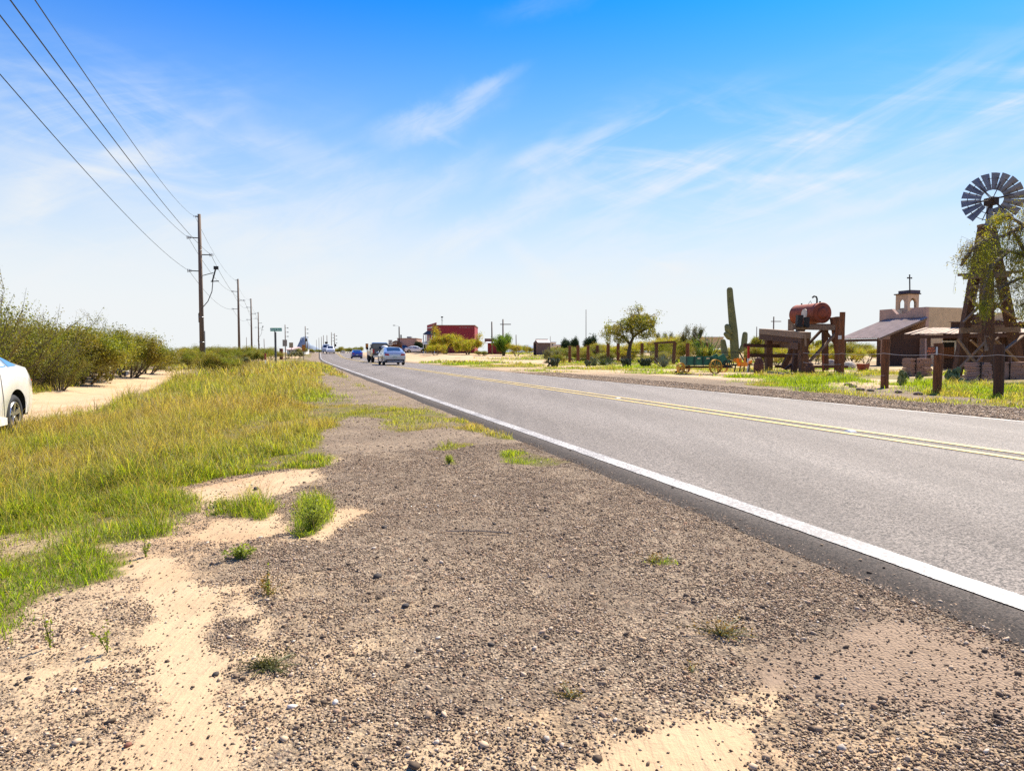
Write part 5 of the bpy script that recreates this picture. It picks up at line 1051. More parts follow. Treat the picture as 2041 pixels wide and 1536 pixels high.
# bell tower
Yb = Yc+4.2; tx = lambda px, py: Vector(loc(px, py, Yb, g)); tc_ = tx(1817, 612); kb = Yb/FPX; tw2 = .72; hb = 30*kb; zb = tc_.z-1.6
def archw(org, ax, az, w, h, m, nm, parent):
    mb = L_(MB()); n = 10; ow = w*.29; top = h*.50; pts_in = [(w*.5-ow, h*.08+1.5)]; pts = []
    for i in range(n+1): t = math.pi*(1-i/n); pts.append((w*.5+ow*math.cos(t), 1.5+top*.72+ow*1.25*math.sin(t)))
    # left jamb, right jamb, spandrel pieces, sill
    mb.prism([(0, 0), (w*.5-ow, 0), (w*.5-ow, 1.5+top*.72), (0, 1.5+top*.72)], org, ax, up, az, .16); mb.prism([(w*.5+ow, 0), (w, 0), (w, 1.5+top*.72), (w*.5+ow, 1.5+top*.72)], org, ax, up, az, .16)
    mb.prism([(w*.5-ow, 0), (w*.5+ow, 0), (w*.5+ow, 1.5+h*.04), (w*.5-ow, 1.5+h*.04)], org, ax, up, az, .16)
    H_ = h+1.5
    for i in range(n): a, b = pts[i], pts[i+1]; mb.prism([a, b, (b[0], H_), (a[0], H_)], org, ax, up, az, .16)
    mb.prism([(0, 1.5+top*.72), (w*.5-ow, 1.5+top*.72), (w*.5-ow, H_), (0, H_)], org, ax, up, az, .16); mb.prism([(w*.5+ow, 1.5+top*.72), (w, 1.5+top*.72), (w, H_), (w*.5+ow, H_)], org, ax, up, az, .16)
    return mb.build(nm, m, parent)
tw_ = empty('bell_tower', (0, 0, 0), None, None); tw_.parent = o
STUCT = mat('tower_stucco', (.50, .34, .22), .95, var=.12, vscale=3)
bs = Vector((tc_.x-.35, tc_.y, zb)); W2 = 1.25
mbt = []
archw(bs, nrm_, dv, W2, hb*.97, STUCT, 'arch_wall', tw_); archw(bs+dv*(W2-.16), nrm_, dv, W2, hb*.97, STUCT, 'arch_wall', tw_); archw(bs+dv*.16, dv, nrm_, W2-.32, hb*.97-.005, STUCT, 'arch_wall', tw_); archw(bs+dv*.16+nrm_*(W2-.16), dv, nrm_, W2-.32, hb*.97-.005, STUCT, 'arch_wall', tw_)
L_(MB()).prism([(-.12, 0), (W2+.12, 0), (W2+.12, .09), (-.12, .09)], bs+up*(hb+1.42)-dv*.1, nrm_, up, dv, W2+.2).build('tower_roof', RUSTD, tw_); L_(MB()).prism([(.25, 0), (W2+.1, 0), (W2+.1, .26), (.25, .26)], bs+up*(hb+1.52)-dv*.02, nrm_, up, dv, W2).build('parapet', mat('tile_purple', (.07, .05, .07), .7), tw_)
mb = L_(MB()); bc = bs+nrm_*W2*.5+dv*W2*.5+up*(1.5+hb*.42); mb.tube([bc+up*.18, bc+up*.08, bc-up*.12, bc-up*.2], [.05, .13, .17, .24], 12); mb.tube([bc+up*.18, bc+up*.55], .025, 5); mb.build('bell', IRON, tw_, True)
mb = L_(MB()); q = tx(1813.5, 586); t_ = tx(1813, 547); mb.bar(q, t_, .08, .07); c_ = tx(1813, 554); mb.bar(c_-nrm_*.17, c_+nrm_*.17, .07, .07); mb.box(c_-nrm_*.2, (.09, .09, .12)); mb.box(c_+nrm_*.2, (.09, .09, .12)); mb.build('cross', IRON, tw_)
# porch with corrugated roof
po = empty('porch', (0, 0, 0), None, None); po.parent = o; wP = 4.86; zr_ = zt_(631, Yc)-.05; ze = zt_(673, Yc-1.4); Lp = 4.0
A_ = -nrm_*wP+dv*Lp+up*ze; B_ = -nrm_*wP-dv*.15+up*ze; C_ = -dv*.15+up*zr_; D_ = dv*Lp+up*zr_
mb = L_(MB()); nn_ = 24; vs = []
for i in range(nn_*2+1):
    t = i/(nn_*2); zz = .045*(1 if i % 2 else -1)
    vs += [B_.lerp(A_, t)+up*zz, C_.lerp(D_, t)+up*zz, B_.lerp(A_, t)+up*(zz-.02), C_.lerp(D_, t)+up*(zz-.02)]
mb.add(vs, [(i*4, i*4+1, i*4+5, i*4+4) for i in range(nn_*2)]+[(i*4+2, i*4+6, i*4+7, i*4+3) for i in range(nn_*2)]+[(i*4, i*4+4, i*4+6, i*4+2) for i in range(nn_*2)])
mb.build('corrugated_roof', mat('purple_metal_roof', (.36, .26, .21), .42, metal=.4, var=.3, vscale=2, stain=.4), po)
mb = L_(MB()); mb.bar(B_-up*.12+dv*.1, C_-up*.12+dv*.1, .1, .2); mb.build('rafter', WOODG, po); L_(MB()).bar(B_-up*.18+dv*.1, A_-up*.18, .14, .2).build('eave_beam', WOODD, po)
L_(MB()).bar(A_-up*ze-up*.3-dv*.3+nrm_*.3, A_-up*.2-dv*.3+nrm_*.3, .2, .2).build('porch_post', WOOD, po); L_(MB()).bar(B_-up*ze-up*.3+dv*.3+nrm_*.3, B_-up*.2+dv*.3+nrm_*.3, .2, .2).build('porch_post', WOOD, po)
# dark board partition under the porch
mb = L_(MB()); x0 = -3.05; n = 17
for i in range(n):
    f0 = i/n; f1 = (i+.94)/n; xa = x0+(3.0)*f0; xb = x0+3.0*f1; hh1 = ze+(zr_-ze)*(wP+(xa+xb)/2)/wP-.25; hh1 = min(hh1, 2.75+1.0*math.sin(math.pi*min(1, (f0+.25))))
    mb.hexa([nrm_*xa+dv*.45-up*.3, nrm_*xb+dv*.45-up*.3, nrm_*xb+dv*.5-up*.3, nrm_*xa+dv*.5-up*.3, nrm_*xa+dv*.45+up*hh1, nrm_*xb+dv*.45+up*hh1, nrm_*xb+dv*.5+up*hh1, nrm_*xa+dv*.5+up*hh1])
mb.build('board_screen', WOODD, po)

# ------------------------------------------------------------------ old board building behind the windmill
Y2 = 44.0; g = GY(1960, Y2); o = empty('board_workshop', g, 'ramshackle dark board workshop behind the windmill with a bleached flat porch roof', 'workshop'); k = Y2/FPX
def q2(px, py, dy=0): return Vector(loc(px, py, Y2+dy, g))
mb = L_(MB()); rn = random.Random(8); x0, x1 = q2(1880, 700).x, q2(2110, 700).x; xr0 = Vector(loc(1915, 700, Y2+5, g)).x; n = 46
for i in range(n):
    a = x0+(x1-x0)*i/n; b = x0+(x1-x0)*(i+.93)/n; tp = q2(1900, 655 if a < q2(1936, 0).x else 624 if a < q2(1985, 0).x else 640).z+rn.uniform(-.08, .08); dy = rn.uniform(0, .03)
    if q2(1918, 0).x < a < q2(1940, 0).x and 1: tp0 = None
    mb.hexa([(a, dy, -.3), (b, dy, -.3), (b, .06+dy, -.3), (a, .06+dy, -.3), (a, dy, tp), (b, dy, tp), (b, .06+dy, tp), (a, .06+dy, tp)])
mb.build('board_wall', WOODD, o)
L_(MB()).hexa([(xr0, .1, -.3), (x1, .1, -.3), (x1, 5, -.3), (xr0, 5, -.3), (xr0, .1, 2.4), (x1, .1, 2.4), (x1, 5, 2.4), (xr0, 5, 2.4)]).build('back_room', WOODD, o)
pz0, pz1 = q2(1803, 667, -2.6), q2(1925, 654, 0)
a_, b_, c_, d_ = Vector(loc(1803, 668, Y2-2.2, g)), Vector(loc(2070, 664, Y2-2.2, g)), Vector(loc(2070, 654, Y2-.05, g)), Vector(loc(1845, 655.5, Y2-.05, g))
mb = L_(MB()); n = 30; rn = random.Random(2)
for i in range(n):
    t0, t1 = i/n, (i+.96)/n; p, q, r, s = a_.lerp(b_, t0), a_.lerp(b_, t1), d_.lerp(c_, t1), d_.lerp(c_, t0); z_ = rn.uniform(0, .05); e = Vector((0, rn.uniform(-.15, .05), z_))
    mb.hexa([p+e, q+e, r+Vector((0, 0, z_)), s+Vector((0, 0, z_)), p+e+up*.05, q+e+up*.05, r+up*(z_+.05), s+up*(z_+.05)])
mb.build('porch_roof', mat('bleached_boards', (.46, .34, .24), .9, var=.35, vscale=3, stain=.5), o)
L_(MB()).bar(a_-up*.12, b_-up*.12, .12, .18, jit=.1, seg=8).build('porch_beam', WOODD, o)
for px in (1851, 1925, 2010): L_(MB()).bar(Vector(loc(px, 672, Y2-2.1, g)), Vector(loc(px, 735, Y2-2.1, g)), .16, .16).build('porch_post', WOODD, o)
L_(MB()).box(q2(1908, 648, -.1)+Vector((0, 0, 0)), (24*k, .1, 11*k)).build('upper_boards', WOODD, o); L_(MB()).box(q2(1908, 641.5, -.12), (28*k, .25, .05)).build('ledge', WOODG, o)
L_(MB()).box(q2(1892, 690, -.12), (26*k, .08, 26*k)).build('black_door_panel', BLACKM, o)  # solid panel coloured black for the darkness inside the doorway
f_ = L_(MB()); f_.box(q2(1892, 680.5, -.18), (27*k, .08, .10)); f_.box(q2(1903.5, 694, -.18), (.09, .08, 25*k)); f_.build('door_frame', WHITE, o)
mb = L_(MB())
for i in range(6): mb.box(q2(1882+i*3.6, 703, -.20), (3.2*k, .04, 22*k))
mb.build('low_gate', WOODR, o)
L_(MB()).box(q2(2012, 694, -.05), (11*k, .06, 56*k)).build('pale_board', mat('tan_boards', (.30, .17, .10), .85, var=.3, stretch=(6, 6, .5)), o)
L_(MB()).prism([(0, 0), (25*k, 0), (25*k, 12*k), (20*k, 15*k), (4*k, 15*k), (0, 11*k)], q2(1984, 638, .4), (1, 0, 0), (0, 0, 1), (0, 1, 0), 3.0).build('stucco_gable', STUC, o)
L_(MB()).box(q2(1999, 646, .2), (30*k, .1, 14*k)).build('gable_boards', WOODD, o); L_(MB()).box(q2(2050, 645, .0), (42*k, 1.0, 5*k)).build('orange_fascia', mat('orange_boards', (.40, .17, .07), .8), o); L_(MB()).box(q2(1950, 686, -.1), (2*k, .05, 26*k)).build('blue_trim', mat('pale_blue_trim', (.4, .5, .65), .5), o)

# stacks of stone slabs
SL = mat('sandstone_slab', (.44, .255, .17), .9, var=.3, vscale=1.2, col2=(.30, .19, .16), bump=.01)
def slabs(x0, x1, t, b, Y, lb, rows, dep=.7):
    g = GY((x0+x1)/2, Y); o = empty('slab_stack', g, lb, 'stone stack', 'stacks of sandstone slabs'); k = Y/FPX; W_ = (x1-x0)*k; H_ = P(x0, t, Y).z-g.z; rn = random.Random(int(x0)); mb = L_(MB()); hz = H_/rows
    for r in range(rows):
        x = -W_/2+rn.uniform(-.04, .04)
        while x < W_/2-.1:
            l = rn.uniform(.25, .6)*max(.6, W_/1.3); l = min(l, W_/2-x+rn.uniform(0, .04)); j = rn.uniform(-.035, .035); mb.hexa([(x, j, r*hz+.006), (x+l-.012, j+rn.uniform(-.02, .02), r*hz+.006), (x+l-.012, dep, r*hz+.006), (x, dep, r*hz+.006), (x+rn.uniform(-.01, .01), j, (r+1)*hz-.006), (x+l-.012, j, (r+1)*hz-.008), (x+l-.012, dep, (r+1)*hz-.006), (x, dep, (r+1)*hz-.006)]); x += l
    mb.build('slabs', SL, o)
    L_(MB()).box((-W_*.3, dep*.5-.03, H_/2), (.012, dep+.09, H_+.02)).build('band', IRON, o)
slabs(1817, 1859, 714, 749, 31, 'loosely piled stack of sandstone slabs left of the sign post', 9); slabs(1949, 1979, 722, 760, 25.5, 'mauve stack of stone slabs under the windmill, left of the last post', 11); slabs(2000, 2062, 721, 751, 27.5, 'wide reddish slab stack right of the last thick post', 9)
g = G(1930, 752); mb = L_(MB()); mb.box((0, 0, .05), (1.3, .5, .14)); q = mb.build('stone_step', STUCW); q.location = g; tag(q, 'pale flat stone step between the windmill leg and the mauve slab stack', 'stone step')
# ------------------------------------------------------------------ trees
proto('mq', name='mesquite_tree', seed=44, height=4.9, width=5.9, leafm=LM, barkm=BK, stems=1, depth=4, split=3, nleaf=17000, lsize=.13, trunk=1.0, trad=.15, clump=.32, lean=.5, up=.04, spreadk=.8, td=2, droop=.5)
proto('pv', name='palo_verde_tree', seed=33, height=5, width=6, leafm=LY, barkm=BK, stems=3, depth=4, split=3, nleaf=17000, lsize=.15, trunk=.9, trad=.09, clump=.42, lean=.7, up=.06, spreadk=.8, td=3, droop=.4)
proto('wil', name='desert_willow', seed=34, height=5, width=4.5, leafm=LB, barkm=BK, stems=5, depth=3, split=4, nleaf=17000, lsize=.16, trunk=1.3, trad=.09, clump=.30, lean=.35, up=.2, spreadk=.55, droop=.9, td=3)
proto('pin', name='pine_tree', seed=35, height=5, width=3.4, leafm=LD, barkm=BK, stems=3, depth=3, split=4, nleaf=13000, lsize=.22, trunk=.5, trad=.12, clump=.45, lean=.3, up=.25, spreadk=.8, td=4, droop=2.2)
proto('brn', name='thorn_tree', seed=36, height=4, width=5, leafm=LBR, barkm=BK, stems=2, depth=4, split=3, nleaf=8000, lsize=.13, trunk=1.1, trad=.1, clump=.34, lean=.5, up=.08, spreadk=.8, td=2)
HH = {'mq': 4.9, 'pv': 5, 'wil': 5, 'pin': 5, 'brn': 4, 'mes1': 2.2, 'mes2': 2.0, 'yel1': 2.4, 'bri1': 1.2}; WW = {'mq': 5.9, 'pv': 6, 'wil': 4.5, 'pin': 3.4, 'brn': 5, 'mes1': 3.4, 'mes2': 3.0, 'yel1': 3.6, 'bri1': 1.8}
def grow(key, px, top, Y, wpx, lb, cat='tree', grp=None, rz=None):
    g = GY(px, Y); s = (P(px, top, Y).z-g.z+.05)/HH[key]; w = wpx*(1.15 if cat == 'bush' else 1.0)*Y/FPX/WW[key]
    return plant(key, g-Vector((0, 0, .05)), (w, w, s), rf.random()*6 if rz is None else rz, lb, cat, grp)
Ym = 66.0; g = GY(1254, Ym); o = empty('mesquite_tree', g, 'leaning mesquite tree with an airy green crown behind the fence', 'tree'); rn = random.Random(16); rr = np.random.default_rng(16); mb = L_(MB()); C = []
def mp_(px, py, dy=0): return Vector(loc(px, py, Ym+dy, g))
for b, r in (([(1254, 726, 0), (1253, 705, 0), (1256, 686, 0), (1262, 672, .1)], .24), ([(1262, 672, .1), (1274, 662, 0), (1290, 655, -.3), (1303, 650, -.3)], .13), ([(1256, 686, 0), (1243, 672, .4), (1228, 664, .6), (1214, 662, .5)], .13), ([(1262, 672, .1), (1258, 656, .3), (1254, 640, .2), (1262, 628, 0)], .12), ([(1274, 662, 0), (1280, 648, .5), (1276, 632, .4), (1272, 620, .3)], .09), ([(1243, 672, .4), (1240, 655, -.4), (1236, 645, -.5)], .08), ([(1290, 655, -.3), (1296, 642, 0), (1294, 632, .1)], .07)):
    p = [mp_(*q) for q in b]; mb.tube(p, [r*(1-.6*i/len(p)) for i in range(len(p))], 7)
    for k in range(16 if r < .2 else 0): q = p[rn.randrange(1, len(p))]; e = q+Vector((rn.gauss(0, .6), rn.gauss(0, .6), rn.gauss(.1, .45))); mb.tube([q, (q+e)/2+Vector((0, 0, .1)), e], [.03, .02, .008], 4, cap=False); C += [e+Vector((rn.gauss(0, .25), rn.gauss(0, .25), rn.gauss(-.1, .2))) for _ in range(45)]
for cx, cy, sx_, sy_, n in ((1292, 645, 11, 9, 1500), (1262, 652, 16, 11, 1900), (1228, 658, 13, 9, 1300), (1211, 655, 6, 8, 450), (1270, 634, 12, 7, 1000), (1300, 662, 7, 9, 500), (1238, 676, 13, 7, 900), (1212, 674, 5, 10, 300), (1284, 668, 10, 6, 500), (1252, 640, 12, 6, 500), (1289, 630, 7, 5, 260), (1276, 617, 5, 4, 90)):
    for _ in range(int(n*.9)): a_ = rn.random()*6.283; q = rn.random()**.6*1.5; C.append(mp_(cx+sx_*q*math.cos(a_)*.8, cy+sy_*q*math.sin(a_)*.8, rn.gauss(0, .9)))
mb.build('trunk', BK, o, True); C = np.array([c[:] for c in C]); V_, F_ = leaves_np(C, .13, .28, .4, rr=rr); npmesh('crown', V_, F_, LM, o)
grow('pv', 887, 648, 118, 66, 'bright yellow-green palo verde in front of the red saloon', grp='trees in front of the saloon'); grow('pv', 931, 660, 112, 62, 'second palo verde with crossing dark limbs right of the taller one', grp='trees in front of the saloon', rz=4.0); grow('yel1', 868, 684, 108, 34, 'low grey-green bush at the left foot of the palo verdes', 'bush')
grow('wil', 1004, 659, 106, 40, 'upright bright green willow beside the utility pole'); grow('yel1', 1030, 683, 105, 38, 'round bright green bush right of the upright willow', 'bush'); grow('mes1', 1052, 690, 130, 18, 'tiny dark bush left of the adobe shed', 'bush'); grow('mes2', 958, 697, 104, 34, 'low golden bush under the right palo verde', 'bush')
grow('pin', 836, 675, 150, 16, 'dark conical juniper left of the saloon', grp='junipers by the saloon'); grow('pin', 854, 677, 148, 22, 'bushy dark juniper at the saloon porch', grp='junipers by the saloon'); grow('yel1', 812, 677, 155, 32, 'yellow-green shrub in front of the pink adobe building', 'bush')
grow('mes1', 862, 688, 140, 10, 'small tuft left of the palo verde', 'bush')
grow('pin', 1145, 666, 100, 18, 'dark pine top behind the far end of the fence', grp='pines behind the fence'); grow('pin', 1128, 670, 110, 22, 'lower dark pine left of the taller one', grp='pines behind the fence'); grow('pin', 1176, 661, 92, 26, 'dark pine beside the tall thin mast', grp='pines behind the fence')
grow('bri1', 1098, 692, 66, 34, 'grey-green shrub covering the end of the fence', 'bush'); grow('mes2', 1112, 702, 62, 26, 'low shrub above the dark prickly pear', 'bush')
grow('brn', 1375, 647, 78, 44, 'brownish thin tree above the green ocotillo'); grow('brn', 1330, 660, 95, 40, 'sparse thorn tree right of the mesquite'); grow('mq', 1515, 661, 80, 50, 'dark round tree right of the saguaro behind the rails'); grow('mq', 1630, 668, 90, 44, 'thin tree seen under the rusty tank')
SG = 'brush behind the fence'
sb = [('yel1', 1145, 689, 86, 60), ('mes1', 1180, 684, 84, 60), ('yel1', 1215, 682, 88, 58), ('mes2', 1250, 690, 80, 60), ('yel1', 1290, 672, 86, 70), ('mes1', 1325, 675, 78, 60), ('yel1', 1345, 664, 90, 70), ('mes2', 1385, 668, 84, 60), ('yel1', 1425, 690, 74, 60), ('mes1', 1515, 684, 60, 60), ('yel1', 1545, 690, 58, 60), ('mes2', 1570, 686, 64, 60), ('yel1', 1625, 690, 60, 60), ('mes1', 1660, 696, 62, 50), ('mes1', 1700, 682, 76, 70), ('yel1', 1725, 690, 66, 50), ('mes2', 1690, 676, 95, 90), ('yel1', 1600, 680, 80, 60), ('mes1', 1110, 690, 120, 50), ('mes2', 1205, 700, 74, 50), ('mes1', 1310, 700, 68, 60), ('mes2', 1440, 700, 62, 50), ('mes1', 1160, 695, 78, 44), ('mes2', 1128, 688, 84, 60), ('yel1', 1240, 684, 76, 60), ('mes1', 1355, 678, 70, 50), ('mes2', 1540, 680, 72, 60)]
pl_ = ['left end of the fence', 'third fence post', 'yucca clump', 'mesquite trunk', 'mesquite crown', 'small gateway', 'brownish thin tree', 'ocotillo', 'wagon box', 'striped stake', 'heavy timber rails', 'headframe beams', 'tank trestle', 'tagged post', 'open porch side', 'porch eave', 'distance past the porch', 'rusty tank', 'adobe shed side', 'prickly pear row', 'agave gateway', 'saguaro foot', 'fourth post', 'grey-green end shrub', 'boulder by the mesquite', 'wagon front end', 'barrel cactus']
for (k_, px, t, Y, w), pn in zip(sb, pl_): grow(k_, px, t, Y, w, f'{"yellow-green" if k_ == "yel1" else "olive" if k_ == "mes1" else "dull green"} brush seen behind the {pn}', 'bush', SG)
# far tree line on both sides of the road
for i, (px, t, Y, w) in enumerate(((676, 690, 330, 22), (700, 691, 300, 20), (690, 693, 420, 30), (715, 689, 360, 26), (752, 684, 230, 20), (770, 686, 210, 18), (660, 694, 500, 30), (1064, 692, 260, 26), (1085, 694, 300, 30))): grow('mes2' if i % 2 else 'mes1', px, t, Y, w, f'distant low bush {("just right of the vans", "between vans and blue sedan", "behind the tiny far car", "above the blue sedan", "left of the speed sign", "right of the speed sign", "behind the vans", "left behind the adobe shed", "right behind the adobe shed")[i]}', 'bush', 'distant bushes by the road')
grow('mes2', 852, 691, 128, 22, 'clipped low hedge in front of the saloon porch', 'hedge')
grow('bri1', 915, 713, 92, 14, 'small orange-flowered bush under the palo verdes', 'bush')
# small herbs in the foreground
HERB = leafmat('leaf_herb', (.17, .23, .035), (.36, .40, .06), None, .5); HERBR = leafmat('leaf_reddish', (.22, .12, .03), (.36, .20, .05), (.16, .14, .02), .35)
def herb(px, py, H_, W_, n, ls, lb, m=HERB, nm='weed', stems=14, up_=1.0):
    g = G(px, py); rn = random.Random(int(px+py)); rr = np.random.default_rng(int(px*7+py)); mb = L_(MB()); pts = []
    for i in range(stems):
        a = rn.random()*6.28; k = rn.random(); d = Vector((math.cos(a)*k*W_/2, math.sin(a)*k*W_/2, H_*rn.uniform(.5, 1)*(1-.4*k)*up_)); p = [Vector((0, 0, 0)), d*.5+Vector((0, 0, H_*.08)), d]; mb.tube(p, [.0022, .0018, .001], 3, cap=False)
        for t in np.linspace(.15, 1, 9): q = p[0].lerp(p[1], t*2) if t < .5 else p[1].lerp(p[2], t*2-1); pts.append(tuple(q))
    T = np.array(pts); i_ = rr.integers(0, len(T), n); C = T[i_]+rr.standard_normal((n, 3))*W_*.05; ls = ls*.62; n = n; C[:, 2] = np.abs(C[:, 2])+.003
    o = empty(nm, (g.x, g.y, float(ground_z(np.array([g.x]), np.array([g.y]))[0])), lb, nm, 'weeds on the verge'); mb.build('stems', mat('weed_stem', (.12, .13, .04), .6), o); V_, F_ = leaves_np(C, ls, .38, rr=rr); npmesh('leaves', V_, F_, m, o)
herb(625, 1055, .25, .26, 1500, .018, 'feathery light green weed between sand and gravel', stems=40); herb(478, 1112, .075, .20, 420, .022, 'low broad-leaved green weed on the pale sand'); herb(290, 1110, .13, .12, 110, .018, 'thin upright seedling on the sand left of the broad-leaved weed', stems=5)
herb(535, 1185, .10, .22, 260, .015, 'reddish trailing weed with a tall sprig', HERBR, stems=12); herb(535, 1190, .20, .08, 60, .014, 'slender sprig beside the reddish trailing weed', stems=3); herb(530, 1328, .022, .28, 900, .010, 'flat dark green mat weed below the sand streak', leafmat('leaf_mat', (.09, .09, .02), (.17, .15, .03), None, .2), stems=30)
herb(600, 1070, .05, .16, 260, .014, 'small weed at the foot of the feathery one', stems=12); herb(895, 925, .10, .12, 500, .018, 'small bright tuft alone on the gravel', stems=20); herb(1435, 1265, .06, .30, 420, .011, 'sparse rusty orange weed spreading over the gravel near the silt', HERBR, stems=26); herb(1140, 1390, .03, .16, 160, .009, 'tiny reddish weed at the lower edge of the gravel', HERBR, stems=12); herb(1300, 1118, .03, .25, 300, .011, 'small yellowish weed in the gravel, halfway to the road', HERBR, stems=16)
herb(215, 1300, .16, .10, 40, .02, 'lone grass sprig on the lower left sand', stems=4); herb(100, 1290, .14, .10, 50, .018, 'thin sprig near the grass edge, lower left', stems=4); herb(1380, 1340, .02, .2, 60, .010, 'dry pale sprig lying on the gravel', HERBR, stems=5); herb(440, 1010, .07, .35, 500, .018, 'loose weedy tuft on the sand above the broad-leaved weed', stems=24)
# dry stalk
g1, g2 = G(890, 1062), G(1020, 1066); mb = MB(); mb.tube([g1+up*.012, g1.lerp(g2, .5)+up*.02, g2+up*.01], .004, 5); tag(mb.build('dry_stalk', mat('straw', (.45, .33, .2), .8)), 'long dry straw stalk lying across the gravel', 'dry stalk')
# pepper tree that hangs over the windmill
Yp = 26.0; kp = Yp/FPX; g = GY(2190, Yp); o = empty('pepper_tree', g, 'drooping feathery tree overhanging the windmill from the picture edge', 'tree'); rn = random.Random(6); rr = np.random.default_rng(6); mb = L_(MB()); T = []
def lp(px, py, dy=0): return Vector(loc(px, py, Yp+dy, g))
mb.tube([(0, 0, -.2), lp(2188, 700), lp(2170, 620), lp(2150, 560)], [.28, .24, .2, .16], 10)
brs = [[(2150, 560, 0), (2090, 500, -.2), (2041, 450, -.3), (2010, 430, -.5), (1985, 440, -.6)], [(2150, 560, 0), (2100, 530, .2), (2050, 512, .2), (2010, 500, 0), (1975, 505, -.2)], [(2100, 530, .2), (2060, 545, .3), (2020, 560, 0), (1985, 580, -.4)], [(2150, 560, 0), (2110, 470, .5), (2070, 410, .6), (2041, 400, .5)], [(2041, 450, -.3), (2000, 470, -.4), (1960, 480, -.7), (1935, 500, -.6)], [(2170, 620, 0), (2110, 580, -.5), (2060, 590, -.6), (2035, 610, -.4)], [(2010, 500, 0), (1975, 530, -.5), (1962, 570, -.7), (1960, 610, -.8)], [(2150, 560, 0), (2190, 480, .2), (2230, 430, 0)], [(2050, 512, .2), (2030, 480, 0), (2015, 455, 0)], [(1960, 480, -.7), (1935, 500, -.7), (1915, 530, -.6)]]
for b in brs:
    p = [lp(*q) for q in b]; mb.tube(p, [.085-.065*i/len(p) for i in range(len(p))], 6)
    for i in range(len(p)-1):
        for t in np.linspace(0, 1, 7): T.append((p[i].lerp(p[i+1], t), i/len(p)))
C = []
for q, f in T:
    for s in range(5 if q.x < lp(2060, 0).x else 9):
        L = rn.uniform(.15, .9); off = Vector((rn.gauss(0, .22), rn.gauss(0, .3), rn.gauss(.05, .15))); st = q+off; dr = Vector((rn.gauss(0, .18), rn.gauss(0, .12), -1)); mb.tube([q, st, st+dr*L], [.008, .006, .003], 3, cap=False)
        for w in range(int(16*L)+3): t = rn.random(); C.append(st+dr*L*t+Vector((rn.gauss(0, .035), rn.gauss(0, .035), 0)))
# the dense hanging clump in front of the tower
for cx, cy, sxx, syy, n in ((1962, 500, 14, 34, 1100), (1970, 560, 12, 26, 500), (1962, 612, 12, 18, 900), (1985, 440, 10, 10, 350), (1935, 520, 12, 16, 260), (2030, 540, 26, 34, 900), (2035, 620, 14, 26, 500), (2000, 430, 14, 10, 200), (1990, 600, 10, 22, 260)):
    for _ in range(n): C.append(lp(rn.gauss(cx, sxx*.6), rn.gauss(cy, syy*.6), rn.gauss(-.5, .35)))
mb.build('trunk', BKL, o, True); C = np.array([c[:] for c in C]); V_, F_ = leaves_np(C, .085, .16, .9, rr=rr); npmesh('crown', V_, F_, LP, o)

# ------------------------------------------------------------------ buildings across the lot
def bx(px0, px1, t, b, Y, dep, g, nm, m, par, dy=0):
    a, c = Vector(loc(px0, b, Y+dy, g)), Vector(loc(px1, t, Y+dy, g)); mb = L_(MB()); mb.hexa([(a.x, a.y, a.z), (c.x, a.y, a.z), (c.x, a.y+dep, a.z), (a.x, a.y+dep, a.z), (a.x, a.y, c.z), (c.x, a.y, c.z), (c.x, a.y+dep, c.z), (a.x, a.y+dep, c.z)]); return mb.build(nm, m, par)
Y = 128.0; g = GY(906, Y); o = empty('saloon', g, 'two-storey dark red saloon with a white balcony and false front', 'building'); RW = mat('red_boards', (.30, .022, .028), .7, var=.25, vscale=1.5, stretch=(8, 8, .3), stain=.3)
bx(862, 946, 649, 712, Y, 12, g, 'wall', RW, o); bx(861, 947, 647.6, 649, Y-.1, 12.3, g, 'roof_edge', WOODG, o)
a, b_ = Vector(loc(851, 645, Y+6, g)), Vector(loc(870, 645, Y, g)); zf = Vector(loc(0, 660, Y, g)).z
mb = L_(MB()); dd = b_-a; dd.z = 0; mb.hexa([(a.x, a.y, zf-5), (b_.x, b_.y, zf-5), (b_.x, b_.y+.2, zf-5), (a.x, a.y+.2, zf-5), (a.x, a.y, a.z-.3), (b_.x, b_.y, b_.z+.25), (b_.x, b_.y+.2, b_.z+.25), (a.x, a.y+.2, a.z-.3)]); mb.build('false_front', RW, o)
mb = L_(MB()); zc_ = Vector(loc(0, 651, Y, g)).z; mb.hexa([(a.x, a.y-.12, zc_-.1), (b_.x, b_.y-.12, zc_-.1), (b_.x, b_.y-.02, zc_-.1), (a.x, a.y-.02, zc_-.1), (a.x, a.y-.12, zc_), (b_.x, b_.y-.12, zc_+.15), (b_.x, b_.y-.02, zc_+.15), (a.x, a.y-.02, zc_)]); mb.build('white_band', WHITE, o)
mb = L_(MB()); e0, e1 = Vector(loc(843, 667, Y+5, g)), Vector(loc(866, 668, Y-1.5, g)); f0, f1 = Vector(loc(851, 661, Y+6, g)), Vector(loc(872, 660, Y, g)); mb.hexa([e0, e1, f1, f0, e0+up*.15, e1+up*.15, f1+up*.15, f0+up*.15]); mb.build('porch_roof', mat('dark_shingle', (.05, .04, .045), .8), o)
for px in (844, 849, 855, 860, 866): t = (px-844)/22; L_(MB()).bar(Vector(loc(px, 668, Y+5-6.3*t, g)), Vector(loc(px, 706, Y+5-6.3*t, g)), .16, .16).build('porch_post', WHITE, o)
L_(MB()).bar(Vector(loc(844, 685, Y+5, g)), Vector(loc(866, 685, Y-1.3, g)), .3, .25).build('balcony', WHITE, o); mb = L_(MB())
for i in range(23): px = 844+i; t = i/22; mb.bar(Vector(loc(px, 685, Y+5-6.3*t, g)), Vector(loc(px, 680, Y+5-6.3*t, g)), .05, .05)
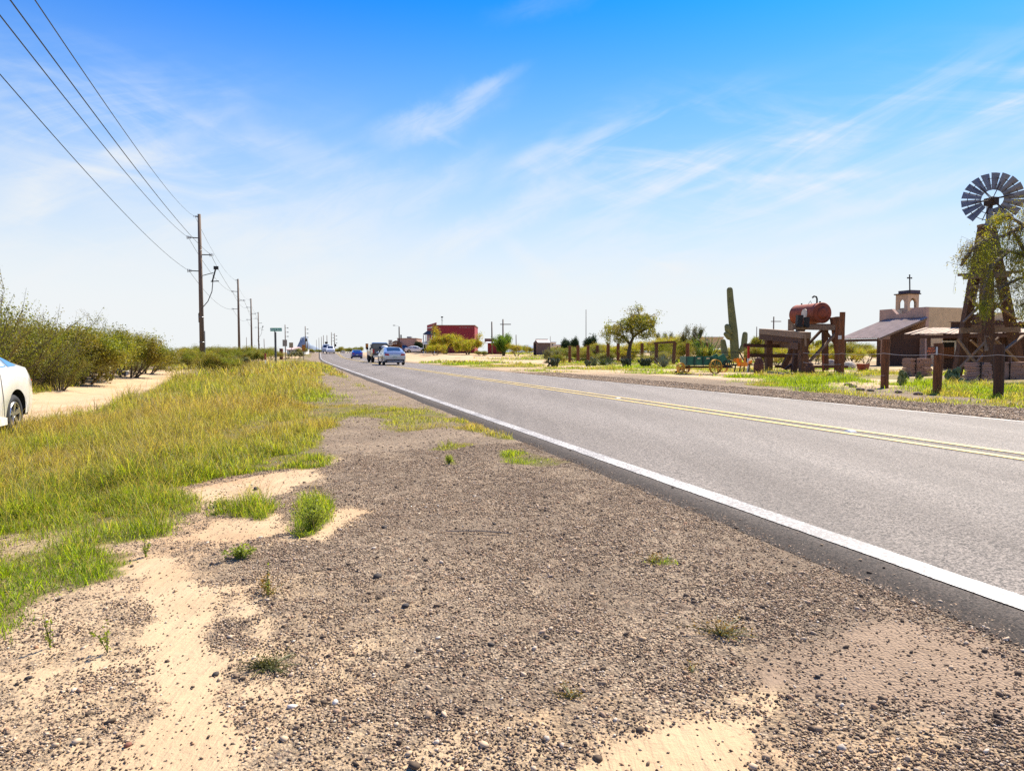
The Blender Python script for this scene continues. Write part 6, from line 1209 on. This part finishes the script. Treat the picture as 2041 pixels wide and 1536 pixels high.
mb.bar(Vector(loc(844, 680, Y+5, g)), Vector(loc(866, 680, Y-1.3, g)), .07, .07); mb.build('railing', WHITE, o)
mb = L_(MB()); mb.bar(Vector(loc(881, 648, Y+3, g)), Vector(loc(881, 632, Y+3, g)), .08, .08); mb.box(Vector(loc(881, 632, Y+3, g)), (.4, .1, .25)); mb.bar(Vector(loc(879.5, 637, Y+3, g)), Vector(loc(883, 639, Y+3, g)), .06, .06); mb.build('antenna', IRON, o)
rn = random.Random(3); mb = L_(MB())
for px, w in ((917, 3), (922, 1.4), (925, 1.6), (929, 4), (934.5, 2.6), (938.5, 1.2), (941.5, 1)): mb.box(Vector(loc(px, 652.6, Y-.02, g)), (w*Y/FPX, .03, 2.4*Y/FPX))
mb.build('faded_lettering', mat('faded_letters', (.36, .16, .15), .8), o)
Y = 118.0; g = GY(982, Y); o = empty('red_shed', g, 'low dark red shed with a pale awning behind the willow', 'shed'); bx(972, 1000, 683, 709, Y, 6, g, 'wall', RW, o); mb = L_(MB()); e0, e1, f1, f0 = (Vector(loc(*q, g)) for q in ((965, 684, Y-1.6), (985, 684, Y-1.6), (990, 682.5, Y), (970, 682.5, Y))); mb.hexa([e0, e1, f1, f0, e0+up*.12, e1+up*.12, f1+up*.12, f0+up*.12]); mb.build('awning', WHITE, o); bx(966, 984, 674.5, 683, Y, 5, g, 'upper_wall', mat('brown_adobe', (.26, .16, .11), .9), o, dy=3)
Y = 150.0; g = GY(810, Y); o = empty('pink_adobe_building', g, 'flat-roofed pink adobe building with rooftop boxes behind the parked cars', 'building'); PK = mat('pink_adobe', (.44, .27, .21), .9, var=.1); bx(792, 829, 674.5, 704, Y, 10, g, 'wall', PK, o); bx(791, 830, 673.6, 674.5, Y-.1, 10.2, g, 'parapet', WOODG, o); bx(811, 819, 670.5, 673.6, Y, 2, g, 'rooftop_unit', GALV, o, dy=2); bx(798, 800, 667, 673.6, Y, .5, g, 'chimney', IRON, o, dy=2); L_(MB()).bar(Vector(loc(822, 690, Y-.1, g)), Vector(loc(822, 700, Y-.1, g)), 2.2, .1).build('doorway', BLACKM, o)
g = GY(785, 140); o = empty('board_fence', g, 'dark red-brown board fence behind the pickup truck', 'fence'); bx(768, 801, 686, 705, 140, .15, g, 'boards', WOODR, o)
mb = L_(MB()); 
for i in range(12): mb.box(Vector(loc(769+i*2.8, 694, 139.9, g)), (.06, .08, 2.1))
mb.build('battens', WOODD, o)
g = GY(780, 150); o = empty('gabled_shed', g, 'low shed with a pale gable and dark roof between speed sign and pink building', 'shed'); L_(MB()).prism([(0, -2), (1.7, -2), (1.7, .3), (.85, 1.0), (0, .3)], Vector(loc(781, 688, 150, g)), (1, 0, 0), (0, 0, 1), (0, 1, 0), 5).build('wall', STUCW, o); mb = L_(MB()); a, b_, c_ = Vector(loc(780, 683.5, 149.5, g)), Vector(loc(789, 679.5, 149.5, g)), Vector(loc(800, 684, 149.5, g)); mb.bar(a, b_, .2, .25); mb.bar(b_, c_, .2, .25); mb.build('roof', WOODD, o)
# speed sign, street lamp
Y = 100.0; g = GY(778, Y); o = empty('speed_limit_sign', g, 'white speed limit 45 sign behind the pickup truck', 'road sign'); kk = Y/FPX; c_ = Vector(loc(778, 682.5, Y, g)); L_(MB()).bar((0, .08, -.2), (0, .08, c_.z), .07, .05).build('post', GALV, o); pl = L_(MB()).box(c_, (7.8*kk, .02, 10.5*kk)).build('plate', mat('sign_cream', (.74, .71, .62), .5, var=.05), o); bk = mat('sign_ink', (.02, .02, .02), .5, var=.05)
text_mesh('lettering', 'SPEED', 2.2*kk, bk, pl, c_+Vector((0, -.02, 3.6*kk)), (R(90), 0, 0)); text_mesh('lettering', 'LIMIT', 2.2*kk, bk, pl, c_+Vector((0, -.02, 1.5*kk)), (R(90), 0, 0)); text_mesh('number', '45', 6.4*kk, bk, pl, c_+Vector((0, -.02, -2.3*kk)), (R(90), 0, 0), .01)
Y = 135.0; g = GY(796, Y); o = empty('street_lamp', g, 'tall brown street lamp with a shoebox head held out over the lot', 'street lamp'); L_(MB()).tube([(0, 0, -.2), Vector(loc(795.5, 651, Y, g))], [.14, .11], 8).build('pole', RUSTD, o, True); L_(MB()).bar(Vector(loc(795.5, 650.5, Y, g)), Vector(loc(787, 648.6, Y, g)), .03, .03).build('arm', IRON, o); L_(MB()).box(Vector(loc(785.5, 648.4, Y, g)), (.42, .25, .12)).build('lamp_head', IRON, o)
# lone poles right of the saloon
for px, t, Y, w, xa, lb in ((981, 641, 115, 3, 0, 'bare leaning wooden pole right of the saloon'), (1002.5, 636, 120, 3, 1, 'utility pole with crossarm and transformer above the willow'), (1029, 667, 125, 1.8, 0, 'short bare pole above the round green bush'), (1168, 617, 95, 1.4, 0, 'tall thin grey mast behind the far fence'), (1541, 631, 130, 3, 1, 'distant utility pole with a transformer left of the tank'), (1508, 651, 150, 2, 0, 'faint distant pole right of the saguaro'), (1097, 670, 200, 1, 0, 'faint thin pole behind the adobe shed'), (492, 672, 240, 1.2, 0, 'faint thin mast between the second and third utility poles'), (527, 675, 260, 1.4, 0, 'thin dark post left of the green street sign'), (613, 677, 300, 2, 0, 'short stub pole right of the far peak')):
    g = GY(px, Y); Hh = P(px, t, Y).z-g.z; r = w/2*Y/FPX; o = empty('wooden_pole', g, lb, 'pole'); L_(MB()).tube([(0, 0, -.3), (-r*.5 if not xa else 0, 0, Hh)], [r*1.1, r*.8], 8).build('shaft', POLEM, o, True)
    if xa: L_(MB()).bar((-.5, 0, Hh-.9), (1.4, 0, Hh-.9), .14, .14).build('crossarm', POLEM, o); L_(MB()).tube([(.35, 0, Hh-4.8), (.35, 0, Hh-3.7)], .34, 10).build('transformer', IRON, o)
# adobe shed
Y = 108.0; g = GY(1080, Y); o = empty('adobe_shed', g, 'small brown adobe shed with a rusty-edged tin roof and open doorway', 'shed'); AD = mat('adobe_brick', (.22, .135, .10), .95, var=.25, vscale=3, stretch=(1, 1, 4)); k = Y/FPX
a = Vector(loc(1063, 707, Y+2, g)); b_ = Vector(loc(1072, 707, Y, g)); c_ = Vector(loc(1097, 706, Y+.3, g)); zt1, zt2 = Vector(loc(0, 683, Y, g)).z, Vector(loc(0, 677.5, Y, g)).z
mb = L_(MB()); dpx = c_-b_; 
mb.hexa([b_, c_, c_+Vector((-.7, 2.2, 0)), a, Vector((b_.x, b_.y, zt1)), Vector((c_.x, c_.y, zt1)), Vector((c_.x-.7, c_.y+2.2, zt1)), Vector((a.x, a.y, zt1))]); m0 = (a+b_)/2; m0.z = zt2; m1 = (c_+c_+Vector((-.7, 2.2, 0)))/2; m1.z = zt2
mb.add([(a.x, a.y, zt1), (b_.x, b_.y, zt1), m0, (c_.x, c_.y, zt1), (c_.x-.7, c_.y+2.2, zt1), m1], [(0, 1, 2), (3, 4, 5)]); mb.build('wall', AD, o)
mb = L_(MB()); e = up*.06; mb.hexa([Vector((b_.x, b_.y-.15, zt1-.02)), Vector((c_.x, c_.y-.15, zt1-.02)), m1+e*.4, m0+e*.4, Vector((b_.x, b_.y-.15, zt1+.04)), Vector((c_.x, c_.y-.15, zt1+.04)), m1+e*1.6, m0+e*1.6]); mb.build('roof', mat('tin_roof', (.55, .50, .46), .45, metal=.3, stain=.4), o); L_(MB()).bar(m0+up*.12, m1+up*.12, .14, .1).build('ridge', RUST, o)
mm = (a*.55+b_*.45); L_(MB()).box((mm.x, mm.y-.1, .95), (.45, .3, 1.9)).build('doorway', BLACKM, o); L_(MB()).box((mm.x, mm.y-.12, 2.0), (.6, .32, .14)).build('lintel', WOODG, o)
for x0, x1, t, b, Y, lb in ((1096, 1108, 681, 692, 135, 'pale trailer just right of the adobe shed'), (1106, 1119, 686, 695, 130, 'low white trailer behind the end of the fence'), (1404, 1442, 671, 686, 115, 'long low beige house behind the ocotillo and saguaro')):
    g = GY((x0+x1)/2, Y); nm = 'house' if x0 > 1400 else 'trailer'; o = empty(nm, g, lb, nm); bx(x0, x1, t+2, b+8, Y, 3, g, 'wall', STUCW if x0 < 1400 else STUC, o); bx(x0-1, x1+1, t, t+2, Y-.2, 3.4, g, 'roof', WHITE if x0 < 1400 else STUCW, o)
    bx(x0+4, x0+7, t+4, t+8, Y-.03, .1, g, 'window', GLASSD, o)
Y = 150.0; g = GY(588, Y); o = empty('pink_roof_house', g, 'low white house with a pale pink roof beyond the street sign', 'house'); bx(572, 600, 696, 706, Y, 6, g, 'wall', WHITE, o); mb = L_(MB()); q = [Vector(loc(*w_, g)) for w_ in ((569, 697.5, Y-.5), (606, 697.5, Y-.5), (597, 692.5, Y+3), (583, 692.5, Y+3))]; mb.hexa([*q, *[w_+up*.12 for w_ in q]]); mb.build('roof', mat('pink_roof', (.55, .38, .34), .7), o)
for px in (576, 583, 590): bx(px, px+2.5, 698, 702, Y-.04, .1, g, 'window', GLASSD, o)
for px, lb in ((559, 'left of two dark red columns beyond the street sign'), (562.5, 'right of two dark red columns beyond the street sign')):
    g = GY(px, 100); o = empty('gate_column', g, lb, 'column', 'dark red gate columns'); L_(MB()).box((0, 0, .75), (.2, .3, 1.7)).build('shaft', mat('dark_red_brick', (.14, .035, .03), .8), o); L_(MB()).box((0, 0, 1.62), (.26, .36, .07)).build('cap', STUCW, o)
# signboard far down the road
g = GY(649, 420); o = empty('billboard', g, 'distant dark roadside billboard above the approaching vans', 'billboard'); bx(647.5, 653, 681, 685, 420, .3, g, 'board', IRON, o); L_(MB()).bar(Vector(loc(650, 685, 420, g)), Vector(loc(650, 704, 420, g)), .4, .4).build('post', IRON, o)

# ------------------------------------------------------------------ vehicles
def paintm(nm, c, r=.25, met=.0): return mat('car_paint_'+nm, c, r, metal=met, var=.03, coat=.8)
RS = lambda *a: a
PROF = {
 'sedan': dict(L=4.6, W=1.8, st=[(2.3,.35,.62,.62,.72),(2.22,.22,.70,.72,.84),(1.7,.2,.86,.90,.88),(1.0,.2,.93,.99,.89),(.35,.2,.95,1.36,.9),(-.3,.2,.96,1.44,.9),(-1.0,.2,.98,1.40,.9),(-1.75,.2,1.0,1.10,.89),(-2.15,.24,.98,1.06,.86),(-2.3,.34,.80,.86,.78)], cab=(4,6), gl=(3,4,6,7), wx=(1.4,-1.38), wr=.33),
 'coupe': dict(L=4.4, W=1.8, st=[(2.15,.35,.60,.60,.70),(2.05,.2,.70,.72,.84),(1.5,.2,.88,.92,.88),(.85,.2,.96,1.0,.89),(.1,.2,.99,1.36,.9),(-.5,.2,1.01,1.41,.9),(-1.1,.2,1.04,1.33,.9),(-1.45,.2,1.06,1.22,.9),(-1.8,.22,1.03,1.11,.89),(-2.1,.26,.92,1.0,.84),(-2.22,.36,.72,.80,.76)], cab=(4,6), gl=(3,4,6,8), wx=(1.3,-1.3), wr=.325),
 'suv': dict(L=4.8, W=1.9, st=[(2.4,.4,.8,.8,.78),(2.3,.28,.95,.98,.88),(1.6,.28,1.08,1.12,.93),(1.1,.28,1.12,1.18,.94),(.5,.28,1.14,1.72,.95),(-.5,.28,1.15,1.78,.95),(-1.6,.28,1.16,1.76,.95),(-2.15,.3,1.15,1.70,.94),(-2.38,.4,1.1,1.15,.9)], cab=(4,7), gl=(3,4,7,8), wx=(1.45,-1.45), wr=.37),
 'van': dict(L=5.6, W=2.0, st=[(2.8,.4,.9,.9,.85),(2.7,.3,1.05,1.1,.95),(2.2,.3,1.2,1.3,.98),(1.7,.3,1.25,2.05,1.0),(.5,.3,1.25,2.2,1.0),(-1.5,.3,1.25,2.2,1.0),(-2.6,.3,1.25,2.15,1.0),(-2.8,.4,1.2,1.3,.96)], cab=(3,6), gl=(2,3,6,7), wx=(1.8,-1.7), wr=.37)}
def vehicle(kind, pt, loc_, rz, name, label, cat, arch=True, glass=GLASSD, hand=False, front=False):
    p = PROF[kind]; st = p['st']; o = empty(name, loc_, label, cat, None, rz); w2 = p['W']/2; rows = []
    for i, (x, zb, zl, zt, wf) in enumerate(st):
        w = w2*wf/.9; cabin = p['cab'][0] <= i <= p['cab'][1]; wt_ = w*.72 if cabin else w*.80
        if not cabin and p['gl'][2] < i < p['gl'][3]+1 and kind == 'coupe': wt_ = w*.74
        rows.append([(0, zb), (w*.8, zb), (w*.97, zb+.10), (w, zb+(zl-zb)*.45), (w*.985, zl-.12), (w*.95, zl), (wt_*1.06, zt-.09 if zt-zl > .15 else zt-.015), (wt_*.85, zt-.01), (0, zt+.02)])
    n = len(rows[0]); V_ = []
    for i, r in enumerate(rows):
        for y_, z_ in r: V_.append((st[i][0], y_, z_))
        for y_, z_ in r[1:-1][::-1]: V_.append((st[i][0], -y_, z_))
    m = 2*n-2; Fb = [(i*m+j, i*m+(j+1)%m, (i+1)*m+(j+1)%m, (i+1)*m+j) for i in range(len(rows)-1) for j in range(m)]; Fb += [tuple(range(m))[::-1], tuple((len(rows)-1)*m+j for j in range(m))]
    bm = bmesh.new(); vv = [bm.verts.new(v) for v in V_]; [bm.faces.new([vv[k] for k in f]) for f in Fb]; bmesh.ops.recalc_face_normals(bm, faces=bm.faces); me = bpy.data.meshes.new('body'); bm.to_mesh(me); bm.free()
    me.materials.append(pt); me.materials.append(BLACKM); body = bpy.data.objects.new('body', me); COL.objects.link(body)
    cm = MB()
    for x in p['wx']:
        for s in (-1, 1): cm.tube([(x, s*(w2-.28), p['wr']), (x, s*(w2+.3), p['wr'])], p['wr']+.06, 28)
    cut = cm.build('cutter', [BLACKM]); md = body.modifiers.new('b', 'BOOLEAN'); md.object = cut; md.operation = 'DIFFERENCE'; md.solver = 'EXACT'
    if arch:
        sb_ = body.modifiers.new('bev', 'BEVEL'); sb_.width = .012; sb_.segments = 2; sb_.limit_method = 'ANGLE'
    bpy.context.view_layer.update(); me2 = bpy.data.meshes.new_from_object(body.evaluated_get(bpy.context.evaluated_depsgraph_get())); body.modifiers.clear(); body.data = me2; bpy.data.objects.remove(cut)
    body.data.polygons.foreach_set('use_smooth', [True]*len(body.data.polygons)); body.data.set_sharp_from_angle(angle=R(38)); body.parent = o
    def gq(nm, quads, mt, inset=.88, off=.012):
        mb = L_(MB())
        for q in quads:
            q = [Vector(v) for v in q]; c = sum(q, Vector())/len(q); nn = (q[1]-q[0]).cross(q[2]-q[0]).normalized(); nn = nn if nn.dot(c-Vector((c.x*.9, 0, .6))) > 0 else -nn; vs = [c+(v-c)*inset+nn*off for v in q]; mb.add(vs+[v-nn*.01 for v in vs], [tuple(range(len(q))), tuple(range(len(q), 2*len(q)))[::-1]]+[(k, (k+1)%len(q), len(q)+(k+1)%len(q), len(q)+k) for k in range(len(q))])
        return mb.build(nm, mt, o)
    def pt_(i, j, s): y_, z_ = rows[i][j]; return (st[i][0], s*y_, z_)
    a0, a1, b0, b1 = p['gl']
    for s in (-1, 1):
        for i in range(p['cab'][0]-1, p['cab'][1]+1):
            q = [pt_(i, 5, s), pt_(i+1, 5, s), pt_(i+1, 6, s), pt_(i, 6, s)]
            if i == p['cab'][0]-1: q = [pt_(i, 5, s), pt_(i+1, 5, s), pt_(i+1, 6, s)]
            if i == p['cab'][1]: q = [pt_(i, 5, s), pt_(i+1, 5, s), pt_(i, 6, s)]
            gq('side_window', [q], glass, .86, .006)
    gq('windscreen', [[pt_(a0, 7, 1), pt_(a0, 7, -1), pt_(a1, 7, -1), pt_(a1, 7, 1)]], glass, .9, .03); gq('rear_window', [[pt_(b0, 7, 1), pt_(b0, 7, -1), pt_(b1, 7, -1), pt_(b1, 7, 1)]], glass, .88, .035)
    for x in p['wx']:
        for s in (-1, 1):
            wh = L_(MB()); yo = s*(w2-.03); wh.torus((x, s*(w2-.13), p['wr']), (0, 1, 0), p['wr']-.075, .075, 32, 10, sc=1.35); wq = wh.build('wheel', RUBBER, o, True)
            r_ = L_(MB()); r_.torus((x, yo-s*.02, p['wr']), (0, 1, 0), p['wr']-.135, .014, 28, 5); r_.tube([(x, yo-s*.07, p['wr']), (x, yo-s*.03, p['wr'])], .05, 10)
            for k_ in range(10):
                t = 6.2832*(k_//2)/5+(.14 if k_ % 2 else -.14)+.3; r_.bar((x+.04*math.cos(t), yo-s*.04, p['wr']+.04*math.sin(t)), (x+(p['wr']-.14)*math.cos(t), yo-s*.02, p['wr']+(p['wr']-.14)*math.sin(t)), .028, .03)
            r_.build('rim', CHROME, wq); d_ = L_(MB()); d_.tube([(x, yo-s*.12, p['wr']), (x, yo-s*.10, p['wr'])], p['wr']-.13, 24); d_.build('brake_disc', BLACKM, wq)
    xr = st[-1][0]; zr1 = st[-2][2]; TL = mat('tail_light_red', (.45, .01, .012), .2, var=.1); hw = w2*.9
    for s in (-1, 1):
        L_(MB()).prism([(-.17, -.07), (.17, -.04), (.19, .07), (-.10, .09)], (xr-.02+.06, s*hw*.74, zr1-.16), (0, s, 0), (0, 0, 1), (-1, 0, 0), .06).build('tail_light', TL, o)
        mr = L_(MB()); mr.ell((p['st'][p['gl'][0]][0]-.25, s*(w2+.10), st[p['gl'][0]][2]+.06), (.07, .12, .075), None, 10, 6); mr.build('mirror', pt, o, True)
        L_(MB()).prism([(-.15, -.06), (.15, -.04), (.15, .06), (-.15, .06)], (st[0][0]+.0, s*hw*.62, st[1][2]-.13), (0, 1, 0), (0, 0, 1), (1, 0, 0), .02).build('headlight', CHROME, o)
    L_(MB()).box((xr+.03, 0, .36), (.10, p['W']*.80, .20)).build('bumper', mat('dark_bumper', (.02, .022, .03), .5), o)
    L_(MB()).box((xr-.015, 0, .62 if kind != 'van' else .8), (.03, .34, .16)).build('licence_plate', mat('plate', (.45, .5, .42), .5), o)
    return o, p, st, rows
def on_road(px, Y, lat=None):
    g = P(px, HOR, Y); u, v = uv(g.x, g.y); z = float(roadz(v)); us = u-float(shift(v)); g.z = z+float(road_top(us)) if 2.8 < us < 10.5 else float(terrain(g.x, g.y)); return g
HEAD = R(90)+TH; silver = paintm('silver', (.42, .45, .50), .22, .5)
g = on_road(779.5, 55.5); sed, p, st, rows = vehicle('sedan', silver, g, HEAD, 'silver_sedan', 'silver sedan, last car driving away in the far lane', 'car')
L_(MB()).box((-2.33, 0, .30), (.04, 1.2, .10)).build('lower_grille', mat('pale_trim', (.3, .3, .31), .4), sed)
g = on_road(710.5, 112); vehicle('sedan', paintm('blue', (.02, .05, .30), .25, .3), g, HEAD-.03, 'blue_sedan', 'dark blue sedan driving away ahead of the pickup', 'car')
g = on_road(658.5, 158); vehicle('suv', paintm('white', (.70, .71, .74), .3), g, HEAD+math.pi-.03, 'white_suv', 'silver-white suv at the crest of the road in the near lane', 'car')
g = on_road(650.5, 172); vehicle('van', paintm('grey', (.36, .37, .40), .35), g, HEAD+math.pi-.03, 'grey_van', 'grey van half hidden behind the silver-white suv', 'van')
g = GY(684, 340); vehicle('sedan', paintm('pale', (.6, .6, .58), .3), g, HEAD, 'distant_car', 'tiny pale car far away on the road past the crest', 'car', arch=False)
for px, Y, kind, c, rz, nm, lb in ((802, 150, 'suv', (.05, .09, .16), .6, 'blue_suv', 'dark blue suv parked leftmost in the dirt lot'), (817, 152, 'van', (.70, .70, .69), .25, 'white_van', 'white van parked between the blue suv and the white sedan'), (829, 142, 'sedan', (.72, .72, .71), math.pi*1.0+.1+math.pi, 'white_sedan', 'white sedan parked broadside in front of the white van')):
    g = GY(px, Y); g.z = float(terrain(g.x, g.y)); vehicle(kind, paintm(nm, c, .3), g, rz, nm, lb, 'van' if kind == 'van' else 'car')
# pickup
g = on_road(756, 70); o = empty('pickup_truck', g, 'dark lifted pickup truck with a load in its bed, ahead of the silver sedan', 'pickup truck', None, HEAD); NB = paintm('navy', (.012, .018, .035), .2, .2); TAN = paintm('tan', (.45, .36, .28), .35)
def cabm(secs, nm, m, par=None):
    mb = L_(MB()); n = len(secs[0][1]); 
    for x, pts in secs: mb.v += [(x, y_, z_) for y_, z_ in pts]
    mb.f += [(i*n+j, i*n+(j+1)%n, (i+1)*n+(j+1)%n, (i+1)*n+j) for i in range(len(secs)-1) for j in range(n)]+[tuple(range(n))[::-1], tuple((len(secs)-1)*n+j for j in range(n))]; mb.m = [0]*len(mb.f); return mb.build(nm, m, par or o, True, 35)
def sec(w, zb, zm, wt_, zt): return [(-w*.9, zb), (w*.9, zb), (w, zb+.15), (w, zm), (wt_, zt-.06), (wt_*.85, zt), (-wt_*.85, zt), (-wt_, zt-.06), (-w, zm), (-w, zb+.15)]
cabm([(2.75, sec(.86, .75, 1.15, .8, 1.2)), (2.6, sec(.97, .65, 1.22, .9, 1.28)), (1.2, sec(.98, .6, 1.3, .92, 1.36)), (.55, sec(.98, .6, 1.34, .80, 1.98)), (-.3, sec(.98, .6, 1.34, .80, 2.02)), (-.55, sec(.98, .6, 1.34, .78, 1.95))], 'cab', NB)
mb = L_(MB())
for s in (-1, 1): mb.box((-1.75, s*.94, 1.02), (2.3, .1, .72))
mb.box((-1.75, 0, .75), (2.3, 1.8, .1)); mb.build('bed', NB, o); L_(MB()).box((-2.92, 0, 1.05), (.06, 1.62, .62)).build('tailgate', NB, o); L_(MB()).box((-3.05, 0, .62), (.16, 1.85, .2)).build('bumper', CHROME, o)
L_(MB()).box((-.57, 0, 1.66), (.02, 1.35, .42)).build('rear_window', GLASSD, o)
for s in (-1, 1):
    L_(MB()).box((-2.93, s*.90, 1.12), (.09, .16, .42)).build('tail_light', mat('tail_light_red', (.45, .01, .012), .2), o); L_(MB()).box((-1.75, s*1.0, .72), (1.3, .06, .2)).build('fender', TAN, o); L_(MB()).box((.75, s*1.13, 1.42), (.12, .2, .26)).build('mirror', BLACKM, o)
    L_(MB()).box((.1, s*.89, 1.65), (.9, .03, .38)).build('side_window', GLASSD, o)
    for x in (1.85, -1.75): wq = L_(MB()).torus((x, s*.86, .43), (0, 1, 0), .30, .13, 28, 8, sc=1.2).build('wheel', RUBBER, o, True); L_(MB()).tube([(x, s*.84, .43), (x, s*.98, .43)], .2, 16).build('rim', CHROME, wq)
mb = L_(MB()); mb.ell((-1.6, -.35, 1.5), (.6, .35, .22)); mb.build('load', mat('pale_tarp', (.6, .58, .55), .7), o, True)
# the parked coupe cut by the picture edge
Yr = 10.3; g = P(14, HOR, Yr); rzv = R(-90)+TH; fx, fy = math.cos(rzv), math.sin(rzv); px_, py__ = -1.3, -.9
ox = g.x-(fx*px_-fy*.78); oy = g.y-(fy*px_+fx*.78)
z_ = float(terrain(g.x, g.y)); cp, p, st, rows = vehicle('coupe', paintm('pearl', (.70, .67, .62), .22), Vector((ox, oy, z_+.02)), rzv, 'parked_coupe', 'white coupe parked on the grass, cut off by the picture edge', 'car', glass=GLASSB)
mb = L_(MB()); mb.tube([(-.55, .905, .86), (-.50, .93, .87), (-.40, .93, .87), (-.35, .905, .86)], .016, 8); mb.build('door_handle', CHROME, cp, True)
mb = L_(MB()); mb.tube([(-.78, .902, .34), (-.76, .905, .6), (-.72, .89, .95)], .004, 4); mb.build('door_seam', IRON, cp); L_(MB()).bar((.9, .885, .27), (-.85, .885, .27), .05, .1).build('side_skirt', mat('skirt', (.7, .66, .6), .3), cp)
